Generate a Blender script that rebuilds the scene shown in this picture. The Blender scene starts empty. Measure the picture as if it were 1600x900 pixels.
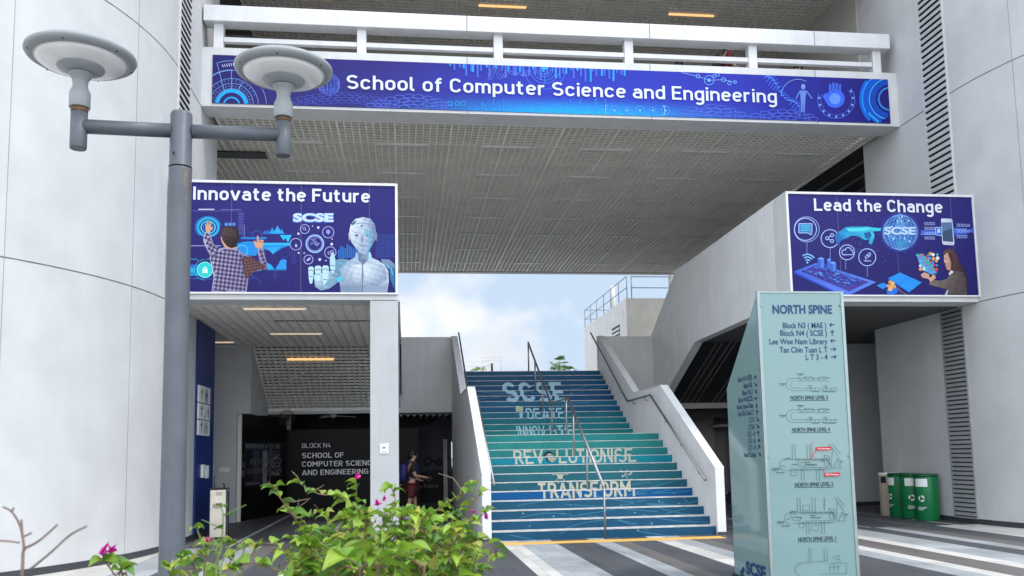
import bpy, bmesh, math, random
from mathutils import Vector, Matrix
random.seed(7)
R = math.radians
SC = bpy.context.scene
COL = SC.collection

# ------------------------------------------------------------------ camera
CAM_H = 1.5
def cam_axes(p, r, y):
    cy, sy = math.cos(y), math.sin(y)
    f = Vector((sy*math.cos(p), cy*math.cos(p), math.sin(p)))
    r0 = Vector((cy, -sy, 0)); u0 = r0.cross(f)
    return r0*math.cos(r)+u0*math.sin(r), -r0*math.sin(r)+u0*math.cos(r), f
cr, cu, cf = cam_axes(R(6.043), R(-1.0776), R(7.129))
cd = bpy.data.cameras.new('camera'); cam = bpy.data.objects.new('camera', cd); COL.objects.link(cam)
cam.matrix_world = Matrix(((cr.x, cu.x, -cf.x, 0), (cr.y, cu.y, -cf.y, 0), (cr.z, cu.z, -cf.z, CAM_H), (0, 0, 0, 1)))
cd.sensor_width = 36; cd.lens = 36*1355.4/1600; cd.shift_y = 116.9/1600
cd.clip_start = 0.05; cd.clip_end = 2000
cd.dof.use_dof = True; cd.dof.focus_distance = 14; cd.dof.aperture_fstop = 11
SC.camera = cam

# ------------------------------------------------------------------ sky and sun
SUN_EL, SUN_AZ = 55, 128           # azimuth clockwise from +Y: behind the camera and to its right
w = bpy.data.worlds.new('World'); SC.world = w; w.use_nodes = True
nt = w.node_tree; N = nt.nodes; L = nt.links; N.clear()
out = N.new('ShaderNodeOutputWorld'); bg = N.new('ShaderNodeBackground'); bg.inputs[1].default_value = 0.1
sky = N.new('ShaderNodeTexSky'); sky.sky_type = 'NISHITA'; sky.sun_disc = False
sky.sun_elevation = R(SUN_EL); sky.sun_rotation = R(SUN_AZ); sky.dust_density = 1.5; sky.air_density = 1.0
tc = N.new('ShaderNodeTexCoord')
mp = N.new('ShaderNodeMapping'); mp.inputs['Scale'].default_value = (1, 1, 1.5); mp.inputs['Location'].default_value = (6.42, 1.9, 7.48)
L.new(tc.outputs['Generated'], mp.inputs[0])
n1 = N.new('ShaderNodeTexNoise'); n1.inputs['Scale'].default_value = 2.6; n1.inputs['Detail'].default_value = 9; n1.inputs['Roughness'].default_value = .52
L.new(mp.outputs[0], n1.inputs[0])
rp = N.new('ShaderNodeValToRGB'); rp.color_ramp.elements[0].position = .46; rp.color_ramp.elements[1].position = .535
L.new(n1.outputs[0], rp.inputs[0])
n2 = N.new('ShaderNodeTexNoise'); n2.inputs['Scale'].default_value = 5; n2.inputs['Detail'].default_value = 6
L.new(mp.outputs[0], n2.inputs[0])
cc = N.new('ShaderNodeValToRGB'); cc.color_ramp.elements[0].color = (7.0, 7.3, 7.9, 1); cc.color_ramp.elements[1].color = (9.7, 9.8, 10.0, 1)
cc.color_ramp.elements[0].position = .35; cc.color_ramp.elements[1].position = .62
L.new(n2.outputs[0], cc.inputs[0])
hz = N.new('ShaderNodeMix'); hz.data_type = 'RGBA'; hz.inputs[0].default_value = .86; hz.inputs[7].default_value = (5.9, 7.3, 9.1, 1)
L.new(sky.outputs[0], hz.inputs[6])
mx = N.new('ShaderNodeMix'); mx.data_type = 'RGBA'
L.new(rp.outputs[0], mx.inputs[0]); L.new(hz.outputs[2], mx.inputs[6]); L.new(cc.outputs[0], mx.inputs[7])
sp_ = N.new('ShaderNodeSeparateXYZ'); L.new(tc.outputs['Generated'], sp_.inputs[0])
zr = N.new('ShaderNodeMapRange'); zr.inputs[1].default_value = 0.05; zr.inputs[2].default_value = 1.0; zr.inputs[3].default_value = .92; zr.inputs[4].default_value = 1.05; L.new(sp_.outputs[2], zr.inputs[0])
zm = N.new('ShaderNodeMix'); zm.data_type = 'RGBA'; zm.blend_type = 'MULTIPLY'; zm.inputs[0].default_value = 1; L.new(mx.outputs[2], zm.inputs[6]); L.new(zr.outputs[0], zm.inputs[7])
dt = N.new('ShaderNodeVectorMath'); dt.operation = 'DOT_PRODUCT'; L.new(tc.outputs['Generated'], dt.inputs[0]); dt.inputs[1].default_value = (.1, -.96, .25)
dr_ = N.new('ShaderNodeMapRange'); dr_.inputs[1].default_value = -.8; dr_.inputs[2].default_value = 1; dr_.inputs[3].default_value = .85; dr_.inputs[4].default_value = 2.3; L.new(dt.outputs['Value'], dr_.inputs[0])
zd = N.new('ShaderNodeMix'); zd.data_type = 'RGBA'; zd.blend_type = 'MULTIPLY'; zd.inputs[0].default_value = 1; L.new(zm.outputs[2], zd.inputs[6]); L.new(dr_.outputs[0], zd.inputs[7])
L.new(zd.outputs[2], bg.inputs[0]); L.new(bg.outputs[0], out.inputs[0])
sd = bpy.data.lights.new('sun', 'SUN'); sd.energy = 1.25; sd.angle = R(11); sd.color = (1, .965, .91)
so = bpy.data.objects.new('sun', sd); COL.objects.link(so)
sv = Vector((math.sin(R(SUN_AZ))*math.cos(R(SUN_EL)), math.cos(R(SUN_AZ))*math.cos(R(SUN_EL)), math.sin(R(SUN_EL))))
so.rotation_euler = sv.to_track_quat('Z', 'Y').to_euler(); so.location = (8, -12, 30)
SC.view_settings.view_transform = 'Standard'; SC.view_settings.look = 'None'
SC.view_settings.exposure = 0.5; SC.view_settings.gamma = 1
SC.render.engine = 'CYCLES'
SC.cycles.max_bounces = 9; SC.cycles.diffuse_bounces = 7; SC.cycles.glossy_bounces = 3; SC.cycles.transmission_bounces = 4
SC.cycles.use_denoising = True; SC.cycles.sample_clamp_indirect = 6
try: SC.cycles.denoiser = 'OPENIMAGEDENOISE'
except Exception: pass

# ------------------------------------------------------------------ materials
def s2l(c): c = c/255; return c/12.92 if c <= .04045 else ((c+.055)/1.055)**2.4
def rgb(r, g, b, k=1): return (s2l(r)*k, s2l(g)*k, s2l(b)*k)
def new_mat(name):
    m = bpy.data.materials.new(name); m.use_nodes = True
    return m, m.node_tree.nodes, m.node_tree.links, m.node_tree.nodes['Principled BSDF']
def mat(name, c, rough=.6, metal=0, var=.08, scale=6, bump=0, bscale=60, spec=.4, streak=0, detail=5):
    m, n, l, p = new_mat(name)
    tc = n.new('ShaderNodeTexCoord')
    nz = n.new('ShaderNodeTexNoise'); nz.inputs['Scale'].default_value = scale; nz.inputs['Detail'].default_value = detail
    l.new(tc.outputs['Object'], nz.inputs[0])
    rp = n.new('ShaderNodeValToRGB')
    rp.color_ramp.elements[0].position = .3; rp.color_ramp.elements[1].position = .7
    rp.color_ramp.elements[0].color = (*[x*(1-var) for x in c], 1); rp.color_ramp.elements[1].color = (*[min(1, x*(1+var)) for x in c], 1)
    l.new(nz.outputs[0], rp.inputs[0]); src = rp.outputs[0]
    if streak:
        mp = n.new('ShaderNodeMapping'); mp.inputs['Scale'].default_value = (3.2, 3.2, .22); l.new(tc.outputs['Object'], mp.inputs[0])
        n3 = n.new('ShaderNodeTexNoise'); n3.inputs['Scale'].default_value = 1.6; n3.inputs['Detail'].default_value = 7; n3.inputs['Roughness'].default_value = .65
        l.new(mp.outputs[0], n3.inputs[0])
        r3 = n.new('ShaderNodeValToRGB'); r3.color_ramp.elements[0].position = .42; r3.color_ramp.elements[1].position = .72
        r3.color_ramp.elements[0].color = (1, 1, 1, 1); r3.color_ramp.elements[1].color = (1-streak, 1-streak*.95, 1-streak*.9, 1)
        l.new(n3.outputs[0], r3.inputs[0])
        mm = n.new('ShaderNodeMix'); mm.data_type = 'RGBA'; mm.blend_type = 'MULTIPLY'; mm.inputs[0].default_value = 1
        l.new(src, mm.inputs[6]); l.new(r3.outputs[0], mm.inputs[7]); src = mm.outputs[2]
    l.new(src, p.inputs['Base Color'])
    p.inputs['Roughness'].default_value = rough; p.inputs['Metallic'].default_value = metal
    p.inputs['Specular IOR Level'].default_value = spec
    if bump:
        nb = n.new('ShaderNodeTexNoise'); nb.inputs['Scale'].default_value = bscale; nb.inputs['Detail'].default_value = 4
        l.new(tc.outputs['Object'], nb.inputs[0])
        b = n.new('ShaderNodeBump'); b.inputs['Strength'].default_value = bump; b.inputs['Distance'].default_value = .02
        l.new(nb.outputs[0], b.inputs['Height']); l.new(b.outputs[0], p.inputs['Normal'])
    return m
def glow(name, c, strength):
    m, n, l, p = new_mat(name)
    nz = n.new('ShaderNodeTexNoise'); nz.inputs['Scale'].default_value = 3
    p.inputs['Base Color'].default_value = (*c, 1); p.inputs['Emission Color'].default_value = (*c, 1)
    mr = n.new('ShaderNodeMapRange'); mr.inputs[3].default_value = strength*.9; mr.inputs[4].default_value = strength*1.1
    l.new(nz.outputs[0], mr.inputs[0]); l.new(mr.outputs[0], p.inputs['Emission Strength'])
    return m
def print_mat(name, rough=.5, spec=.16):
    m, n, l, p = new_mat(name)
    a = n.new('ShaderNodeVertexColor'); a.layer_name = 'ink'
    tc = n.new('ShaderNodeTexCoord'); nz = n.new('ShaderNodeTexNoise'); nz.inputs['Scale'].default_value = 2.2; nz.inputs['Detail'].default_value = 4
    l.new(tc.outputs['Object'], nz.inputs[0])
    mr = n.new('ShaderNodeMapRange'); mr.inputs[3].default_value = .68; mr.inputs[4].default_value = .84; l.new(nz.outputs[0], mr.inputs[0])
    mm = n.new('ShaderNodeMix'); mm.data_type = 'RGBA'; mm.blend_type = 'MULTIPLY'; mm.inputs[0].default_value = 1
    l.new(a.outputs[0], mm.inputs[6]); l.new(mr.outputs[0], mm.inputs[7]); l.new(mm.outputs[2], p.inputs['Base Color'])
    p.inputs['Roughness'].default_value = rough; p.inputs['Specular IOR Level'].default_value = spec
    return m
M = dict(
    wall=mat('white_painted_render', (.525, .53, .53), .75, var=.065, scale=1.5, bump=.22, bscale=7, streak=.03, detail=9),
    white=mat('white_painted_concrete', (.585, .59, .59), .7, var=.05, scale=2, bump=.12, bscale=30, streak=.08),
    cap=mat('bright_white_coping', (.66, .66, .67), .65, var=.04, scale=3, bump=.1, bscale=30, streak=.1),
    grey=mat('grey_painted_concrete', (.50, .505, .51), .75, var=.06, scale=1.4, bump=.15, bscale=40, streak=.1),
    beige=mat('beige_painted_panel', (.42, .41, .38), .7, var=.05, scale=2, bump=.1),
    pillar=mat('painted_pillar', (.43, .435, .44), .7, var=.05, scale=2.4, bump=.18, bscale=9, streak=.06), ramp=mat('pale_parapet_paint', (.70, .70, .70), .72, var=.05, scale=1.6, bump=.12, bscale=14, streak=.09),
    jointv=mat('pale_joint_sealant', (.27, .28, .29), .8, var=.2, scale=2),
    skirt=mat('dark_granite_skirting', (.045, .047, .055), .4, var=.3, scale=30),
    joint=mat('joint_sealant', (.14, .15, .165), .8, var=.1),
    lattice=mat('lattice_metal', (.76, .74, .68), .55, var=.06, scale=3),
    sofgrid=mat('soffit_grid_metal', (.82, .79, .71), .6, var=.06, scale=1.2),
    voiddark=mat('dark_ceiling_void', (.03, .03, .03), .9, var=.2),
    latdark=mat('ceiling_void', (.16, .157, .147), .9, var=.2),
    ceilpan=mat('ceiling_panel', (.62, .615, .60), .7, var=.05),
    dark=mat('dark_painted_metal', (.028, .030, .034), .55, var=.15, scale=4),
    darker=mat('black_panel', (.006, .006, .007), .35, var=.2, spec=.12),
    steel=mat('brushed_steel', (.30, .30, .305), .42, metal=1, var=.1, scale=25),
    satin=mat('dull_stainless_sheet', (.60, .56, .48), .38, metal=1, var=.12, scale=5),
    pole=mat('grey_painted_pole', (.098, .108, .127), .45, var=.10, scale=5, bump=.12, bscale=45, streak=.18),
    lamp=mat('pale_grey_lamp_paint', (.27, .29, .295), .42, var=.07, scale=6),
    rust=mat('rusty_steel', (.13, .075, .045), .8, var=.5, scale=18),
    black=mat('black_rubber', (.012, .012, .013), .6, var=.2),
    blue=mat('deep_blue_paint', (.006, .030, .17), .45, var=.12, scale=3),
    hazy=mat('haze_paled_rail', (.34, .36, .38), .6, var=.1),  # for the far rails: distance haze put into a paler colour
    blade=mat('pale_louvre_blade', (.46, .47, .48), .6, var=.05), vent=mat('grey_louvre_blade', (.27, .28, .28), .6, var=.07),
    tread=mat('pale_stair_nosing', (.52, .505, .49), .7, var=.28, scale=7, bump=.1),
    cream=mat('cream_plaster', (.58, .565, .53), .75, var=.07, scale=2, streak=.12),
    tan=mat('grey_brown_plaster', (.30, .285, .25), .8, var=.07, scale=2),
    soil=mat('planter_soil', (.05, .035, .024), .95, var=.4, scale=20, bump=.6, bscale=30),
    green=mat('glossy_green_plastic', (.004, .155, .048), .36, var=.1, scale=4),
    greend=mat('dark_green_plastic', (.003, .075, .025), .45, var=.1, scale=4),
    beigebin=mat('beige_plastic', (.42, .35, .28), .5, var=.07, scale=4),
    sticker=mat('white_sticker', (.75, .77, .76), .5, var=.05),
    yellow=mat('yellow_tactile_tile', (.68, .40, .09), .75, var=.1, scale=9),
    skin=mat('skin', (.46, .27, .19), .55, var=.06, scale=8),
    hair=mat('black_hair', (.008, .007, .007), .5, var=.3, scale=40),
    shirtb=mat('black_cotton', (.012, .012, .014), .85, var=.2, scale=30),
    shirtr=mat('dark_red_cotton', (.12, .006, .012), .8, var=.25, scale=30),
    maroon=mat('maroon_cotton', (.10, .016, .022), .85, var=.2, scale=30),
    navy=mat('navy_nylon', (.012, .02, .11), .65, var=.25, scale=20),
    shoe=mat('pale_shoe_fabric', (.5, .48, .55), .7, var=.1),
    twig=mat('brown_twig_bark', (.16, .10, .065), .8, var=.3, scale=60),
    drytwig=mat('dry_grey_twig_bark', (.20, .145, .115), .85, var=.25, scale=60),
    greenstem=mat('green_stem', (.14, .20, .06), .6, var=.2, scale=40),
    lit=glow('warm_lit_tube', (1.0, .58, .25), .68),
    litsoft=glow('dim_warm_tube', (1.0, .80, .60), .36),
    unlit=mat('unlit_tube', (.62, .62, .60), .4, var=.03),
    ink=print_mat('printed_vinyl'),
    mural=print_mat('mural_paint', .42),
    white_letter=mat('white_cut_vinyl', (.58, .62, .70), .5, var=.03),
    grey_letter=mat('grey_cut_letters', (.78, .78, .78), .5, var=.05),
    dim_letter=mat('dim_grey_letters', (.11, .115, .13), .6, var=.1),
    navy_letter=mat('navy_cut_vinyl', (.008, .045, .13), .5, var=.05),
    line_ink=mat('dark_line_ink', (.02, .045, .06), .6, var=.1),
    red_ink=mat('red_ink', (.62, .03, .04), .5, var=.05),
    palm=mat('palm_leaf', (.085, .17, .03), .5, var=.35, scale=8),
    bark=mat('palm_bark', (.16, .12, .085), .9, var=.3, scale=15),
)
def glassy(name, c, rough, alpha_noise=.0):
    m, n, l, p = new_mat(name)
    tc = n.new('ShaderNodeTexCoord'); nz = n.new('ShaderNodeTexNoise'); nz.inputs['Scale'].default_value = 1.2; l.new(tc.outputs['Object'], nz.inputs[0])
    rp = n.new('ShaderNodeValToRGB'); rp.color_ramp.elements[0].color = (*[x*.94 for x in c], 1); rp.color_ramp.elements[1].color = (*[x*1.05 for x in c], 1)
    l.new(nz.outputs[0], rp.inputs[0]); l.new(rp.outputs[0], p.inputs['Base Color'])
    p.inputs['Roughness'].default_value = rough; p.inputs['Specular IOR Level'].default_value = .6
    p.inputs['Coat Weight'].default_value = .7; p.inputs['Coat Roughness'].default_value = .05
    return m
M['frost'] = glassy('frosted_green_glass', (.155, .265, .258), .45)
M['darkglass'] = glassy('black_tinted_glass', (.008, .009, .011), .12)
M['lampglass'] = glassy('milky_lamp_plastic', (.84, .82, .80), .4)
def leafmat(name, trans):
    m, n, l, p = new_mat(name)
    a = n.new('ShaderNodeVertexColor'); a.layer_name = 'ink'
    tc = n.new('ShaderNodeTexCoord'); nz = n.new('ShaderNodeTexNoise'); nz.inputs['Scale'].default_value = 60; l.new(tc.outputs['Object'], nz.inputs[0])
    mr = n.new('ShaderNodeMapRange'); mr.inputs[3].default_value = .75; mr.inputs[4].default_value = 1.25; l.new(nz.outputs[0], mr.inputs[0])
    mm = n.new('ShaderNodeMix'); mm.data_type = 'RGBA'; mm.blend_type = 'MULTIPLY'; mm.inputs[0].default_value = 1
    l.new(a.outputs[0], mm.inputs[6]); l.new(mr.outputs[0], mm.inputs[7]); l.new(mm.outputs[2], p.inputs['Base Color'])
    p.inputs['Roughness'].default_value = .42; p.inputs['Specular IOR Level'].default_value = .45
    t = n.new('ShaderNodeBsdfTranslucent'); l.new(mm.outputs[2], t.inputs[0])
    ms = n.new('ShaderNodeMixShader'); ms.inputs[0].default_value = trans
    o = n['Material Output']; l.new(p.outputs[0], ms.inputs[1]); l.new(t.outputs[0], ms.inputs[2]); l.new(ms.outputs[0], o.inputs[0])
    return m
M['leaf'] = leafmat('bougainvillea_leaf', .35); M['bract'] = leafmat('magenta_bract', .3)

def paving():
    m, n, l, p = new_mat('striped_granite_paving')
    tc = n.new('ShaderNodeTexCoord'); sx = n.new('ShaderNodeSeparateXYZ'); l.new(tc.outputs['Object'], sx.inputs[0])
    def math_(op, a, b=None, c=None):
        k = n.new('ShaderNodeMath'); k.operation = op
        for i, v in enumerate((a, b, c)):
            if v is None: continue
            if isinstance(v, (int, float)): k.inputs[i].default_value = v
            else: l.new(v, k.inputs[i])
        return k.outputs[0]
    D, T, G, W = (.062, .063, .071), (.125, .112, .105), (.32, .332, .342), (.53, .51, .468)
    def ramp(stops, x0, x1, fac):
        r = n.new('ShaderNodeValToRGB'); cr_ = r.color_ramp; cr_.interpolation = 'CONSTANT'
        for i, (x, c) in enumerate(stops):
            t = (x-x0)/(x1-x0)
            e = cr_.elements[i] if i < 2 else cr_.elements.new(t)
            e.position = t; e.color = (*c, 1)
        l.new(fac, r.inputs[0]); return r.outputs[0]
    st = [(-4.3, W), (-3.95, G), (-3.4, D), (-2.8, G), (-2.5, T), (-2.2, D), (-1.64, W), (-1.34, G), (-1.04, D), (-.44, G), (-.14, T), (.16, D), (1.62, W), (1.92, G), (2.52, D), (3.13, G), (3.42, T), (3.72, D), (4.24, W), (4.54, G), (4.84, T), (5.14, D), (6.34, G), (6.69, W), (6.94, T), (7.51, W), (7.76, G), (8.36, D), (8.81, G), (9.1, T), (9.42, D), (10.04, W)]
    x01 = math_('FRACT', math_('DIVIDE', math_('ADD', sx.outputs[0], 4.3+15.2*20), 15.2))
    c1 = ramp(st, -4.3, 10.9, x01)
    st2 = [(0, D), (.9, (.30, .31, .33)), (.98, D), (1.9, (.12, .12, .125)), (2.02, D), (2.7, (.42, .42, .43)), (2.78, D)]
    x02 = math_('FRACT', math_('DIVIDE', math_('ADD', sx.outputs[0], 60.2), 3.4))
    c2 = ramp(st2, 0, 3.4, x02)
    zone = math_('GREATER_THAN', sx.outputs[1], 15.72)
    mz = n.new('ShaderNodeMix'); mz.data_type = 'RGBA'; l.new(zone, mz.inputs[0]); l.new(c1, mz.inputs[6]); l.new(c2, mz.inputs[7])
    # fine tile joints, 0.3 x 0.6 m
    gx = math_('LESS_THAN', math_('FRACT', math_('DIVIDE', math_('ADD', sx.outputs[0], 60.02), .3)), .022)
    row = math_('FLOOR', math_('DIVIDE', math_('ADD', sx.outputs[0], 60.02), .3))
    off = math_('MULTIPLY', math_('FRACT', math_('MULTIPLY', row, .37)), .6)
    ycoord = math_('DIVIDE', math_('ADD', math_('ADD', sx.outputs[1], 60), off), .6)
    gy = math_('LESS_THAN', math_('FRACT', ycoord), .016)
    g = math_('MAXIMUM', gx, gy)
    # tone of each tile
    cmb = n.new('ShaderNodeCombineXYZ'); l.new(row, cmb.inputs[0]); l.new(math_('FLOOR', ycoord), cmb.inputs[1])
    wn = n.new('ShaderNodeTexWhiteNoise'); wn.noise_dimensions = '2D'; l.new(cmb.outputs[0], wn.inputs[0])
    nz = n.new('ShaderNodeTexNoise'); nz.inputs['Scale'].default_value = 1.1; nz.inputs['Detail'].default_value = 8; nz.inputs['Roughness'].default_value = .65; l.new(tc.outputs['Object'], nz.inputs[0])
    tone = math_('ADD', math_('MULTIPLY', wn.outputs[0], .26), math_('MULTIPLY', nz.outputs[0], .85)); tone = math_('ADD', tone, .44)
    mt = n.new('ShaderNodeMix'); mt.data_type = 'RGBA'; mt.blend_type = 'MULTIPLY'; mt.inputs[0].default_value = 1; l.new(mz.outputs[2], mt.inputs[6]); l.new(tone, mt.inputs[7])
    mg = n.new('ShaderNodeMix'); mg.data_type = 'RGBA'; l.new(math_('MULTIPLY', g, .6), mg.inputs[0]); l.new(mt.outputs[2], mg.inputs[6]); mg.inputs[7].default_value = (.15, .15, .155, 1)
    l.new(mg.outputs[2], p.inputs['Base Color'])
    rr = n.new('ShaderNodeMapRange'); rr.inputs[3].default_value = .42; rr.inputs[4].default_value = .75; l.new(nz.outputs[0], rr.inputs[0]); l.new(rr.outputs[0], p.inputs['Roughness'])
    b = n.new('ShaderNodeBump'); b.inputs['Strength'].default_value = .25; b.inputs['Distance'].default_value = .004; b.invert = True; l.new(g, b.inputs['Height']); l.new(b.outputs[0], p.inputs['Normal'])
    return m
M['paving'] = paving()

# ------------------------------------------------------------------ mesh helpers
class MB:
    def __init__(s): s.v = []; s.f = []; s.c = []; s.smooth = set()
    def face(s, pts, col=None, smooth=False):
        i = len(s.v); s.v += [tuple(p) for p in pts]; s.f.append(tuple(range(i, i+len(pts)))); s.c.append(col)
        if smooth: s.smooth.add(len(s.f)-1)
    def box(s, x0, x1, y0, y1, z0, z1, col=None):
        i = len(s.v)
        s.v += [(x0, y0, z0), (x1, y0, z0), (x1, y1, z0), (x0, y1, z0), (x0, y0, z1), (x1, y0, z1), (x1, y1, z1), (x0, y1, z1)]
        for q in ((3, 2, 1, 0), (4, 5, 6, 7), (0, 1, 5, 4), (1, 2, 6, 5), (2, 3, 7, 6), (3, 0, 4, 7)):
            s.f.append(tuple(i+k for k in q)); s.c.append(col)
        return s
    def prism(s, poly, axis, a, b, col=None):
        """poly: 2-D points; axis 0: (y,z) swept in x; 1: (x,z) swept in y; 2: (x,y) swept in z"""
        def P(q, t): return {0: (t, q[0], q[1]), 1: (q[0], t, q[1]), 2: (q[0], q[1], t)}[axis]
        n = len(poly); i = len(s.v)
        s.v += [P(q, a) for q in poly]+[P(q, b) for q in poly]
        s.f.append(tuple(i+k for k in range(n))); s.c.append(col); s.f.append(tuple(i+n+k for k in reversed(range(n)))); s.c.append(col)
        for k in range(n):
            k2 = (k+1) % n; s.f.append((i+k, i+n+k, i+n+k2, i+k2)); s.c.append(col)
        return s
    def tube(s, pts, r, seg=10, cap=True, col=None):
        pts = [Vector(p) for p in pts]; rs = r if isinstance(r, (list, tuple)) else [r]*len(pts)
        rings = []; prev = None
        for k, p in enumerate(pts):
            d = (pts[min(k+1, len(pts)-1)]-pts[max(k-1, 0)]).normalized()
            if prev is None:
                a = d.cross(Vector((0, 0, 1)));  a = d.cross(Vector((1, 0, 0))) if a.length < .05 else a
            else: a = prev-d*prev.dot(d)
            a.normalize(); prev = a; b = d.cross(a)
            i = len(s.v); s.v += [tuple(p+(a*math.cos(2*math.pi*q/seg)+b*math.sin(2*math.pi*q/seg))*rs[k]) for q in range(seg)]; rings.append(i)
        for k in range(len(rings)-1):
            for q in range(seg):
                q2 = (q+1) % seg; s.f.append((rings[k]+q, rings[k]+q2, rings[k+1]+q2, rings[k+1]+q)); s.c.append(col); s.smooth.add(len(s.f)-1)
        if cap:
            s.f.append(tuple(rings[0]+q for q in reversed(range(seg)))); s.c.append(col); s.f.append(tuple(rings[-1]+q for q in range(seg))); s.c.append(col)
        return s
    def lathe(s, prof, c=(0, 0, 0), seg=48, smooth=True, col=None):
        rings = []
        for r, z in prof:
            i = len(s.v); s.v += [(c[0]+r*math.cos(2*math.pi*q/seg), c[1]+r*math.sin(2*math.pi*q/seg), c[2]+z) for q in range(seg)]; rings.append(i)
        for k in range(len(rings)-1):
            for q in range(seg):
                q2 = (q+1) % seg; s.f.append((rings[k]+q, rings[k]+q2, rings[k+1]+q2, rings[k+1]+q)); s.c.append(col)
                if smooth: s.smooth.add(len(s.f)-1)
        if prof[0][0] > 1e-4: s.f.append(tuple(rings[0]+q for q in reversed(range(seg)))); s.c.append(col)
        if prof[-1][0] > 1e-4: s.f.append(tuple(rings[-1]+q for q in range(seg))); s.c.append(col)
        return s
    def ell(s, c, r, seg=16, rings=10, col=None):
        prof = [(max(1e-5, math.sin(math.pi*k/rings)), -math.cos(math.pi*k/rings)) for k in range(rings+1)]
        i0 = len(s.v); s.lathe(prof, seg=seg, col=col)
        for i in range(i0, len(s.v)):
            x, y, z = s.v[i]; s.v[i] = (c[0]+x*r[0], c[1]+y*r[1], c[2]+z*r[2])
        return s
    def build(s, name, m, parent=None, bevel=0, loc=None, fix=True):
        me = bpy.data.meshes.new(name); me.from_pydata(s.v, [], s.f); me.update()
        if any(c is not None for c in s.c):
            at = me.color_attributes.new('ink', 'FLOAT_COLOR', 'CORNER'); buf = []
            for pol, c in zip(me.polygons, s.c):
                if c and isinstance(c[0], (tuple, list)):
                    for k in range(pol.loop_total): buf += [*c[k][:3], 1]
                else: buf += [*(c or (.5, .5, .5))[:3], 1]*pol.loop_total
            at.data.foreach_set('color', buf)
        for i in s.smooth: me.polygons[i].use_smooth = True
        if fix:
            bm = bmesh.new(); bm.from_mesh(me); bmesh.ops.recalc_face_normals(bm, faces=bm.faces); bm.to_mesh(me); bm.free()
        me.materials.append(m)
        o = bpy.data.objects.new(name, me); COL.objects.link(o)
        if parent: o.parent = parent
        if loc: o.location = loc
        if bevel:
            b = o.modifiers.new('b', 'BEVEL'); b.width = bevel; b.segments = 2; b.limit_method = 'ANGLE'
        return o
def tag(o, label=None, cat=None, group=None, kind=None):
    for k, v in (('label', label), ('category', cat), ('group', group), ('kind', kind)):
        if v: o[k] = v
    return o
def thing(name, label, cat, loc=(0, 0, 0), group=None, rz=0):
    o = bpy.data.objects.new(name, None); COL.objects.link(o); o.location = loc; o.rotation_euler = (0, 0, rz); o.empty_display_size = .2
    return tag(o, label, cat, group)
def copy_tree(o, parent=None):
    c = o.copy(); COL.objects.link(c); c.parent = parent
    for ch in list(o.children): copy_tree(ch, c)
    return c
def box(name, m, parent, *a, bevel=0): return MB().box(*a).build(name, m, parent, bevel)

# ---- flat printed work: text and drawn shapes on a plane (o + u*U + v*V, lifted along Nn)
class Plane:
    def __init__(s, o, U, V, Nn): s.o, s.U, s.V, s.N = Vector(o), Vector(U), Vector(V), Vector(Nn)
    def p(s, u, v, h=0): return s.o+s.U*u+s.V*v+s.N*h
FRONT = lambda y: Plane((0, y, 0), (1, 0, 0), (0, 0, 1), (0, -1, 0))
_tc = {}
def text_tris(body, bold=.0):
    k = (body, bold)
    if k in _tc: return _tc[k]
    c = bpy.data.curves.new('lettering', 'FONT'); c.body = body; c.offset = bold; c.resolution_u = 4
    o = bpy.data.objects.new('lettering', c); me = bpy.data.meshes.new_from_object(o); me.calc_loop_triangles()
    V = [v.co.copy() for v in me.vertices]; T = [[(V[i].x, V[i].y) for i in t.vertices] for t in me.loop_triangles]
    bpy.data.objects.remove(o); bpy.data.curves.remove(c); bpy.data.meshes.remove(me)
    _tc[k] = T; return T
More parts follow.
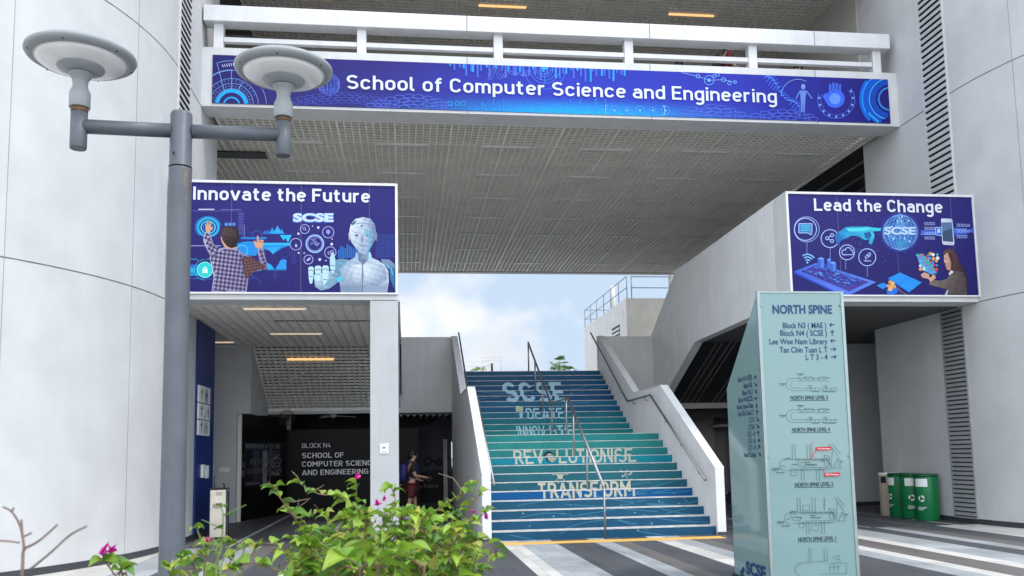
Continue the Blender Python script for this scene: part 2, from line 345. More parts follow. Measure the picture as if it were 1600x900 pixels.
def din_tris(body, w=.165):
    k = ('din', body, w)
    if k in _tc: return _tc[k]
    b, t, xh, m_ = w/2, 1-w/2, .74-w/2, .5
    def arc(cx, cy, rx, ry, a0, a1, n=10): return [(cx+rx*math.cos(R(a0+(a1-a0)*i/n)), cy+ry*math.sin(R(a0+(a1-a0)*i/n))) for i in range(n+1)]
    def oval(W, y0, y1): r_ = W/2; return arc(r_, y1-r_, r_, r_, 180, 0, 12)+arc(r_, y0+r_, r_, r_, 0, -180, 12)
    def glyph(c):
        S = []; W = .42
        if c == 'o': S = [oval(W, b, xh)+['c']]
        elif c == 'c': S = [arc(W/2, xh-W/2, W/2, W/2, 20, 180)+arc(W/2, b+W/2, W/2, W/2, 180, 340)]
        elif c == 'e': S = [[(0, .385), (W, .385)], arc(W/2, xh-W/2, W/2, W/2, 0, 180)+arc(W/2, b+W/2, W/2, W/2, 180, 325)]; S[1] = [(W, .385)]+S[1]
        elif c == 'a': S = [[(W, 0)]+arc(W/2, xh-W/2, W/2, W/2, 0, 150), [(W, .43)]+arc(.18, b+(.43-b)/2, .18, (.43-b)/2, 90, 270)+[(W, b)]]
        elif c in 'dpg':
            S = [oval(W, b, xh)+['c']]
            if c == 'd': S.append([(W, 0), (W, 1)])
            if c == 'p': S.append([(0, .74), (0, -.24)])
            if c == 'g': S.append([(W, .74)]+arc(W/2, -.02-b, W/2, .17, 0, -150))
        elif c in 'hn': S = [[(0, 0), (0, 1 if c == 'h' else .74)], arc(W/2, xh-W/2, W/2, W/2, 170, 0)+[(W, 0)]]
        elif c == 'm': q = .36; S = [[(0, 0), (0, .74)], arc(q/2, xh-q/2, q/2, q/2, 170, 0)+[(q, 0)], arc(q*1.5, xh-q/2, q/2, q/2, 170, 0)+[(2*q, 0)]]; W = 2*q
        elif c == 'u': S = [[(0, .74)]+arc(W/2, b+W/2, W/2, W/2, 180, 350), [(W, .74), (W, 0)]]
        elif c == 'r': W = .27; S = [[(0, 0), (0, .74)], arc(.2, xh-.2, .2, .2, 170, 62)]
        elif c == 't': W = .30; S = [[(.09, .93)]+arc(.09+.15, b+.15, .15, .15, 180, 275)+[(.31, b)], [(-.07, xh), (.31, xh)]]
        elif c == 'f': W = .29; S = [[(.09, 0)]+arc(.09+.15, t-.15, .15, .15, 180, 85)+[(.31, t)], [(-.06, xh), (.29, xh)]]
        elif c == 'i': W = 0; S = [[(0, 0), (0, .74)], [(0, .85), (0, .85+w*.95)]]
        elif c == 'l': W = .16; S = [[(0, 1)]+arc(.13, b+.13, .13, .13, 180, 270)+[(.18, b)]]
        elif c == 'v': W = .46; S = [[(-.02, .74), (W/2, .02)], [(W/2, .02), (W+.02, .74)]]
        elif c in 'S': W = .50; ry = (t-m_)/2; S = [arc(W/2, m_+ry, W/2, ry, 28, 270, 16)+arc(W/2, b+(m_-b)/2, W/2, (m_-b)/2, 90, -152, 16)[1:]]
        elif c in 'CG': W = .50; S = [arc(W/2, t-W/2, W/2, W/2, 18, 180)+arc(W/2, b+W/2, W/2, W/2, 180, 342 if c == 'C' else 360)]; S += [[(W, b+W/2-.02), (W, .47)], [(W+b, .47), (W*.55, .47)]] if c == 'G' else []
        elif c == 'O': W = .52; S = [oval(W, b, t)+['c']]
        elif c in 'EFL': W = .43; S = [[(0, 0), (0, 1)]]+([[(0, b), (W+b, b)]] if c in 'EL' else [])+([[(0, t), (W+b, t)], [(0, .51), (W, .51)]] if c in 'EF' else [])
        elif c == 'I': W = 0; S = [[(0, 0), (0, 1)]]
        elif c == 'D': W = .50; S = [[(0, 0), (0, 1)], [(0, t)]+arc(W-.25, t-.25, .25, .25, 90, 0)+arc(W-.25, b+.25, .25, .25, 0, -90)+[(0, b)]]
        elif c in 'PRB': W = .47; r_ = (t-.47)/2; S = [[(0, 0), (0, 1)], [(0, t)]+arc(W-r_, .47+r_, r_, r_, 90, -90)+[(0, .47)]]; S += [[(W*.42, .47), (W+.02, 0)]] if c == 'R' else []; S += [[(0, .47)]+arc(W-(.47-b)/2+.02, b+(.47-b)/2, (.47-b)/2, (.47-b)/2, 90, -90)+[(0, b)]] if c == 'B' else []
        elif c == 'A': W = .58; S = [[(-.02, 0), (W/2, 1-b*.4)], [(W/2, 1-b*.4), (W+.02, 0)], [(.1, .26), (W-.1, .26)]]
        elif c == 'N': W = .52; S = [[(0, 0), (0, 1)], [(0, .98), (W, .02)], [(W, 0), (W, 1)]]
        elif c == 'V': W = .56; S = [[(-.02, 1), (W/2, .03)], [(W/2, .03), (W+.02, 1)]]
        elif c == 'T': W = .50; S = [[(-b*.4, t), (W+b*.4, t)], [(W/2, t), (W/2, 0)]]
        elif c == 'U': W = .50; S = [[(0, 1)]+arc(W/2, b+W/2, W/2, W/2, 180, 360)+[(W, 1)]]
        elif c == 'M': W = .64; S = [[(0, 0), (0, 1)], [(0, .97), (W/2, .36)], [(W/2, .36), (W, .97)], [(W, 0), (W, 1)]]
        elif c == 'H': W = .50; S = [[(0, 0), (0, 1)], [(W, 0), (W, 1)], [(0, .51), (W, .51)]]
        elif c == 'K': W = .48; S = [[(0, 0), (0, 1)], [(0, .38), (W, 1)], [(.14, .52), (W+.02, 0)]]
        elif c == '4': W = .46; S = [[(.28, 1), (0, .3)], [(-.04, .27), (W+.08, .27)], [(.36, .52), (.36, 0)]]
        return W, S
    T = []; x = 0; lift = 0
    for c in body:
        if c == ' ': x += .30; continue
        W, S = glyph(c)
        for P in S:
            cl_ = P[-1] == 'c'; P = P[:-1] if cl_ else P; Q = []
            for p in P:
                if not Q or math.hypot(p[0]-Q[-1][0], p[1]-Q[-1][1]) > 1e-4: Q.append(p)
            if cl_ and math.hypot(Q[0][0]-Q[-1][0], Q[0][1]-Q[-1][1]) < 1e-4: Q.pop()
            n = len(Q); Lf, Rt = [], []
            for i in range(n):
                pr, nx = (Q[i-1], Q[(i+1) % n]) if cl_ else (Q[max(i-1, 0)], Q[min(i+1, n-1)])
                d1 = Vector((Q[i][0]-pr[0], Q[i][1]-pr[1])); d2 = Vector((nx[0]-Q[i][0], nx[1]-Q[i][1])); d1 = d1 if d1.length > 1e-6 else d2; d2 = d2 if d2.length > 1e-6 else d1
                d1.normalize(); d2.normalize(); a = Vector((-d1.y, d1.x)); e = (a+Vector((-d2.y, d2.x))).normalized(); s_ = w/2/max(.5, a.dot(e))
                Lf.append((Q[i][0]+e.x*s_+x+b, Q[i][1]+e.y*s_)); Rt.append((Q[i][0]-e.x*s_+x+b, Q[i][1]-e.y*s_))
            for i in range(n if cl_ else n-1): j = (i+1) % n; T.append([Lf[i], Lf[j], Rt[j]]); T.append([Lf[i], Rt[j], Rt[i]])
        x += W+w+.115
    _tc[k] = T; return T
def dtext(mb, pl, body, u0, u1, v0, cap, h=.004, w=.165, mirror=False, col=None):
    T = din_tris(body, w); xs = [q[0] for t in T for q in t]; a, b = min(xs), max(xs)
    for k, t in enumerate(T): mb.face([pl.p(u0+(u1-u0)*((b-x) if mirror else (x-a))/(b-a), v0+y*cap, h+.00001*(k % 60)) for x, y in t], col)
def text(mb, pl, body, u0, u1, v0, cap, h=.004, bold=.02, slope=0, mirror=False, col=None, thick=0):
    """write body from u0 to u1 on baseline v0 with capital height cap"""
    T = text_tris(body, bold); xs = [q[0] for t in T for q in t]; a, b = min(xs), max(xs)
    H = text_tris('H', bold); ys = [q[1] for t in H for q in t]; y0, y1 = min(ys), max(ys)
    for t in T:
        P = []
        for x, y in t:
            f = (x-a)/(b-a); f = 1-f if mirror else f
            P.append(pl.p(u0+(u1-u0)*f, v0+(y-y0)/(y1-y0)*cap+slope*f, h))
        mb.face(P, col)
class Art:
    """vector artwork digitised from the sign; Hm maps drawing units to metres on the sign"""
    def __init__(s, pl, Hm, h0=.002, step=.00025, clip=None): s.pl, s.H, s.h, s.st, s.mb, s.clip = pl, Hm, h0, step, MB(), clip; s.off = (0, 0, 1)
    def crop(s, x, y, k): s.off = (x, y, k)
    def m(s, x, y):
        x = s.off[0]+x/s.off[2]; y = s.off[1]+y/s.off[2]; H = s.H
        d = H[6]*x+H[7]*y+H[8]; return (H[0]*x+H[1]*y+H[2])/d, (H[3]*x+H[4]*y+H[5])/d
    def poly(s, pts, c, tri=False):
        s.h += s.st
        from mathutils.geometry import tessellate_polygon
        P = [s.pl.p(*s.m(*q), s.h) for q in pts]
        if len(P) <= 4: s.mb.face(P, c)
        else:
            for t in tessellate_polygon([[Vector((q[0], q[1], 0)) for q in pts]]): s.mb.face([P[i] for i in t], c)
    def shade(s, pts, ca, cb, cc=None, amp=.10, lv=3):
        """photographic tone inside a printed figure: ca at the left, cb at the right, cc toward the bottom, mottled"""
        from mathutils.geometry import tessellate_polygon
        s.h += s.st; xs = [q[0] for q in pts]; ys = [q[1] for q in pts]; x0, x1, y0, y1 = min(xs), max(xs), min(ys), max(ys)
        def col(x, y):
            u, v = (x-x0)/(x1-x0), (y-y0)/(y1-y0); c = [ca[i]+(cb[i]-ca[i])*u for i in range(3)]
            if cc: c = [c[i]+(cc[i]-c[i])*v*v for i in range(3)]
            k = 1+amp*(math.sin(x*.11+y*.05)+math.sin(x*.043-y*.13+1.7)+.8*math.sin(x*.31+y*.27)); return tuple(max(0, q*k) for q in c)
        def rec(t, d):
            if d == 0: s.mb.face([s.pl.p(*s.m(*q), s.h) for q in t], tuple(col(*q) for q in t)); return
            a, b, c = t; ab, bc, ca_ = [((p[0]+q[0])/2, (p[1]+q[1])/2) for p, q in ((a, b), (b, c), (c, a))]
            for k in ((a, ab, ca_), (ab, b, bc), (ca_, bc, c), (ab, bc, ca_)): rec(k, d-1)
        for t in tessellate_polygon([[Vector((q[0], q[1], 0)) for q in pts]]): rec([tuple(pts[i]) for i in t], lv)
    def rect(s, x0, y0, x1, y1, c): s.poly([(x0, y0), (x1, y0), (x1, y1), (x0, y1)], c)
    def grad(s, x0, y0, x1, y1, ct, cb):
        s.h += s.st; P = [s.pl.p(*s.m(*q), s.h) for q in ((x0, y0), (x1, y0), (x1, y1), (x0, y1))]; s.mb.face(P, (ct, ct, cb, cb))
    def disc(s, x, y, r, c, ry=None, n=28): s.poly([(x+r*math.cos(2*math.pi*k/n), y+(ry or r)*math.sin(2*math.pi*k/n)) for k in range(n)], c)
    def ring(s, x, y, r, w_, c, a0=0, a1=360, ry=None, n=40):
        s.h += s.st; q = (ry or r)/r; n = max(4, int(n*abs(a1-a0)/360))
        for k in range(n):
            t0, t1 = R(a0+(a1-a0)*k/n), R(a0+(a1-a0)*(k+1)/n); ro, ri = r+w_/2, r-w_/2
            s.mb.face([s.pl.p(*s.m(x+rr*math.cos(t), y+q*rr*math.sin(t)), s.h) for rr, t in ((ro, t0), (ro, t1), (ri, t1), (ri, t0))], c)
    def line(s, pts, w_, c):
        s.h += s.st
        for (x0, y0), (x1, y1) in zip(pts, pts[1:]):
            d = math.hypot(x1-x0, y1-y0) or 1; nx, ny = -(y1-y0)/d*w_/2, (x1-x0)/d*w_/2
            s.mb.face([s.pl.p(*s.m(*q), s.h) for q in ((x0+nx, y0+ny), (x1+nx, y1+ny), (x1-nx, y1-ny), (x0-nx, y0-ny))], c)
    def txt(s, body, x0, y0, x1, cap, c, bold=.02):
        """text whose baseline runs from (x0,y0) to x1, cap height in drawing units"""
        s.h += s.st
        T = text_tris(body, bold); xs = [q[0] for t in T for q in t]; a, b = min(xs), max(xs)
        H = text_tris('H', bold); ys = [q[1] for t in H for q in t]; ya, yb = min(ys), max(ys)
        for t in T: s.mb.face([s.pl.p(*s.m(x0+(x1-x0)*(x-a)/(b-a), y0-(y-ya)/(yb-ya)*cap), s.h) for x, y in t], c)
    def check(s, poly, cells, cols, ang=8):
        """a woven check clipped to poly"""
        def inside(x, y):
            r_ = False; j = len(poly)-1
            for i in range(len(poly)):
                (xi, yi), (xj, yj) = poly[i], poly[j]
                if (yi > y) != (yj > y) and x < (xj-xi)*(y-yi)/(yj-yi)+xi: r_ = not r_
                j = i
            return r_
        s.h += s.st; xs = [q[0] for q in poly]; ys = [q[1] for q in poly]; cx, cy = sum(xs)/len(xs), sum(ys)/len(ys); ca, sa = math.cos(R(ang)), math.sin(R(ang)); n = 24
        for i in range(-n, n):
            for j in range(-n, n):
                if (i % 2, j % 2) == (1, 1): continue
                q = [(cx+(a*ca-b*sa)*cells, cy+(a*sa+b*ca)*cells) for a, b in ((i, j), (i+1, j), (i+1, j+1), (i, j+1))]
                if all(inside(*k) for k in q): s.mb.face([s.pl.p(*s.m(*k), s.h) for k in q], cols[1] if (i % 2, j % 2) == (0, 0) else cols[0])
    def build(s, name, parent, m):
        if s.clip:
            u0, u1, v0, v1 = s.clip; o = MB()
            for f, c in zip(s.mb.f, s.mb.c):
                P = [Vector(s.mb.v[i]) for i in f]; cs = list(c) if isinstance(c[0], (tuple, list)) else [c]*len(P)
                for ax, lim, sg in ((0, u0, 1), (0, u1, -1), (2, v0, 1), (2, v1, -1)):
                    Q, D = [], []
                    for i in range(len(P)):
                        p, q = P[i], P[(i+1) % len(P)]; a, b = (p[ax]-lim)*sg, (q[ax]-lim)*sg
                        if a >= 0: Q.append(p); D.append(cs[i])
                        if (a >= 0) != (b >= 0): Q.append(p.lerp(q, a/(a-b))); D.append(cs[i])
                    P, cs = Q, D
                    if len(P) < 3: break
                if len(P) >= 3: o.face(P, tuple(cs))
            s.mb = o
        return s.mb.build(name, m, parent, fix=False)
H_SIGN = [0.0110090658, -6.21098791e-05, -6.91627972, -0.00034073811, -0.0109139368, 9.50215373, -8.8837696e-05, 7.76776069e-05, 1.0]
H_BANNER = [0.0125756017, -7.09478094e-05, -7.90043231, -0.000370261717, -0.012483516, 10.6408209, -8.8837696e-05, 7.76776069e-05, 1.0]
H_TOTF = [0.00649715358, -3.66550106e-05, -4.08173885, -0.000255704681, -0.00639325924, 6.22258253, -8.8837696e-05, 7.76776069e-05, 1.0]
H_TOTL = [0.000756104609, -0.000661120214, -8.51107855, -0.00227184563, 0.00616960503, -2.9660301, -0.00159176121, 8.98024394e-06, 1.0]

XC = 3.475
def mx_(x): return 2*XC-x

# ------------------------------------------------------------------ ground
g = MB().box(-300, 300, -60, 600, -.5, 0).build('paved_ground', M['paving']); tag(g, kind='structure')

# ------------------------------------------------------------------ the two curved towers
def tower(flip, label):
    f = (lambda x: mx_(x)) if flip else (lambda x: x)
    t = thing('curved_tower', label, 'building', (f(-9.8), 16, 0)); ox, oy = f(-9.8), 16
    H = 15.5; cx, cy, r = -9.78, 15.77, 5.75
    prof = [(-4.03, 19.0)]+[(cx+r*math.cos(R(-a)), cy+r*math.sin(R(-a))) for a in [0]+[k*2.5 for k in range(1, 49)]]+[(-14.5, 12), (-14.5, 19.0)]
    wall = MB().prism([(f(x)-ox, y-oy) for x, y in prof], 2, 0, H).build('tower_wall', M['wall'], t)
    me = wall.data
    for p in me.polygons: p.use_smooth = abs(p.normal.z) < .5
    wall.modifiers.new('split', 'EDGE_SPLIT').split_angle = R(20)
    def arc(off, a0, a1, z0, z1, name, m, n=30):
        b = MB()
        for k in range(n):
            A, B = a0+(a1-a0)*k/n, a0+(a1-a0)*(k+1)/n
            q = [(cx+rr*math.cos(R(-a)), cy+rr*math.sin(R(-a))) for rr, a in ((r-.03, A), (r+off, A), (r+off, B), (r-.03, B))]
            b.prism([(f(x)-ox, y-oy) for x, y in q], 2, z0, z1)
        return b.build(name, m, t)
    arc(.012, 0, 118, 0, .10, 'skirting', M['skirt'])
    box('skirting', M['skirt'], t, *sorted((f(-4.05)-ox, f(-4.018)-ox)), cy-oy, 19.01-oy, 0, .10)
    for z in (4.26, 8.597):
        arc(.004, 0, 118, z-.009, z+.009, 'joint', M['joint'])
    box('joint', M['joint'], t, *sorted((f(-4.05)-ox, f(-4.026)-ox)), cy-oy, 17.42-oy, 8.588, 8.606)
    for a in (16.5, 39, 62, 85):
        b = MB(); x, y = cx+(r-.02)*math.cos(R(-a)), cy+(r-.02)*math.sin(R(-a))
        q = [(cx+rr*math.cos(R(-aa)), cy+rr*math.sin(R(-aa))) for rr, aa in ((r-.03, a-.055), (r+.0035, a-.035), (r+.0035, a+.035), (r-.03, a+.035))]
        b.prism([(f(x)-ox, y-oy) for x, y in q], 2, .1, 15.4).build('joint', M['jointv'], t)
    # tall louvred vents: a frame, a dark recess, tilted blades
    for (z0, z1, pitch, rows) in ((6.5, 15.3, .135, None), (.12, 4.2, .088, None)):
        up = z0 > 5
        y0, y1 = (15.70, 16.46) if up else (15.76, 16.42)
        fr = MB(); xa = -4.03
        X = lambda d: f(xa+d)-ox
        gr = MB().box(*sorted((X(-.01), X(.004))), y0-oy, y1-oy, z0, z1).build('louvre_grille', M['black'] if up else M['dark'], t)
        for (ya, yb, za, zb) in ((y0-.03, y0, z0-.03, z1+.03), (y1, y1+.03, z0-.03, z1+.03), (y0, y1, z0-.03, z0), (y0, y1, z1, z1+.03)):
            fr.box(*sorted((X(-.01), X(.028))), ya-oy, yb-oy, za, zb)
        fr.build('frame', M['white'] if up else M['vent'], gr)
        bl = MB(); z = z0+.02; cnt = 0
        while z < z1-.05:
            hgt = pitch*(.52 if up else .62)
            if up: q = [(X(.004), z), (X(.034), z-.03), (X(.034), z-.03+hgt*.8), (X(.004), z+hgt)]
            else: q = [(X(.004), z+hgt), (X(.03), z), (X(.034), z+.008), (X(.008), z+hgt+.01)]
            bl.prism(q, 1, y0-oy, y1-oy); z += pitch
        bl.build('blades', M['blade'] if up else M['vent'], gr)
    return t
tl_ = tower(False, 'white curved concrete tower with blue wall panel behind the lamp post')
tr_ = tower(True, 'white curved concrete tower with floor level louvre behind the green bins')

# blue painted panel on the left tower and the things fixed to it
tag(box('blue_wall_panel', M['blue'], None, -4.026, -3.995, 17.42, 18.98, .1, 4.24), 'tall deep blue wall panel carrying three white direction signs', 'wall panel')
SGN = Plane((-3.965, 0, 0), (0, 1, 0), (0, 0, 1), (1, 0, 0))
for i, (z0, z1, lab) in enumerate(((2.64, 2.97, 'topmost white direction sign with arrow and lift pictogram on blue panel'), (2.31, 2.62, 'middle white direction sign with arrow and stairs pictogram on blue panel'), (1.99, 2.29, 'lowest white direction sign with arrow and toilet figures on blue panel'))):
    t = thing('direction_sign', lab, 'sign', (-3.995, 17.95, z0), 'white direction signs on the blue panel')
    MB().box(0, .03, -.47, .52, 0, z1-z0).build('sign_plate', M['sticker'], t, bevel=.004)
    b = MB(); pl = Plane((.031, 0, 0), (0, 1, 0), (0, 0, 1), (1, 0, 0)); h = z1-z0
    def q4(u0, v0, u1, v1): b.face([pl.p(u0, v0), pl.p(u1, v0), pl.p(u1, v1), pl.p(u0, v1)])
    q4(-.24, .06, -.20, .2); b.face([pl.p(-.30, .19), pl.p(-.14, .19), pl.p(-.22, .28)])
    def figure(u):
        b.face([pl.p(u+.025*math.cos(k*math.pi/5), .25+.025*math.sin(k*math.pi/5)) for k in range(10)])
        q4(u-.035, .13, u+.035, .22); q4(u-.03, .04, u-.004, .13); q4(u+.004, .04, u+.03, .13)
    if i == 2: figure(.08); q4(.155, .04, .165, .27); figure(.25)
    elif i == 1:
        for k in range(4): q4(.05+.07*k, .05+.05*k, .13+.07*k, .075+.05*k); q4(.05+.07*k, .03+.05*k, .065+.07*k, .075+.05*k)
        figure(.36)
    else:
        figure(.08); figure(.17); figure(.26); q4(.03, .015, .31, .025); q4(.03, .295, .31, .305)
    b.build('pictogram', M['line_ink'], t, fix=False)
for y, z0, z1, dy, lab in ((17.86, 1.16, 1.42, .2, 'white switch box on the blue panel, nearer the lamp post'), (18.22, 1.14, 1.40, .17, 'narrow white switch box on the blue panel, nearer the fountain')):
    t = thing('switch_box', lab, 'switch box', (-3.995, y, z0), 'switch boxes on the blue panel')
    MB().box(0, .05, 0, dy, 0, z1-z0).build('cover', M['sticker'], t, bevel=.006); MB().box(.05, .058, dy*.3, dy*.7, .1, .16).build('rocker', M['lattice'], t)

# ------------------------------------------------------------------ lattice builder (egg-crate ceilings)
def lattice(name, parent, x0, x1, y0, y1, z, cell, h, tk, m, back, seam=None, void=.2, drop=0):
    b = MB(); nx = round((x1-x0)/cell); ny = round((y1-y0)/cell)
    for i in range(nx+1):
        x = x0+(x1-x0)*i/nx; wd = tk*(1.9 if seam and i % seam == 0 else 1); b.box(x-wd/2, x+wd/2, y0, y1, z-drop, z+h)
    for j in range(ny+1):
        y = y0+(y1-y0)*j/ny; wd = tk*(1.9 if seam and j % seam == 0 else 1); b.box(x0, x1, y-wd/2, y+wd/2, z+.003, z+h-.003)
    o = b.build(name, m, parent, fix=False)
    MB().box(x0-.05, x1+.05, y0-.05, y1+.05, z+h+void, z+h+void+.05).build('ceiling_backing', back, o)
    return o
def strip_lights(parent, xs, ys, z, m, ln=1.18, wd=.07, hh=.04):
    for x in xs:
        for y in ys: MB().box(x, x+ln, y-wd/2, y+wd/2, z-.012, z+hh).build('strip_light', m, parent)

# ------------------------------------------------------------------ footbridge
br = thing('footbridge', 'white concrete footbridge spanning between the two towers, railing above', 'bridge')
box('fascia', M['white'], br, -4.028, 10.978, 17.43, 18.0, 8.597, 9.835)
box('deck', M['beige'], br, -4.0, 10.95, 18.0, 33.3, 9.1, 9.4)
box('soffit_lip', M['white'], br, -4.02, 10.96, 18.0, 18.2, 8.66, 9.1)
lat = lattice('soffit_lattice', br, -3.9, 10.85, 18.22, 33.3, 8.66, .155, .05, .022, M['sofgrid'], M['voiddark'], seam=8)
strip_lights(lat, (-3.0, -.6, 1.8, 4.2, 6.6, 9.0), (19.5, 21.55, 23.57, 25.5, 27.55, 29.6, 31.7), 8.65, M['unlit'])
box('end_beam', M['beige'], br, -4.0, 10.95, 33.3, 33.6, 8.63, 9.6)
for x in (-3.72, -.84, 2.02, 4.86, 7.66, 10.56): box('rail_post', M['cap'], br, x-.095, x+.095, 17.47, 17.66, 9.835, 10.37, bevel=.008)
box('top_rail', M['cap'], br, -4.0, 10.83, 17.36, 17.72, 10.37, 10.71, bevel=.012)
box('middle_rail', M['cap'], br, -3.62, 10.46, 17.5, 17.62, 10.0, 10.1, bevel=.006)
b = MB()
for x in (1.35, 5.3, 9.05): b.box(x-.006, x+.006, 17.424, 17.43, 8.6, 9.83); b.box(x-.006, x+.006, 17.354, 17.36, 10.38, 10.70)
b.build('joint', M['joint'], br)
l2 = lattice('soffit_lattice', br, -9.0, -3.92, 19.1, 33.3, 8.66, .155, .05, .022, M['sofgrid'], M['voiddark'], seam=8)
box('side_wall', M['grey'], br, -9.2, -9.0, 19.02, 33.3, 3.5, 13.3)
# dark openings at the side of the soffit
for y in (20.2, 22.6): box('vent_slot', M['black'], br, -5.0, -3.2, y, y+.45, 8.63, 8.655)
# upper storey over the bridge
us = thing('upper_storey', 'shaded upper storey with lattice ceiling above the footbridge railing', 'storey')
lu = lattice('lattice_ceiling', us, -4.0, 10.94, 17.5, 23.1, 12.9, .15, .08, .022, M['lattice'], M['latdark'], void=.15)
for x, m in ((-2.98, 'lit'), (1.93, 'lit'), (6.92, 'lit')): MB().box(x, x+1.22, 20.88, 20.94, 12.86, 12.895).build('strip_light', M[m], lu)
box('back_beam', M['tan'], us, -4.0, 9.6, 23.1, 23.4, 12.3, 13.3)
box('back_wall', M['tan'], us, -4.0, 9.6, 23.15, 23.4, 9.4, 12.3)
box('lobby_wall', M['beige'], us, 9.6, 10.95, 23.15, 23.4, 9.4, 13.2)
box('door', M['darker'], us, 10.05, 10.35, 23.08, 23.15, 9.42, 12.2)
box('upper_roof', M['white'], us, -4.0, 10.95, 17.6, 33, 13.3, 14.6)
box('side_room', M['beige'], us, 10.96, 11.1, 18.9, 23.4, 9.4, 14.6); box('side_room', M['tan'], us, -9.0, -4.0, 23.15, 23.4, 9.4, 14.6); box('side_ceiling', M['latdark'], us, -9.0, -4.0, 19.02, 23.2, 12.95, 13.1)
b = MB().tube([(10.75, 18.4, 12.35), (10.3, 18.4, 12.35), (10.15, 18.4, 12.5), (10.15, 18.4, 12.9)], .07, 10); b.build('drain_pipe', M['dark'], us)

# banner
bn = thing('school_banner', 'long blue banner reading School of Computer Science and Engineering on the footbridge', 'banner', (0, 0, 0))
def lerp(a, b, t): return tuple(a[i]+(b[i]-a[i])*t for i in range(3))
def banner_col(u, v):
    base = lerp(rgb(46, 40, 114), rgb(42, 50, 172), min(1, max(0, (u-.25)/.25))); base = lerp(base, rgb(38, 34, 124), min(1, max(0, (u-.78)/.2)))
    gl = math.exp(-((u-.52)/.16)**2)*max(0, 1-v/.34)**1.2
    gr_ = .35*math.exp(-((u-.47)/.25)**2)*math.exp(-((v-.5)/.5)**2)
    return lerp(lerp(base, rgb(58, 78, 222), gr_), rgb(30, 176, 250), min(1, gl*1.25))
MB().box(-3.81, 10.75, 17.412, 17.43, 8.655, 9.67).build('banner_edge', M['navy'], bn)
b = MB(); nu, nv = 90, 10
for i in range(nu):
    for j in range(nv):
        q = [(i, j), (i+1, j), (i+1, j+1), (i, j+1)]
        b.face([(-3.81+14.56*a/nu, 17.410, 8.655+1.015*c/nv) for a, c in q], tuple(banner_col(a/nu, c/nv) for a, c in q))
b.build('banner_sheet', M['ink'], bn, fix=False)
A = Art(FRONT(17.410), H_BANNER, .0004, .00002, (-3.805, 10.745, 8.66, 9.665))
LB, CY, PB = rgb(140, 190, 255), rgb(30, 180, 255), rgb(92, 110, 226)
A.crop(330, 85, 1600/230)          # left dial
ccx, ccy = 222, 556
A.ring(ccx, ccy, 158, 36, CY, 183, 357); A.ring(ccx, ccy, 86, 16, CY, 185, 355)
for r_ in (182, 240, 292): A.ring(ccx, ccy, r_, 4, LB, 183, 357)
A.ring(ccx, ccy, 380, 4, LB, 215, 357)
for k in range(34):
    a = R(188+k*5); r0, r1 = (200, 226) if k % 2 else (196, 204); A.line([(ccx+r0*math.cos(a), ccy+r0*math.sin(a)), (ccx+r1*math.cos(a), ccy+r1*math.sin(a))], 3, LB)
for k in range(16):
    a = R(200+k*9); A.line([(ccx+260*math.cos(a), ccy+260*math.sin(a)), (ccx+284*math.cos(a), ccy+284*math.sin(a))], 3, LB)
A.line([(65, 100), (150, 420)], 5, LB); A.line([(222, 165), (222, 400)], 5, LB); A.line([(340, 300), (280, 430)], 5, LB)
A.ring(222, 560, 490, 5, LB, 251, 300); A.ring(222, 560, 390, 5, LB, 237, 272)
for k in range(6): A.line([(120+k*24, 112-k*4), (134+k*22, 142-k*3)], 6, rgb(220, 235, 255))
# wire sphere
sx_, sy_ = 1280, 330
for k in range(5): A.ring(sx_, sy_, 118, 3, rgb(110, 140, 250), 0, 360, ry=18+k*24)
for k in range(6): A.line([(sx_-100+k*40, sy_-60*math.sin(math.pi*(k+.5)/6)-60), (sx_-100+k*40, sy_+60*math.sin(math.pi*(k+.5)/6)+60)], 3, rgb(110, 140, 250))
for k in range(150):
    a, q = random.random()*6.28, 118*math.sqrt(random.random()); x, y = sx_+q*math.cos(a), sy_+q*math.sin(a); A.line([(x, y), (x+random.uniform(-22, 22), y+random.uniform(-22, 22))], 3, rgb(96, 126, 246))
def hexes(x0, x1, ybase, amp, rows, s_, c):
    for j in range(rows):
        i = 0; x = x0
        while x < x1:
            t = (x-x0)/(x1-x0); yy = ybase-amp*math.sin(math.pi*t)+(j*s_*.62); q = .75+.5*random.random(); xx = x+(s_*.87 if j % 2 else 0)
            A.line([(xx+s_*math.cos(R(60*k+30)), yy+s_*.42*math.sin(R(60*k+30))) for k in range(7)], 3, c); x += s_*1.74
hexes(900, 1900, 500, 70, 4, 46, PB)
A.crop(840, 60, 1600/580); hexes(580, 900, 340, 45, 4, 24, PB); hexes(900, 1200, 345, 30, 3, 22, PB)
A.crop(300, 60, 1600/560); hexes(800, 1150, 300, 40, 4, 24, PB)
A.crop(700, 90, 1600/260)          # hanging bars, waves, half dial
for k in range(46):
    x = 20+k*37+random.uniform(-12, 12); hh = random.uniform(20, 130); y0 = 62+x*.034; A.rect(x, y0, x+18, y0+hh, rgb(70, 110, 226) if k % 3 else rgb(40, 165, 252))
for ph in range(3): A.line([(380+k*9, 150+ph*6+65*math.sin(k*.42+ph*1.1)*math.cos(k*.05)) for k in range(46)], 3, rgb(110, 140, 240))
for r_ in (60, 85, 120, 150, 210): A.ring(930, 108, r_*.95, 4, rgb(90, 150, 250), 2, 178)
A.disc(930, 106, 38, CY, ry=12); A.line([(930, 100), (930, 250)], 3, rgb(120, 180, 255))
for x in (20, 90, 150): A.ring(x, 445, 22, 5, CY)
for k in range(40):
    x = 190+k*38+random.uniform(-12, 12); hh = random.uniform(30, 140); A.line([(x, 530), (x-random.uniform(-14, 20), 530-hh)], 4, rgb(44, 176, 255))
A.crop(840, 60, 1600/580)
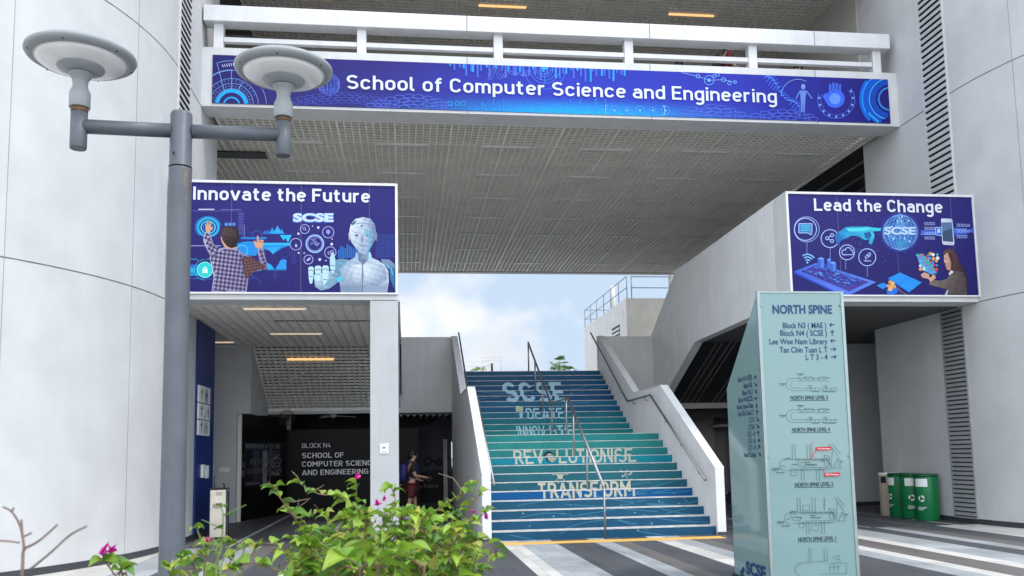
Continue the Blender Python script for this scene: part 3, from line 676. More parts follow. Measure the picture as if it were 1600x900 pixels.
for k in range(5): A.ring(330+k*55, 312, 13 if k % 2 else 17, 3, rgb(80, 160, 255)); A.disc(330+k*55, 312, 5, rgb(120, 190, 255))
A.line([(300, 290), (292, 290), (292, 330), (300, 330)], 3, LB); A.line([(536, 292), (546, 292), (546, 332), (536, 332)], 3, LB)
for x, y, r_ in ((738, 182, 20), (690, 165, 8), (775, 158, 7), (800, 180, 9), (825, 195, 7), (760, 165, 6), (850, 190, 6)): A.ring(x, y, r_, 3, rgb(110, 170, 255))
A.disc(738, 182, 8, rgb(110, 170, 255)); A.line([(738, 182), (690, 165), (620, 150)], 2, LB); A.line([(738, 182), (800, 180), (850, 190)], 2, LB)
for k in range(16):               # DNA
    t = k/15; x = 985+150*t; y = 165+150*t; A.line([(x-12, y+10+12*math.sin(t*9)), (x+14, y-8-12*math.sin(t*9))], 4, rgb(70, 110, 235)); A.disc(x, y-14*math.sin(t*9), 5, rgb(80, 130, 245))
A.disc(1143, 210, 9, rgb(130, 160, 235), ry=12); A.poly([(1128, 226), (1158, 226), (1152, 262), (1150, 320), (1144, 320), (1143, 270), (1140, 320), (1134, 320), (1132, 262)], rgb(110, 145, 232))
A.line([(1128, 230), (1112, 262)], 5, rgb(110, 145, 232)); A.line([(1158, 230), (1182, 262)], 5, rgb(110, 145, 232)); A.ring(1120, 250, 72, 2, LB, 180, 300)
for k in range(4): A.rect(1254+k*14, 190+abs(k-1.4)*6, 1264+k*14, 240, rgb(76, 116, 240))
A.disc(1280, 262, 42, rgb(66, 110, 245), ry=40); A.disc(1280, 262, 24, rgb(110, 160, 255)); A.poly([(1226, 250), (1240, 236), (1262, 280), (1250, 292)], rgb(70, 112, 240))
A.ring(1285, 266, 80, 3, rgb(90, 120, 235), -40, 200); A.ring(1285, 266, 66, 2, rgb(90, 120, 235), -40, 200)
for k in range(10): a = R(-30+k*24); A.disc(1285+73*math.cos(a), 266+73*math.sin(a), 5, rgb(130, 165, 250))
def arcs(r_, w_, c, a0, a1): A.ring(1516, 262, r_, w_, c, a0, a1)
arcs(126, 12, rgb(28, 110, 235), 133, 218); arcs(105, 30, rgb(20, 92, 215), 110, 238); arcs(88, 5, rgb(70, 180, 255), 103, 250); arcs(118, 4, CY, 150, 238)
arcs(72, 22, rgb(24, 80, 196), 96, 262); arcs(48, 8, rgb(60, 140, 230), 93, 262)
for k in range(5): A.rect(1424+k*9, 322+k*8, 1432+k*9, 332+k*8, rgb(60, 190, 255))
A.build('artwork', bn, M['ink'])
mb = MB(); dtext(mb, FRONT(17.410), 'School of Computer Science and Engineering', -1.14, 8.12, 9.035, .30, .016, .148)
mb.build('lettering', M['white_letter'], bn, fix=False)

# ------------------------------------------------------------------ sign boxes over the two entrances
def sign_box(x0, x1, label):
    t = thing('sign_box', label, 'sign', ((x0+x1)/2, 15.25, 4.26)); ox, oy, oz = (x0+x1)/2, 15.25, 4.26
    MB().box(x0-ox, x1-ox, .03, .55, 0, 2.1).build('box_beam', M['white'], t)
    fr = MB(); a, b_, c, d = x0-ox, x1-ox, .09, 2.1
    for q in ((a, b_, c, c+.03), (a, b_, d-.045, d), (a, a+.045, c+.03, d-.045), (b_-.045, b_, c+.03, d-.045)): fr.box(q[0], q[1], -.03, .028, q[2], q[3])
    fr.build('frame', M['cap'], t, bevel=.004)
    p = MB(); n = 12
    for i in range(n):
        for j in range(6):
            q = [(i, j), (i+1, j), (i+1, j+1), (i, j+1)]
            p.face([(a+.045+(b_-a-.09)*u/n, -.004, c+.03+(d-.075-c)*v/6) for u, v in q], tuple(lerp(rgb(34, 30, 104), rgb(44, 42, 120), v/6) for u, v in q))
    p.build('panel', M['ink'], t, fix=False)
    for k in range(1, 4): u = a+(b_-a)*(k-.12)/3.3; s = MB(); s.face([(u, -.0046, c+.03), (u+.006, -.0046, c+.03), (u+.006, -.0046, d-.05), (u, -.0046, d-.05)]); s.build('panel_seam', M['joint'], t, fix=False)
    return t
def art_parent(art, t, name):
    o = art.build(name, None, M['ink']); o.parent = t; o.matrix_parent_inverse = Matrix.Translation(-Vector(t.location)); return o
def letter_parent(mb, t, m=None):
    o = mb.build('lettering', m or M['white_letter'], None, fix=False); o.parent = t; o.matrix_parent_inverse = Matrix.Translation(-Vector(t.location)); return o
SL = sign_box(-4.02, -.10, 'blue sign box reading Innovate the Future, robot and checked shirt picture')
SR = sign_box(7.18, 11.03, 'blue sign box reading Lead the Change, pointing hand and globe picture')
mb = MB(); dtext(mb, FRONT(15.246), 'Innovate the Future', -3.62, -.585, 6.005, .235, .0135, .168); letter_parent(mb, SL)
mb = MB(); dtext(mb, FRONT(15.246), 'Lead the Change', 7.74, 10.36, 5.995, .24, .0135, .165); letter_parent(mb, SR)
# --- left picture
A = Art(FRONT(15.246), H_SIGN, .0008, .00002, (-3.97, -.15, 4.385, 6.31))
C1, C2, C3 = rgb(30, 150, 225), rgb(60, 200, 240), rgb(34, 80, 180)
A.crop(290, 320, 6)
A.rect(50, 55, 520, 60, rgb(92, 92, 170)); A.rect(120, 38, 270, 50, rgb(190, 190, 225)); A.rect(330, 42, 520, 47, rgb(120, 120, 185))
for k in range(14): A.rect(495, 75+k*15, 545, 82+k*15, rgb(88, 92, 172))
for k in range(6): A.rect(548, 190+k*20, 554, 204+k*20, rgb(140, 150, 210))
for x in (382, 418, 454): A.disc(x, 183, 16, rgb(86, 140, 214))
A.ring(212, 212, 118, 10, rgb(40, 130, 200), 130, 350, ry=100)
A.ring(212, 212, 96, 24, rgb(42, 170, 222), 0, 360, ry=84); A.ring(212, 212, 66, 12, rgb(70, 200, 235), 0, 360, ry=58); A.ring(212, 212, 44, 10, rgb(36, 120, 200), ry=38)
A.rect(30, 382, 330, 388, rgb(170, 175, 225)); A.line([(30, 510), (105, 510), (120, 528)], 4, C2); A.line([(200, 515), (220, 505), (250, 505)], 4, C2)
A.grad(28, 560, 180, 665, rgb(30, 110, 190), rgb(20, 150, 200)); A.rect(34, 592, 84, 632, rgb(40, 170, 215)); A.ring(180, 610, 96, 3, C2, 90, 270); A.line([(30, 690), (250, 696)], 3, C1)
A.disc(182, 610, 72, rgb(40, 205, 205)); A.ring(182, 610, 72, 7, rgb(140, 240, 235)); A.rect(160, 602, 206, 640, rgb(235, 250, 250)); A.ring(183, 600, 16, 7, rgb(235, 250, 250), 180, 360); A.disc(183, 618, 5, rgb(40, 180, 185))
# screens right of the man
A.grad(520, 305, 760, 325, C1, C3); A.ring(670, 290, 46, 4, rgb(60, 110, 190)); A.line([(560, 258), (640, 262)], 3, C3); A.line([(730, 275), (1040, 278)], 4, C3)
for x, hh in ((745, 30), (772, 40), (812, 60), (862, 80), (900, 45)): A.poly([(x-28, 272), (x+28, 272), (x, 272-hh)], C1 if hh > 44 else rgb(40, 110, 190))
A.poly([(820, 272), (905, 272), (862, 196)], rgb(40, 165, 228))
for x, hh in ((920, 50), (960, 70)): A.poly([(x-36, 285), (x+34, 285), (x, 285+hh)], rgb(40, 190, 240))
A.poly([(480, 365), (560, 345), (640, 345), (700, 365), (980, 360), (980, 382), (905, 405), (870, 430), (820, 462), (790, 430), (700, 410), (660, 480), (560, 470), (500, 430)], rgb(30, 140, 216))
A.grad(735, 358, 980, 384, rgb(50, 200, 245), rgb(30, 150, 225)); A.poly([(745, 400), (900, 395), (850, 425), (820, 465), (790, 432)], rgb(48, 165, 235))
A.ring(530, 430, 52, 8, C2, 200, 420); A.line([(970, 385), (975, 470), (900, 505)], 4, C3)
A.poly([(765, 545), (800, 560), (830, 600), (830, 606), (765, 606)], rgb(40, 165, 240)); A.poly([(840, 606), (870, 560), (890, 520), (920, 510), (945, 518), (945, 606)], rgb(44, 150, 235)); A.line([(760, 612), (946, 612)], 4, C1)
for k in range(3): A.line([(830+k*12, 620), (830+k*12, 690)], 4, rgb(60, 70, 160))
A.line([(600, 640), (640, 680), (700, 715), (706, 750)], 4, rgb(70, 90, 190)); A.line([(640, 680), (600, 700)], 4, rgb(70, 90, 190))
for k in range(7): A.line([(590+k*70, 640+k*4), (740+k*50, 700+k*12)], 2, rgb(66, 66, 160))
for k in range(14): A.rect(996+(k % 2)*22, 430+k*9, 1006+(k % 2)*22, 436+k*9, rgb(80, 96, 186))
# the man in the checked shirt, from behind
SKIN, HAIR, SH, SD, SWh = rgb(214, 160, 132), rgb(54, 42, 42), rgb(172, 168, 200), rgb(52, 42, 74), rgb(226, 224, 238)
A.poly([(192, 265), (186, 205), (188, 160), (200, 200), (204, 155), (214, 152), (218, 195), (232, 160), (242, 166), (236, 205), (262, 214), (258, 226), (238, 238), (226, 268)], SKIN)
ARM = [(186, 262), (226, 262), (240, 300), (262, 370), (320, 410), (300, 510), (240, 490), (200, 420), (166, 340), (170, 300)]
BODY = [(262, 425), (360, 402), (480, 412), (560, 470), (612, 480), (620, 600), (590, 680), (572, 820), (242, 820), (262, 690), (252, 600), (225, 500)]
RARM = [(598, 480), (640, 520), (700, 540), (680, 470), (676, 404), (728, 400), (744, 480), (770, 580), (752, 604), (640, 628), (590, 640)]
for P in (ARM, BODY, RARM): A.shade(P, rgb(186, 182, 212), rgb(128, 118, 152), rgb(150, 144, 178), .06)
for P, an in ((ARM, 28), (BODY, 8), (RARM, -20)): A.check(P, 19, (rgb(108, 98, 138), SD), an)
A.poly([(520, 500), (612, 482), (700, 545), (768, 585), (640, 628), (596, 680), (560, 700), (540, 600)], rgb(96, 66, 70)); A.check([(520, 500), (612, 482), (700, 545), (768, 585), (640, 628), (596, 680), (560, 700), (540, 600)], 14, (rgb(58, 42, 52), rgb(140, 96, 90)), -10)
A.poly([(366, 400), (340, 350), (330, 310), (338, 292), (352, 330), (380, 360), (480, 390), (478, 412), (420, 412)], SKIN)
A.shade([(345, 330), (330, 270), (336, 235), (370, 206), (430, 200), (480, 212), (500, 250), (498, 320), (474, 396), (430, 408), (392, 392), (364, 360)], rgb(78, 60, 56), rgb(40, 30, 32), rgb(34, 26, 30), .16)
for k in range(7): A.line([(370+k*16, 215+abs(k-3)*5), (360+k*18, 290+k*3)], 5, rgb(92, 74, 70))
A.poly([(660, 404), (636, 345), (650, 338), (668, 356), (670, 290), (682, 288), (688, 345), (704, 326), (734, 332), (730, 372), (722, 404)], SKIN)
A.poly([(690, 345), (734, 336), (730, 352), (694, 362)], rgb(180, 126, 104))
# --- emblems and robot
A.crop(440, 320, 6)
for dx, dy, c in ((-7, 10, rgb(64, 96, 190)), (-3, 5, rgb(90, 130, 226)), (0, 0, rgb(196, 220, 252))): A.txt('SCSE', 108+dx, 160+dy, 488+dx, 80, c, .05)
LV = rgb(176, 180, 240)
for x, y, r_ in ((218, 228, 42), (437, 258, 53), (134, 370, 54), (457, 448, 53), (252, 514, 42)): A.ring(x, y, r_, 6, LV)
A.ring(312, 366, 80, 15, rgb(150, 180, 245)); A.ring(312, 366, 66, 4, LV)
for k in range(20):
    a = random.random()*6.28; q = 44*math.sqrt(random.random()); x, y = 308+q*math.cos(a), 364+q*math.sin(a); A.line([(x, y), (x+random.uniform(-24, 24), y), (x+10, y+random.uniform(-20, 20))], 4, rgb(150, 160, 230))
A.ring(212, 222, 12, 5, LV); A.line([(220, 230), (234, 242)], 5, LV); A.poly([(415, 238), (437, 230), (459, 238), (457, 266), (437, 284), (417, 266)], rgb(110, 118, 205)); A.disc(437, 256, 10, LV)
A.disc(137, 385, 12, LV); A.rect(132, 365, 140, 385, LV); A.ring(446, 452, 12, 5, LV); A.ring(474, 440, 12, 5, LV); A.poly([(232, 518), (262, 494), (274, 508), (244, 532)], LV)
for x, y, r_ in ((344, 214, 12), (158, 272, 11), (290, 200, 6), (474, 322, 6), (470, 370, 13), (160, 452, 9), (212, 454, 7), (358, 514, 13), (416, 524, 6)): A.disc(x, y, r_, rgb(206, 206, 248))
for k in range(9): A.rect(530+k*20, 400-((k*37) % 50)+20, 544+k*20, 500, rgb(40, 110, 196))
for k in range(13): A.line([(885+k*14, 275), (885+k*14, 500)], 2, rgb(70, 100, 190)); A.line([(885, 285+k*17), (1062, 285+k*17)], 2, rgb(70, 100, 190))
W1, W2, W3, W4, CYG = rgb(206, 216, 228), rgb(168, 182, 200), rgb(128, 146, 170), rgb(86, 104, 134), rgb(90, 190, 220)
A.poly([(500, 520), (560, 504), (640, 520), (600, 600), (520, 640), (470, 640)], rgb(110, 150, 176)); A.poly([(930, 510), (1010, 514), (1062, 560), (1062, 640), (1000, 600), (950, 560)], rgb(120, 140, 170))
A.poly([(1000, 560), (1062, 600), (1062, 800), (1020, 700)], rgb(60, 110, 160)); A.line([(985, 560), (1030, 600), (1040, 660)], 10, CYG); A.line([(530, 540), (580, 560), (560, 610)], 8, CYG)
A.shade([(700, 440), (830, 440), (850, 500), (900, 520), (960, 560), (1000, 620), (1006, 720), (990, 832), (556, 832), (540, 700), (536, 620), (580, 560), (640, 520), (690, 490)], rgb(150, 170, 194), rgb(196, 208, 222), W3)
A.shade([(768, 560), (940, 560), (980, 620), (985, 700), (900, 760), (780, 740)], rgb(214, 224, 234), rgb(138, 158, 184), W3); A.shade([(750, 560), (600, 570), (556, 620), (560, 720), (640, 770), (745, 745)], rgb(146, 170, 194), rgb(216, 224, 234), W3)
A.poly([(560, 760), (745, 770), (745, 832), (556, 832)], W3); A.poly([(768, 770), (985, 760), (985, 832), (768, 832)], rgb(142, 158, 180)); A.line([(757, 520), (757, 832)], 7, W4)
A.shade([(706, 440), (826, 440), (812, 520), (764, 560), (716, 520)], rgb(90, 112, 146), rgb(150, 168, 190), W4); A.line([(712, 450), (720, 520)], 8, CYG); A.line([(818, 440), (810, 525)], 8, CYG)
A.shade([(640, 300), (636, 240), (650, 180), (690, 135), (760, 116), (830, 130), (872, 180), (884, 240), (876, 320), (850, 380), (820, 430), (770, 466), (730, 450), (690, 400), (655, 350)], rgb(226, 234, 242), rgb(120, 144, 174), rgb(150, 170, 196))
A.shade([(790, 140), (850, 160), (880, 230), (872, 320), (846, 390), (800, 440), (810, 330), (830, 260)], rgb(176, 192, 212), rgb(96, 120, 156), rgb(110, 140, 170)); A.poly([(650, 178), (700, 140), (690, 180), (660, 196)], W4); A.line([(664, 182), (770, 172), (868, 190)], 4, W4)
A.poly([(625, 270), (640, 250), (642, 340), (632, 330)], W2); A.poly([(884, 250), (896, 280), (890, 340), (876, 330)], W3)
A.poly([(680, 284), (706, 276), (724, 290), (704, 298)], rgb(60, 74, 104)); A.poly([(784, 286), (806, 274), (830, 284), (808, 298)], rgb(50, 110, 160)); A.line([(676, 264), (724, 262)], 5, W3); A.line([(784, 262), (832, 258)], 5, W3)
A.poly([(748, 290), (758, 290), (768, 350), (740, 350)], W3); A.poly([(728, 384), (752, 376), (784, 384), (756, 396)], rgb(140, 132, 160)); A.line([(826, 240), (816, 310), (828, 380), (800, 440)], 9, CYG); A.disc(750, 200, 10, W4); A.disc(806, 262, 24, rgb(110, 180, 214))
A.poly([(455, 590), (452, 500), (470, 448), (492, 450), (504, 520), (504, 600)], rgb(176, 214, 226))
A.shade([(300, 660), (540, 600), (560, 700), (500, 750), (440, 790), (370, 804), (316, 770)], rgb(190, 220, 230), rgb(90, 130, 156), rgb(120, 150, 176))
for x, y0, y1, wd in ((276, 580, 740, 26), (342, 572, 720, 32), (412, 570, 770, 32), (480, 580, 640, 30)):
    A.poly([(x-wd, y0+14), (x-wd*.5, y0), (x+wd*.6, y0), (x+wd, y0+18), (x+wd*.8, y1-50), (x+wd*.4, y1), (x-wd*.4, y1), (x-wd*.8, y1-50)], rgb(184, 220, 230)); A.line([(x-wd*.8, y0+40), (x, y0+30), (x+wd*.8, y0+44)], 6, rgb(60, 90, 120)); A.line([(x-wd*.7, y1-70), (x+wd*.7, y1-66)], 6, rgb(70, 110, 140))
A.poly([(505, 690), (560, 670), (590, 690), (540, 730)], CYG); A.poly([(390, 770), (440, 700), (500, 690), (490, 750)], rgb(120, 160, 180))
art_parent(A, SL, 'artwork')
# --- right picture (1543/360 = 4.286)
A = Art(FRONT(15.246), H_SIGN, .0008, .00002, (7.23, 10.98, 4.385, 6.31)); A.crop(1200, 280, 1543/360)
LN = rgb(176, 200, 250)
for x, y, r_, w_ in ((250, 336, 74, 5), (258, 336, 84, 3), (415, 398, 60, 5), (528, 490, 50, 5), (664, 523, 57, 5)): A.ring(x, y, r_, w_, LN)
A.poly([(206, 298), (294, 298), (294, 352), (288, 374), (268, 360), (206, 360)], rgb(60, 130, 190)); A.line([(206, 298), (294, 298), (294, 352), (290, 374), (264, 360), (206, 360), (206, 298)], 5, LN)
for y in (312, 327, 342): A.line([(220, y), (282, y)], 7, rgb(90, 190, 225))
for x, y in ((396, 396), (428, 375), (428, 414)): A.ring(x, y, 10, 5, LN)
A.line([(404, 391), (420, 380)], 5, LN); A.line([(404, 402), (420, 410)], 5, LN)
A.ring(512, 490, 18, 5, LN, 60, 300); A.ring(536, 478, 20, 5, LN, 180, 360); A.ring(556, 492, 14, 5, LN, 260, 450); A.line([(500, 506), (558, 506)], 5, LN)
A.line([(640, 548), (690, 548)], 5, LN); A.line([(655, 540), (650, 520), (680, 492), (688, 505), (660, 530)], 5, LN); A.line([(662, 505), (680, 520)], 5, LN)
for x, y0, y1 in ((260, 424, 520), (416, 462, 545), (520, 545, 610), (664, 585, 660)):
    for k in range(int((y1-y0)/9)): A.rect(x-2, y0+k*9, x+2, y0+k*9+4, LN)
A.shade([(440, 374), (520, 322), (560, 318), (660, 318), (700, 324), (760, 330), (776, 336), (760, 346), (700, 350), (712, 372), (708, 402), (698, 424), (694, 438), (672, 432), (680, 404), (648, 408), (600, 380), (560, 378), (500, 404), (462, 434)], rgb(30, 120, 190), rgb(70, 214, 232), rgb(30, 150, 200))
A.poly([(640, 360), (680, 352), (694, 376), (676, 402), (650, 394)], rgb(34, 96, 160)); A.poly([(520, 330), (660, 326), (700, 334), (600, 350), (540, 350)], rgb(90, 218, 232)); A.poly([(440, 374), (470, 355), (500, 404), (462, 434)], rgb(36, 110, 180))
A.disc(884, 356, 132, rgb(52, 56, 146), ry=134); A.disc(884, 356, 116, rgb(48, 76, 160), ry=118); A.disc(884, 366, 84, rgb(56, 110, 186))
for k in range(5): A.ring(884, 356, 116, 3, rgb(110, 170, 226), ry=18+24*k)
for k in range(4): A.ring(884, 356, 30+26*k, 3, rgb(110, 170, 226), ry=118)
pts = [(884+112*math.sqrt(random.random())*math.cos(t), 356+114*math.sqrt(random.random())*math.sin(t)) for t in [random.random()*6.28 for _ in range(26)]]
for k in range(len(pts)-1): A.line([pts[k], pts[k+1]], 2, rgb(130, 190, 236))
for q in pts[::2]: A.disc(q[0], q[1], 6, rgb(170, 220, 255))
A.poly([(856, 430), (886, 400), (920, 424), (884, 474)], rgb(60, 150, 190))
for dx, dy, c in ((4, 5, rgb(50, 80, 170)), (0, 0, rgb(190, 216, 250))): A.txt('SCSE', 776+dx, 372+dy, 988+dx, 52, c, .045)
for k in range(150):
    x, y = random.gauss(700, 140), random.gauss(400, 110)
    if 480 < x < 1120 and 240 < y < 560: A.disc(x, y, random.uniform(1, 3.2), rgb(110, 130, 220), n=6)
# wifi, isometric phone city
for r_ in (20, 38, 56): A.ring(262, 560, r_, 8, rgb(130, 190, 250), 235, 325)
A.disc(262, 558, 7, rgb(130, 190, 250))
A.shade([(172, 618), (320, 562), (724, 690), (545, 776), (500, 776)], rgb(60, 96, 206), rgb(96, 136, 230), rgb(90, 120, 220), .04); A.poly([(172, 618), (500, 776), (500, 790), (172, 632)], rgb(50, 70, 180)); A.poly([(216, 616), (322, 576), (676, 690), (540, 752)], rgb(70, 62, 150))
for k in range(46):
    u, v = random.random(), random.random(); x, y = 226+u*300+v*108, 622+u*118-v*44; s_ = random.uniform(9, 20); hh = random.uniform(4, 22); c = random.choice((rgb(70, 120, 210), rgb(90, 150, 220), rgb(86, 84, 180), rgb(60, 90, 190)))
    A.poly([(x, y-hh), (x+s_, y-s_*.35-hh), (x+2*s_, y-hh), (x+s_, y+s_*.4-hh)], c); A.poly([(x, y-hh), (x+s_, y+s_*.4-hh), (x+s_, y+s_*.4), (x, y)], rgb(44, 50, 130)); A.poly([(x+2*s_, y-hh), (x+s_, y+s_*.4-hh), (x+s_, y+s_*.4), (x+2*s_, y)], rgb(54, 70, 160))
for x, y, hh, s_ in ((330, 590, 58, 22), (392, 592, 52, 14), (410, 612, 52, 22)):
    A.poly([(x, y-hh), (x+s_, y+9-hh), (x+s_, y+9), (x, y)], rgb(60, 96, 196)); A.poly([(x+2*s_, y-hh), (x+s_, y+9-hh), (x+s_, y+9), (x+2*s_, y)], rgb(76, 124, 222)); A.poly([(x, y-hh), (x+s_, y-9-hh), (x+2*s_, y-hh), (x+s_, y+9-hh)], rgb(110, 160, 240))
A.poly([(575, 740), (600, 728), (660, 712), (640, 730)], rgb(96, 130, 230))
A.poly([(802, 664), (882, 626), (1028, 692), (944, 756)], rgb(40, 150, 238)); A.poly([(802, 664), (944, 756), (944, 764), (802, 674)], rgb(30, 90, 200)); A.line([(874, 704), (950, 656)], 3, rgb(30, 100, 200))
A.poly([(724, 712), (770, 694), (806, 712), (766, 738)], rgb(40, 140, 236)); A.poly([(790, 738), (866, 728), (866, 762), (830, 776), (795, 770)], rgb(40, 120, 226))
for k, (x, y) in enumerate(((818, 690), (832, 700), (806, 716), (826, 722), (842, 720), (816, 738))): A.disc(x, y, 15, rgb(238, 186, 120) if k % 2 else rgb(224, 160, 96), ry=12)
A.line([(866, 724), (876, 744), (930, 776)], 3, rgb(200, 140, 150))
# phone and message boxes
A.grad(1020, 340, 1156, 376, rgb(60, 70, 190), rgb(80, 130, 230)); A.grad(1240, 330, 1330, 380, rgb(80, 130, 230), rgb(60, 70, 190)); A.poly([(1330, 350), (1384, 314), (1388, 366)], rgb(66, 96, 210))
for k in range(16): x, y = 1046+(k % 4)*18, 290+(k//4)*32; A.line([(x, y), (x+12, y+2), (x+13, y+18), (x+2, y+16), (x, y)], 3, rgb(170, 190, 246))
for k in range(14): x, y = 1262+(k % 5)*18, 300+(k//5)*38; A.line([(x, y+(k % 5)*3), (x+13, y), (x+14, y+16), (x+2, y+20), (x, y+(k % 5)*3)], 3, rgb(170, 190, 246))
A.shade([(1156, 270), (1164, 264), (1222, 266), (1232, 274), (1246, 432), (1238, 444), (1174, 440), (1164, 430)], rgb(226, 232, 242), rgb(180, 190, 210), rgb(200, 208, 224), .03); A.poly([(1158, 290), (1228, 290), (1238, 422), (1168, 416)], rgb(64, 84, 116)); A.poly([(1158, 290), (1228, 290), (1231, 330), (1162, 352)], rgb(90, 120, 160))
A.poly([(1118, 324), (1162, 324), (1162, 380), (1122, 374)], rgb(44, 110, 214)); A.line([(1118, 324), (1162, 324), (1162, 380), (1122, 374), (1118, 324)], 4, rgb(190, 214, 255)); A.txt('$', 1130, 366, 1152, 32, rgb(236, 244, 255), .03)
# colourful tiles and the woman with a watch
for x, y, r_ in ((1010, 520, 24), (1050, 540, 40), (1080, 590, 30)): A.poly([(x-r_, y-10), (x+r_, y-20), (x+8, y+r_)], rgb(120, 190, 236))
A.poly([(990, 498), (1060, 520), (1130, 630), (1090, 640), (1020, 600)], rgb(90, 160, 222)); pal = (rgb(70, 180, 110), rgb(220, 70, 90), rgb(60, 150, 226), rgb(236, 170, 80), rgb(236, 240, 248), rgb(80, 190, 210), rgb(150, 110, 210))
for k in range(30): x, y = 1018+(k % 6)*22+random.uniform(-6, 6), 506+(k//6)*24+random.uniform(-6, 6); A.disc(x, y, random.uniform(8, 13), pal[k % 7], n=8)
A.shade([(1168, 500), (1180, 478), (1206, 466), (1240, 474), (1262, 510), (1280, 560), (1320, 620), (1332, 690), (1328, 776), (1230, 776), (1226, 640), (1200, 610), (1186, 560)], rgb(110, 74, 70), rgb(44, 32, 38), rgb(60, 42, 48), .12)
A.shade([(1176, 512), (1200, 492), (1222, 520), (1232, 570), (1222, 606), (1200, 610), (1190, 600), (1192, 590), (1184, 582), (1188, 568), (1176, 556)], rgb(226, 182, 162), rgb(170, 118, 104), rgb(196, 146, 128), .05); A.poly([(1200, 492), (1226, 500), (1240, 560), (1236, 620), (1220, 606), (1224, 560)], rgb(70, 48, 52)); A.line([(1178, 536), (1196, 532)], 4, rgb(60, 40, 44)); A.line([(1190, 588), (1202, 586)], 4, rgb(170, 90, 90))
A.poly([(1206, 632), (1224, 610), (1240, 620), (1222, 660)], rgb(220, 214, 214)); A.shade([(1216, 642), (1250, 616), (1300, 624), (1326, 668), (1328, 776), (1190, 776), (1200, 740), (1130, 722), (1076, 708), (1084, 672), (1150, 682), (1190, 670)], rgb(136, 122, 116), rgb(74, 64, 64), rgb(84, 72, 72))
for q in ([(1200, 740), (1250, 690), (1290, 640)], [(1190, 672), (1230, 700)], [(1250, 776), (1270, 700)]): A.line(q, 4, rgb(76, 66, 68))
A.poly([(1020, 640), (1044, 624), (1080, 640), (1116, 642), (1120, 664), (1086, 690), (1070, 668), (1030, 660)], rgb(214, 166, 144)); A.poly([(1074, 642), (1092, 636), (1098, 650), (1080, 660)], rgb(50, 40, 50)); A.line([(1030, 650), (1056, 648)], 3, rgb(150, 100, 90))
A.poly([(1180, 776), (1196, 742), (1204, 744), (1196, 776)], rgb(190, 186, 190))
art_parent(A, SR, 'artwork')

# ------------------------------------------------------------------ pillars and ceilings under the signs
def pillar(x0, x1, label):
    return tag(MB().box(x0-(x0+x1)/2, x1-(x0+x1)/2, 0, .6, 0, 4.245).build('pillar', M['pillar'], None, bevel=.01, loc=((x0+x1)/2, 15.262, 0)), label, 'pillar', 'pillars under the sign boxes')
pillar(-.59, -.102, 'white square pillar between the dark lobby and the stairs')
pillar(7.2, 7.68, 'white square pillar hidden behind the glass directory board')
t = thing('wall_plaque', 'small white plaque with dark emblem on the white pillar', 'plaque', (-.35, 15.26, 1.56), None)
MB().box(-.075, .075, -.012, 0, 0, .17).build('plate', M['sticker'], t, bevel=.003)
b = MB(); b.face([(.028*math.cos(k*math.pi/8)-.005, -.0125, .1+.018*math.sin(k*math.pi/8)) for k in range(16)]); b.face([(-.05, -.0125, .022), (.05, -.0125, .022), (.05, -.0125, .034), (-.05, -.0125, .034)]); b.build('emblem', M['joint'], t, fix=False)

cl = thing('lobby_ceiling', 'pale slatted lobby ceiling under the Innovate sign, with strip lights', 'ceiling')
b = MB(); x = -4.0
ll = lattice('slatted_ceiling', cl, -4.0, -.12, 15.82, 21.75, 4.262, .2, .05, .035, M['lattice'], M['ceilpan'], void=.004)
for x, y, m in ((-2.92, 16.2, 'litsoft'), (-2.93, 19.48, 'litsoft'), (-5.1, 20.9, 'litsoft')): MB().box(x, x+1.12, y-.022, y+.022, 4.235, 4.258).build('strip_light', M[m], ll)
for x, y in ((-2.6, 17.7), (-1.4, 17.7)): MB().box(x, x+1.1, y-.03, y+.03, 4.255, 4.27).build('ceiling_slot', M['joint'], ll)
box('side_ceiling', M['ceilpan'], cl, -9, -4.02, 19.02, 21.75, 4.27, 4.35)
# sloping lattice below the stairs that lead up over the lobby
SLP = math.atan2(4.26-2.86, 24.4-21.78); sl_len = math.hypot(4.26-2.86, 24.4-21.78)
lo = lattice('sloping_lattice', cl, -3.7, -.12, 0, sl_len, 0, .15, .06, .026, M['lattice'], M['voiddark'], void=.25)
lo.location = (0, 21.78, 4.26); lo.rotation_euler = (-SLP, 0, 0)
MB().box(-2.92, -1.77, .50, .545, -.05, -.004).build('strip_light', M['lit'], lo)
for x, y, s in ((-1.1, 1.9, 0), (-2.6, 1.2, 0)): MB().lathe([(.04, -.04), (.04, 0)], (x, y, 0), 12).build('sprinkler', M['sticker'], lo)
box('edge_trim', M['lattice'], cl, -3.7, -.12, 24.38, 24.46, 2.80, 2.88)

lw = thing('lobby_walls', 'grey lobby side walls beyond the blue panel', 'wall')
box('end_wall', M['grey'], lw, -9, -4.05, 21.76, 21.95, 0, 4.27)
box('side_wall', M['grey'], lw, -4.05, -3.72, 21.76, 24.4, 2.62, 5.2)
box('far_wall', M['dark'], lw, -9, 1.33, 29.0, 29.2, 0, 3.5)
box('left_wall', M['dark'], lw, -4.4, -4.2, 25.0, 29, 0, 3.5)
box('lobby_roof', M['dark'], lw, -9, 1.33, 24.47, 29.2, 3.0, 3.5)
box('return_wall', M['grey'], lw, -9.2, -9, 19, 22, 0, 4.4)
tag(MB().box(-.12, .12, -.02, .0, -.06, .06).build('power_socket', M['sticker'], None, bevel=.004, loc=(-4.32, 21.755, 1.27)), 'white double power socket on the grey wall above the fountain', 'socket')

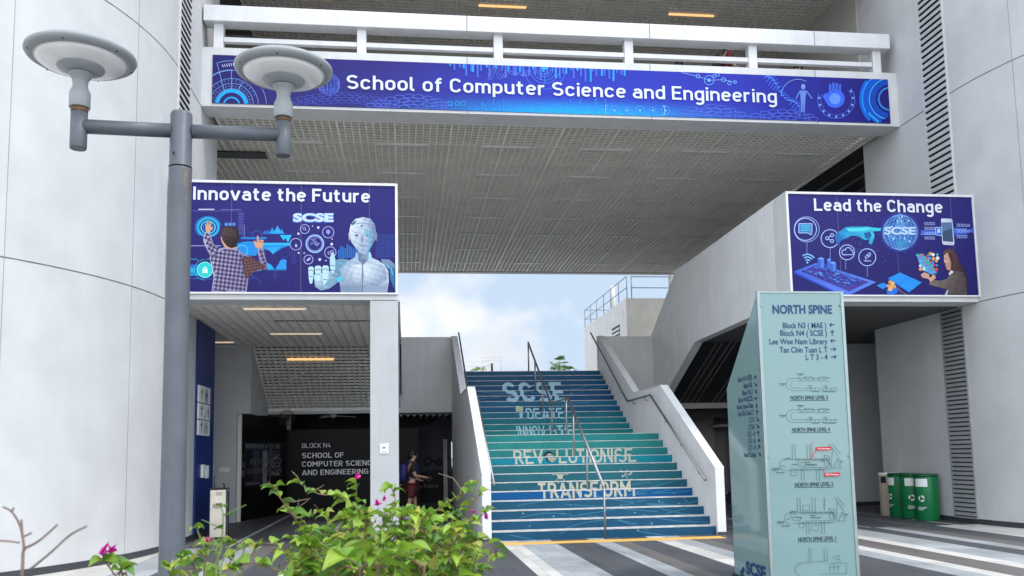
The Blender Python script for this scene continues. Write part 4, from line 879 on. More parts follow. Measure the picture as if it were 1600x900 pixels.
# dark lobby front: leaning glass showcase, black text wall
sc_ = thing('display_case', 'tall black glass display case with posters beside the lobby wall', 'display case', (-4.0, 22.0, 0)); sc_.rotation_euler = (0, 0, math.atan2(3.0, .72))
Lc = 3.08
MB().box(0, Lc, 0, .3, 0, .75).build('plinth', M['darker'], sc_); MB().box(0, Lc, 0, .3, 2.0, 2.64).build('header', M['darker'], sc_)
MB().box(0, Lc, .02, .3, .75, 2.0).build('glass', M['darkglass'], sc_); MB().box(-.03, .03, -.03, .33, 0, 2.66).build('corner_post', M['lattice'], sc_)
b = MB()
for k, (u0, u1, v0, v1, c) in enumerate(((.35, 1.5, .85, 1.9, rgb(44, 46, 62)), (.35, 1.5, 1.78, 1.9, rgb(100, 104, 120)), (.42, .78, 1.0, 1.72, rgb(20, 22, 40)), (.85, 1.2, 1.25, 1.72, rgb(70, 74, 96)), (.9, 1.12, .92, 1.5, rgb(84, 60, 44)), (1.45, 1.72, .85, 1.72, rgb(140, 146, 156)), (.4, 1.3, .86, .93, rgb(96, 98, 110)), (1.85, 2.0, .9, 1.86, rgb(70, 74, 84)))):
    h = -.002-.0008*k; b.face([(u0, .02+h, v0), (u1, .02+h, v0), (u1, .02+h, v1), (u0, .02+h, v1)], c)
b.build('poster', M['ink'], sc_, fix=False)
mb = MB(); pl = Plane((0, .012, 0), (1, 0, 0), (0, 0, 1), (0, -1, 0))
for body, u0, u1, v in (('SCHOOL OF', 1.55, 2.6, 1.62), ('COMPUTER', .55, 2.75, 1.38), ('ENGINEERING', .45, 2.75, 1.14)): mb = MB(); text(mb, pl, body, u0, u1, v, .13, .0, .02, mirror=True); mb.build('painted_reflection', M['dim_letter'], sc_, fix=False)  # mirrored words drawn on the glass as a painted reflection
tw = thing('name_wall', 'black lobby wall reading Block N4 School of Computer Science and Engineering', 'wall', (-1.6, 25.3, 0))
MB().box(-1.75, 2.0, 0, .2, 0, 2.32).build('black_panel', M['darker'], tw)
mb = MB(); pl = Plane((1.6, 0, 0), (1, 0, 0), (0, 0, 1), (0, -1, 0))
for body, u0, u1, v, cap, bd in (('BLOCK N4', -2.89, -2.09, 1.80, .13, .0), ('SCHOOL OF', -2.89, -1.72, 1.51, .15, .022), ('COMPUTER SCIENCE', -2.89, -.80, 1.27, .15, .022), ('AND ENGINEERING', -2.89, -1.03, 1.03, .15, .022)): mb = MB(); dtext(mb, pl, body, u0, u1, v, cap, .004, .16 if bd else .11); mb.build('lettering', M['grey_letter'], tw, fix=False)
gd = thing('lobby_glass_wall', 'pale panelled wall strip between display case and black name wall', 'wall', (-3.6, 25.6, 0))
MB().box(-.7, .35, 0, .1, 0, 2.75).build('wall_panel', M['beige'], gd)
MB().box(-.25, -.235, -.006, 0, 0, 2.75).build('panel_seam', M['joint'], gd); MB().box(.06, .075, -.006, 0, 0, 2.75).build('panel_seam', M['joint'], gd)
# ceiling fans and a wall fan in the lobby mouth
fan = thing('ceiling_fan', 'white ceiling fan hanging in the dark lobby', 'ceiling fan', (-2.0, 25.0, 2.62))
MB().lathe([(.02, .0), (.05, .02), (.09, .05), (.09, .12), (.03, .15), (.02, .38)], (0, 0, 0), 16).build('motor', M['sticker'], fan)
for k in range(3):
    a = R(k*120+10); b = MB().prism([(.08, -.05), (.62, -.07), (.64, .05), (.08, .04)], 2, .06, .072); o = b.build('blade', M['lattice'], fan); o.rotation_euler = (0, R(3), a)
wf = thing('wall_fan', 'dark round wall fan beside the sloping lattice', 'fan', (-3.15, 24.2, 2.6))
b = MB(); 
for k in range(5): b.tube([(.04*k*math.cos(t*math.pi/8)+.0, -.2-.03*math.cos(k*.3), .04*k*math.sin(t*math.pi/8)) for t in range(17)], .004, 5, cap=False)
b.tube([(.2*math.cos(t*math.pi/8), -.15, .2*math.sin(t*math.pi/8)) for t in range(17)], .012, 6, cap=False); b.build('guard', M['dark'], wf)
MB().ell((0, -.1, 0), (.07, .1, .07)).build('motor', M['dark'], wf); MB().tube([(0, -.05, 0), (-.1, .1, -.15), (-.45, .2, -.15)], .025, 8).build('bracket', M['dark'], wf)

# drinking fountain
df = thing('drinking_fountain', 'stainless steel drinking fountain in front of the blue panel', 'water dispenser', (-3.55, 17.35, 0), rz=R(8))
MB().box(-.15, .15, 0, .32, .03, .94).build('cabinet', M['satin'], df, bevel=.012); MB().box(.152, .19, .02, .32, .05, .9).build('side_panel', M['dark'], df)
MB().box(-.16, .2, -.02, .34, .94, .965).build('basin_top', M['dark'], df, bevel=.006)
b = MB(); b.face([(.1*math.cos(k*math.pi/10), -.004, .63+.055*math.sin(k*math.pi/10)) for k in range(20)]); b.build('badge', M['beigebin'], df, fix=False)
b = MB(); [b.box(-.04, .08, -.003, 0, .83+.018*k, .838+.018*k) for k in range(4)]; b.build('vent', M['joint'], df)
MB().tube([(-.08, .16, .96), (-.08, .16, 1.16), (-.06, .13, 1.20), (-.03, .10, 1.17)], .011, 8).build('tap', M['steel'], df); MB().tube([(.1, .16, .96), (.1, .16, 1.03), (.08, .1, 1.05)], .014, 8).build('bubbler', M['dark'], df)
for x in (-.12, .14): MB().box(x-.02, x+.02, .04, .28, 0, .03).build('foot', M['black'], df)

# ------------------------------------------------------------------ stairs
R0, TR = .1605, .306
RISERS = [(15.33+TR*k, R0*k, R0*(k+1)) for k in range(12)]+[(20.86+TR*k, R0*(12+k), R0*(13+k)) for k in range(12)]
XL, XR = 1.50, 5.57
sw = thing('staircase', 'wide outdoor staircase painted blue and teal with mural words on its risers', 'staircase', (0, 0, 0))
prof = []
for k, (y, a, c) in enumerate(RISERS): prof += [(y, a), (y, c)]
prof += [(24.4, RISERS[-1][2]), (24.4, 0)]
MB().prism(prof, 0, XL, XR).build('treads', M['tread'], sw)
RC = [(34, 92, 124), (36, 94, 126), (37, 96, 126), (40, 100, 128), (14, 100, 160), (42, 106, 122), (44, 114, 126), (44, 120, 128), (24, 148, 166), (46, 140, 140), (48, 148, 142), (42, 146, 142), (26, 138, 138), (24, 134, 140), (22, 126, 138), (22, 116, 136), (20, 96, 134), (22, 108, 140), (15, 80, 124), (16, 84, 128), (15, 82, 126), (17, 86, 128), (19, 90, 130), (22, 94, 132)]
for k, (y, a, c) in enumerate(RISERS):
    b = MB(); n = 14; base = tuple(v*f_ for v, f_ in zip(rgb(*RC[k]), (.78, .80, .84)))
    for i in range(n):
        f0, f1 = .90+.2*((i*7+k*3) % 5)/4*.5, .90+.2*(((i+1)*7+k*3) % 5)/4*.5
        x0, x1 = XL+(XR-XL)*i/n, XL+(XR-XL)*(i+1)/n
        c0, c1 = tuple(v*f0 for v in base), tuple(v*f1 for v in base); up = lambda q: tuple(v*1.06 for v in q)
        b.face([(x0, y-.004, a+.001), (x1, y-.004, a+.001), (x1, y-.004, c-.012), (x0, y-.004, c-.012)], (c0, c1, up(c1), up(c0)))
    for i in range(1, 5): x = XL+(XR-XL)*i/5+.05*math.sin(k*2.1); b.face([(x, y-.0045, a+.002), (x+.006, y-.0045, a+.002), (x+.006, y-.0045, c-.013), (x, y-.0045, c-.013)], tuple(v*.7 for v in base))
    b.build('riser', M['mural'], sw, fix=False)
def clip(poly, z, keep_above):
    o = []
    for i in range(len(poly)):
        p, q = poly[i], poly[(i+1) % len(poly)]; ip = (p[1] >= z) == keep_above; iq = (q[1] >= z) == keep_above
        if ip: o.append(p)
        if ip != iq: t = (z-p[1])/(q[1]-p[1]); o.append((p[0]+(q[0]-p[0])*t, z))
    return o
MU = MB()
def mural_poly(poly, col, h=.006):
    for y, a, c in RISERS:
        zz = [p[1] for p in poly]
        if max(zz) <= a or min(zz) >= c-.012: continue
        q = clip(clip(poly, a+.001, True), c-.012, False)
        if len(q) >= 3: MU.face([(x, y-h, z) for x, z in q], col)
def mural_text(body, x0, x1, z0, cap, col, w=.17):
    T = din_tris(body, w); xs = [q[0] for t in T for q in t]; a, b = min(xs), max(xs)
    for k, t in enumerate(T): mural_poly([(x0+(x1-x0)*(x-a)/(b-a), z0+y*cap) for x, y in t], col, .006+.00003*(k % 30))
def mural_disc(x, z, r, col, h=.006, n=16, rz=None): mural_poly([(x+r*math.cos(2*math.pi*k/n), z+(rz or r)*math.sin(2*math.pi*k/n)) for k in range(n)], col, h)
PALE, SAND = rgb(160, 206, 222), rgb(188, 190, 172)
for k in range(26):               # light trails
    y0 = random.choice((.1, .35, .55, .72, 2.95, 3.05, 3.2)); x0 = XL+random.random()*3.4; x1 = x0+random.uniform(.6, 1.8); dz = random.uniform(-.28, .28); x1 = min(x1, XR-.02); cx_ = (x0+x1)/2; bend = random.uniform(-.06, .06)
    P = [(x0+(x1-x0)*i/6, y0+dz*i/6+bend*math.sin(i/6*math.pi)) for i in range(7)]
    for p, q in zip(P, P[1:]): mural_poly([(p[0], p[1]-.007), (q[0], q[1]-.007), (q[0], q[1]+.007), (p[0], p[1]+.007)], rgb(64, 128, 156), .005)
for k in range(40): mural_disc(XL+.1+random.random()*3.9, random.choice((.2, .4, .6, .75, 2.95, 3.1, 3.3))+random.uniform(-.1, .1), random.uniform(.008, .02), rgb(110, 165, 186), .0055, 8)
mural_text('SCSE', 2.64, 4.30, 2.86, .62, PALE, .19)
mural_text('DEATE', 3.09, 4.03, 2.38, .30, PALE, .15)
mural_disc(2.93, 2.66, .10, PALE); mural_disc(2.93, 2.66, .065, rgb(200, 196, 130), .0065); mural_poly([(2.88, 2.60), (2.98, 2.60), (2.96, 2.40), (2.90, 2.40)], PALE)
mural_text('INNOV', 2.72, 3.42, 1.92, .28, PALE, .15); mural_text('TE', 3.72, 4.10, 1.92, .28, PALE, .15)
mural_poly([(3.49, 1.94), (3.52, 1.94), (3.58, 2.2), (3.55, 2.2)], PALE); mural_poly([(3.66, 1.94), (3.69, 1.94), (3.60, 2.2), (3.57, 2.2)], PALE); mural_disc(3.575, 2.08, .05, rgb(120, 170, 180), .0065)
mural_text('REV', 2.25, 2.88, 1.30, .29, SAND, .155); mural_text('LUTIONISE', 3.16, 4.80, 1.30, .29, SAND, .155)
mural_disc(3.0, 1.44, .12, rgb(30, 50, 60)); mural_disc(3.02, 1.42, .09, SAND, .0065)
for dz in (-.05, 0, .05): mural_poly([(2.93, 1.416+dz), (3.11, 1.416+dz), (3.11, 1.424+dz), (2.93, 1.424+dz)], rgb(30, 50, 60), .007)
for dx in (-.04, .04): mural_poly([(3.016+dx, 1.34), (3.024+dx, 1.34), (3.024+dx, 1.5), (3.016+dx, 1.5)], rgb(30, 50, 60), .007)
mural_text('TRANSFORM', 2.57, 4.42, .655, .29, SAND, .17)
mural_poly([(2.90, 1.10), (3.24, 1.10), (3.24, 1.085), (2.90, 1.085)], SAND); mural_poly([(3.0, 1.09), (3.14, 1.09), (3.11, 1.0), (3.03, 1.0)], SAND); mural_poly([(3.0, 1.0), (3.02, 1.0), (2.98, .93), (2.96, .93)], SAND); mural_poly([(3.12, 1.0), (3.14, 1.0), (3.18, .93), (3.16, .93)], SAND)
for k in range(14): mural_disc(4.3+random.random()*.25, .98+random.random()*.16, random.uniform(.008, .022), SAND, n=6)
MU.build('mural_lettering', M['mural'], sw, fix=False)
tag(box('tactile_strip', M['yellow'], None, 1.6, 5.5, 14.62, 14.98, 0.0, .006), 'yellow tactile paving strip along the foot of the stairs', 'tactile strip')

# side parapets with handrails
def parapet(x0, x1, label):
    t = thing('stair_parapet', label, 'parapet', ((x0+x1)/2, 15.25, 0), 'solid parapets beside the stairs'); ox = (x0+x1)/2
    P = [(15.25, 0), (15.25, 1.19), (18.45, 2.95), (20.68, 2.95), (24.35, 4.86), (24.6, 4.86), (24.6, 0)]
    MB().prism([(y-15.25, z) for y, z in P], 0, x0-ox, x1-ox).build('wall', M['ramp'], t, bevel=.006)
    c = MB()
    for (ya, za), (yb, zb) in zip(P[1:5], P[2:6]): c.prism([(ya-15.25, za+.002), (yb-15.25, zb+.002), (yb-15.25, zb+.012), (ya-15.25, za+.012)], 0, x0-ox-.004, x1-ox+.004)
    c.build('coping', M['cap'], t)
    MB().box(x0-ox-.004, x1-ox+.004, -.006, .0, 0, .05).build('skirting', M['skirt'], t)
    return t
parapet(1.335, 1.495, 'sloping white parapet on the pillar side of the stairs'); parapet(5.575, 5.74, 'sloping white parapet between stairs and glass directory board')
def wall_rail(x, xw, label):
    t = thing('wall_handrail', label, 'handrail', (xw, 15.5, 0), 'handrails fixed to the stair parapets')
    P = [(15.54, .97), (18.97, 2.78), (21.0, 2.76), (25.0, 5.05)]
    MB().tube([(x-xw, y-15.5, z) for y, z in P], .024, 10).build('rail', M['steel'], t)
    for y, z in ((15.9, 1.16), (16.9, 1.69), (17.9, 2.21), (19.4, 2.775), (20.5, 2.765), (21.6, 3.10), (22.8, 3.79), (24.0, 4.48)): MB().tube([(x-xw, y-15.5, z-.02), (x-xw, y-15.5, z-.08), (0, y-15.5, z-.09)], .009, 6).build('bracket', M['steel'], t)
wall_rail(1.58, 1.497, 'dark steel handrail on the parapet nearer the pillar'); wall_rail(5.49, 5.573, 'dark steel handrail on the parapet nearer the directory board')
ch = thing('centre_handrail', 'steel handrail on posts down the middle of the stairs', 'handrail', (3.5, 15.2, 0))
MB().tube([(0, 0, .9), (0, 3.2, 2.69), (0, 5.4, 2.71), (0, 9.0, 4.66)], .027, 10).build('rail', M['steel'], ch)
for y, z0, z1 in ((.0, 0, .9), (1.4, .66, 1.66), (2.65, 1.29, 2.36), (3.42, 1.93, 2.68), (5.3, 1.93, 2.7), (6.62, 2.57, 3.36), (7.8, 3.2, 4.0), (9.0, 3.85, 4.65)): MB().tube([(0, y, z0), (0, y, z1)], .021, 8).build('post', M['steel'], ch)

# flank walls at the head of the stairs, upper deck
fl = thing('stair_flank_wall', 'grey wall left of the stair head above the dark passage', 'wall', (0, 24.4, 2.72)); MB().box(-4.0, 1.33, 0, .18, 0, 2.13).build('wall', M['grey'], fl)
fr_ = thing('stair_flank_wall', 'grey wall between stair head and the slanting white ramp wall', 'wall', (6.4, 24.4, 0)); MB().box(-.66, .78, 0, .18, 0, 4.86).build('wall', M['grey'], fr_)
ud = MB().box(-14, 24, 24.62, 120, 3.4, 3.85).build('upper_deck', M['grey']); tag(ud, kind='structure')
# slanting ramp wall right of the stairs
rw = thing('ramp_wall', 'tall white ramp wall with slanted edges beside the Lead the Change sign', 'wall', (7.18, 15.8, 0))
P = [(15.82, 6.36), (22.0, 6.27), (24.5, 4.88), (24.6, 4.88), (24.6, 2.45), (22.96, 3.25), (20.72, 4.2), (17.4, 4.262), (15.82, 4.262)]
MB().prism([(y-15.8, z) for y, z in P], 0, 0, .22).build('wall', M['ramp'], rw)

# ------------------------------------------------------------------ dark undercroft to the right of the stairs
uc = thing('undercroft', 'dark undercroft with slatted ceiling and beige columns right of the stairs', 'building')
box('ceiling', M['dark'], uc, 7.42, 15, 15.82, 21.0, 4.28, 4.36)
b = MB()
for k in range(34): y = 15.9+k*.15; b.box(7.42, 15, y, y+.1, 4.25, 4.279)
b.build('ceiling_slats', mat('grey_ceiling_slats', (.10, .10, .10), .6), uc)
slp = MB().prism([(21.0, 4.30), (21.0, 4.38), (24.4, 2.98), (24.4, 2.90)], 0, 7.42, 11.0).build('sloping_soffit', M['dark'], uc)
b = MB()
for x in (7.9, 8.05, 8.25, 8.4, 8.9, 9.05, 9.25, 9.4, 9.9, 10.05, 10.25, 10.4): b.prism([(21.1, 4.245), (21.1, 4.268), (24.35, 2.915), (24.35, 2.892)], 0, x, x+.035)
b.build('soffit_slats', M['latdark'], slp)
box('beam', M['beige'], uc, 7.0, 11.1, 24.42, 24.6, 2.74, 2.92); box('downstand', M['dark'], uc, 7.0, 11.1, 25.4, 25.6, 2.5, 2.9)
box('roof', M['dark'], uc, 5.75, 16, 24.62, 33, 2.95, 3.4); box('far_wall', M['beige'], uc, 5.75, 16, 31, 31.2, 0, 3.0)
box('column', M['beige'], uc, 9.64, 10.25, 28.0, 28.5, 0, 2.6); box('column', M['beige'], uc, 10.4, 11.1, 29.2, 29.7, 0, 2.2)
MB().tube([(10.0, 27.2, 2.62), (11.2, 27.2, 2.72)], .05, 8).build('pipe', M['lattice'], uc); MB().tube([(10.1, 27.6, 2.32), (11.4, 27.6, 2.36)], .06, 8).build('pipe', M['lattice'], uc); MB().tube([(9.9, 27.0, 2.5), (10.8, 27.0, 2.75)], .02, 6).build('pipe', M['dark'], uc)
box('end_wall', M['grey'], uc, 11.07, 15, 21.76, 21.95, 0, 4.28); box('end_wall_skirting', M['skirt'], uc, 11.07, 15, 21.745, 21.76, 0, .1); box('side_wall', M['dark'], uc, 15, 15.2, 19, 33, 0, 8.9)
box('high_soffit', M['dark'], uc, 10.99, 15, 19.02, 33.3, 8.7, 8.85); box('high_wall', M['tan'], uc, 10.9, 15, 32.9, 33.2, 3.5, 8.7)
b = MB()
for k in range(5): b.box(11.5+k*.6, 11.56+k*.6, 19.1, 33, 8.66, 8.7)
b.build('soffit_ribs', M['latdark'], uc)
box('low_roof', M['grey'], uc, 7.42, 15, 15.82, 24.6, 4.37, 4.5)
box('equipment', M['darker'], uc, 9.0, 9.6, 26, 26.8, 0, 1.35)

# ------------------------------------------------------------------ passage left of the stairs
pw = thing('passage_wall', 'dark mural wall reading Change the Future at the back of the passage', 'wall', (.4, 26.5, 0))
MB().box(-.55, 1.0, 0, .15, 0, 2.95).build('wall', mat('dark_blue_mural', (.022, .028, .042), .6, var=.3, scale=2), pw)
b = MB(); b.face([(-.55, -.003, 2.3), (.35, -.003, 2.45), (.9, -.003, 2.8), (.95, -.003, 2.94), (-.55, -.003, 2.94)], rgb(22, 22, 34))
for x, z, s in ((.3, 1.35, .5), (.62, 1.3, .42)):
    for k in range(9): a = k*.7; b.face([(x+s*.3*math.cos(a)*random.uniform(.4, 1)+.07*math.cos(q*2.09), -.004-k*.0004, z+s*.3*math.sin(a)*random.uniform(.4, 1)+.07*math.sin(q*2.09)) for q in range(3)], rgb(14, 14, 24))
b.face([(-.2, -.003, .1), (1.0, -.003, .1), (1.0, -.003, 1.0), (.5, -.003, 1.1), (.1, -.003, 1.0)], rgb(13, 14, 20)); b.build('mural', M['ink'], pw, fix=False)
mb = MB(); pl = Plane((0, 0, 0), (1, 0, 0), (0, 0, 1), (0, -1, 0)); text(mb, pl, 'Change', -.12, .42, .80, .13, .012, .01); mb.build('lettering', M['dim_letter'], pw, fix=False); mb = MB(); text(mb, pl, 'the Future', -.1, .6, .55, .13, .012, .01); mb.build('lettering', M['dim_letter'], pw, fix=False)
MB().box(.9, 1.0, -.12, -.02, 0, 2.1).build('door_frame', M['dark'], pw); MB().box(.76, .88, -.08, -.02, .1, 2.0).build('door_edge', M['beige'], pw)
box('passage_ceiling', M['dark'], pw, -.55, .95, -2.05, .1, 2.66, 2.72)
b = MB(); [b.box(-.5+k*.18, -.46+k*.18, -2.0, .0, 2.63, 2.66) for k in range(8)]; b.build('ceiling_slats', M['lattice'], pw)

# ------------------------------------------------------------------ recycling bins
def make_bin(body, lid, glyph):
    t = thing('litter_bin', 'x', 'bin')
    MB().lathe([(.215, .0), (.225, .02), (.232, .9), (.225, .925)], seg=36).build('drum', body, t); MB().lathe([(.236, .885), (.236, .93), (.22, .945), (.12, .95)], seg=36).build('lid', lid, t)
    def patch(name, a0, a1, z0, z1, m, r=.2335, n=8):
        b = MB()
        for k in range(n):
            A, B = R(a0+(a1-a0)*k/n), R(a0+(a1-a0)*(k+1)/n); b.face([(r*math.cos(A), r*math.sin(A), z0), (r*math.cos(B), r*math.sin(B), z0), (r*math.cos(B), r*math.sin(B), z1), (r*math.cos(A), r*math.sin(A), z1)])
        return b.build(name, m, t, fix=False)
    if glyph:
        patch('opening_panel', -32, 32, .69, .85, M['sticker'])
        b = MB()
        for k in range(3):
            for a0, a1 in ((k*120+10, k*120+95),):
                for q in range(5):
                    A, B = R(a0+(a1-a0)*q/5), R(a0+(a1-a0)*(q+1)/5); P = []
                    for rr, aa in ((.066, A), (.066, B), (.036, B), (.036, A)): u, v = rr*math.cos(aa), rr*math.sin(aa); P.append((.2345*math.cos(u/.2345), .2345*math.sin(u/.2345), .45+v))
                    b.face(P)
        b.build('recycling_mark', M['sticker'], t, fix=False)
        for k in range(3): patch('small_print', -22, 24-8*k, .27-.025*k, .28-.025*k, M['sticker'], n=4)
    else: patch('slot', -16, 16, .72, .86, M['black'])
    return t
bins = [make_bin(M['beigebin'], M['sticker'], False), make_bin(M['green'], M['greend'], True)]
bins += [copy_tree(bins[1]), copy_tree(bins[1])]
for o, (x, y), rz, lab in zip(bins, ((10.74, 18.36), (10.68, 17.88), (10.67, 17.40), (10.68, 16.90)), (205, 180, 236, 212), ('beige litter bin at the end of the row of green bins', 'green recycling bin standing next to the beige bin', 'middle one of the green bins, its white panel and recycling mark fully visible', 'green recycling bin nearest the floor level louvre')):
    o.location = (x, y, 0); o.rotation_euler = (0, 0, R(rz)); tag(o, lab, 'bin', 'bins along the right tower')

# ------------------------------------------------------------------ directory totem
to = thing('directory_totem', 'tall frosted green glass directory board headed North Spine with slanted top', 'directory board', (3.86, 9.0, 0))
W_, D_, ZT, ZB = .98, 1.03, 3.23, 2.24
MB().prism([(.03, .05), (D_-.03, .05), (D_-.03, ZB), (.03, ZT-.03)], 0, .03, W_-.03).build('core', M['frost'], to)
MB().box(0, W_, -.004, .012, .06, ZT).build('front_pane', M['frost'], to, bevel=.003)
MB().prism([(.03, .06), (D_, .06), (D_, ZB), (.03, ZT-.04)], 0, -.004, .012).build('side_pane', M['frost'], to)
MB().prism([(.03, .06), (D_, .06), (D_, ZB), (.03, ZT-.04)], 0, W_-.012, W_+.004).build('side_pane', M['frost'], to)
MB().box(.0, W_+.03, D_-.02, D_+.02, .06, 1.72).build('rear_pane', mat('blue_printed_pane', (.03, .11, .33), .3), to)
fr = MB(); fr.box(-.012, .022, -.012, .03, .0, ZT+.006); fr.box(W_-.022, W_+.012, -.012, .03, 0, ZT+.006); fr.box(.022, W_-.022, -.010, .02, ZT-.012, ZT+.006)
fr.build('frame', mat('pale_metal_edge', (.30, .36, .35), .35, metal=.6), to); MB().box(-.03, W_+.03, -.03, D_+.03, 0, .055).build('plinth', M['dark'], to)
for x, z in ((.03, 3.08), (W_-.03, 3.08), (.03, 1.42), (W_-.03, 1.42)): MB().tube([(x, -.004, z), (x, -.02, z)], .012, 10).build('fixing_bolt', M['steel'], to)
def tparent(o): o.parent = to; o.matrix_parent_inverse = Matrix.Translation(-Vector(to.location)); return o
F = FRONT(8.996)
A = Art(F, H_TOTF, .001, .00005); mb = MB()
def tt(body, x0, x1, y, cap, bold=.018, dst=None):
    (u0, v0), (u1, v1) = A.m(x0, y), A.m(x1, y); k = A.m(x0, y-cap)[1]-v0
    vv = A.m((x0+x1)/2, y)[1]; text(dst or mb, F, body, u0, u1, vv, abs(k), .0035, bold)
tt('NORTH SPINE', 1207, 1300, 490.5, 14, .03)
for body, x0, x1, y in (('Block N3 ( MAE )', 1223, 1291, 513), ('Block N4 ( SCSE )', 1219, 1292, 525), ('Lee Wee Nam Library', 1202, 1293, 538), ('Tan Chin Tuan L T', 1218, 1293, 551), ('L T 3 - 4', 1259, 1293, 562.5)): tt(body, x0, x1, y, 9, .012)
def arrow(x, y, ang, s, dst_):
    a = R(ang); ca, sa = math.cos(a), math.sin(a)
    def q(u, v): return A.m(x+(u*ca-v*sa)*s, y-(u*sa+v*ca)*s)
    for P in ([(-1, -.16), (.6, -.16), (.6, .16), (-1, .16)], [(1, 0), (.25, .72), (.02, .5), (.58, -.02)], [(1, 0), (.58, .02), (.02, -.5), (.25, -.72)]): dst_.face([F.p(*q(*p), .0036) for p in P])
for y, an, x in ((507.5, 180, 1299.5), (520, 90, 1300), (532.5, 180, 1301), (545.5, 0, 1302), (557.5, 0, 1302.5)): arrow(x, y, an, 4.4, mb)
tparent(mb.build('lettering', M['navy_letter'], None, fix=False))
ln = MB()
for body, x0, x1, y in (('NORTH SPINE LEVEL 5', 1235, 1293.5, 624.5), ('NORTH SPINE LEVEL 4', 1237.5, 1296.5, 674.5), ('NORTH SPINE LEVEL 2', 1242, 1301.5, 760), ('NORTH SPINE LEVEL 1', 1247, 1306, 845)): tt(body, x0, x1, y, 6.4, .022, ln)
LI = rgb(58, 90, 98)
for x0, x1, y in ((1234, 1294, 626.2), (1236, 1298, 676.2), (1241, 1302, 761.8), (1246, 1308, 846.8)): A.line([(x0, y), (x1, y-.4)], 1.0, LI)
A.crop(1200, 560, 741/140)        # plans of levels 5 and 4
for dy in (0, 260):
    A.line([(510, 165+dy), (200, 165+dy)], 2.5, LI); A.line([(510, 187+dy), (240, 187+dy)], 2.5, LI); A.ring(200, 217+dy, 51, 2.5, LI, 90, 270); A.ring(212, 217+dy, 28, 2, LI, 90, 270)
    A.line([(200, 268+dy), (578, 268+dy)], 2.5, LI); A.line([(212, 246+dy), (578, 246+dy)], 2.5, LI)
    for k in range(20): x = 250+k*16; A.line([(x, 165+dy), (x, 187+dy)], 2, LI) if x < 505 and k % 3 else None; A.line([(x+60, 246+dy), (x+60, 268+dy)], 2, LI) if x < 500 and k % 2 else None
    for x in (255, 300, 372, 420, 495): A.disc(x, 160+dy, 5, LI, n=8)
    for x in (350, 475): A.disc(x, 243+dy, 6, LI, n=8); A.rect(x-22, 226+dy, x+16, 230+dy, LI)
    A.rect(236, 126+dy, 296, 131+dy, LI); A.rect(252, 137+dy, 282, 141+dy, LI); A.rect(92, 208+dy, 148, 213+dy, LI); A.rect(104, 221+dy, 136, 225+dy, LI); A.rect(360, 274+dy, 420, 278+dy, LI); A.rect(450, 274+dy, 555, 278+dy, LI); A.rect(300, 152+dy, 360, 155+dy, LI); A.rect(430, 152+dy, 485, 155+dy, LI)
def plan(x0, y0, extra):           # level 2 / level 1 style plan, units of crop (1190,720)
    X = lambda x: x+x0; Y = lambda y: y+y0
    for xa in (275, 297, 390, 414): A.line([(X(xa), Y(285)), (X(xa+3), Y(405))], 2.6, LI)
    for xa in (485, 490) if extra else (): A.line([(X(xa), Y(285)), (X(xa), Y(385))], 2, LI)
    for xa in (345, 367, 465, 487): A.line([(X(xa), Y(475)), (X(xa+3), Y(570))], 2.6, LI)
    A.line([(X(215), Y(405)), (X(570), Y(405))], 2.6, LI); A.line([(X(240), Y(490)), (X(570), Y(478))], 2.6, LI); A.ring(X(225), Y(448), 46, 2.6, LI, 95, 275)
    A.line([(X(300), Y(415)), (X(560), Y(412))], 2, LI); A.line([(X(330), Y(470)), (X(560), Y(466))], 2, LI); A.line([(X(525), Y(370)), (X(565), Y(380)), (X(572), Y(456)), (X(530), Y(452)), (X(525), Y(370))], 2.6, LI)
    A.line([(X(565), Y(282)), (X(620), Y(360)), (X(660), Y(440))], 2.4, LI); A.line([(X(590), Y(282)), (X(650), Y(360))], 2.4, LI); A.line([(X(590), Y(320)), (X(580), Y(470)), (X(622), Y(470)), (X(655), Y(470)), (X(625), Y(400)), (X(600), Y(470))], 2.4, LI)
    for xa, ya, xb, yb in ((225, 410, 262, 440), (240, 440, 300, 465), (290, 480, 328, 522), (388, 500, 442, 545), (318, 345, 372, 388)) if extra else ((320, 430, 380, 455), (400, 440, 470, 452), (500, 400, 520, 420), (265, 480, 305, 530)): A.line([(X(xa), Y(ya)), (X(xb), Y(ya)), (X(xb), Y(yb)), (X(xa), Y(yb)), (X(xa), Y(ya))], 2.2, LI)
    for k in range(22): xa = 305+k*11; A.line([(X(xa), Y(395)), (X(xa), Y(405))], 3, LI) if k % 4 else None; A.line([(X(xa), Y(480)), (X(xa), Y(490))], 3, LI) if k % 3 else None
    for k in range(6): A.rect(X(540+k*4), Y(390+k*9), X(548+k*4), Y(396+k*9), LI)
    for xa, ya, w2 in ((120, 472, 55), (115, 483, 60), (150, 505, 65), (225, 392, 40), (375, 425, 40), (650, 415, 26), (195, 450, 22), (270, 440, 46), (378, 440, 82)): A.rect(X(xa), Y(ya), X(xa+w2), Y(ya+5), LI)
A.crop(1190, 720, 5); plan(0, 0, True)
A.crop(1190-8, 720-88, 5); plan(0, 25, False)
A.crop(1190, 720, 5)               # cut plan at the foot
for q in ([(362, 680), (366, 790)], [(380, 680), (384, 788)], [(482, 680), (486, 782)], [(505, 680), (509, 780)], [(275, 800), (520, 780)], [(600, 735), (610, 800), (660, 795), (660, 880), (530, 885), (528, 800), (600, 795)], [(545, 760), (600, 735)], [(565, 770), (606, 765)], [(450, 885), (520, 882)]): A.line(q, 2.4, LI)
A.ring(300, 850, 42, 2.6, LI, 95, 265)
for q in ([(530, 830), (610, 826)], [(560, 795), (560, 885)], [(590, 800), (592, 885)]): A.line(q, 2.4, LI)
A.crop(1200, 560, 741/140); RD = rgb(206, 44, 52)
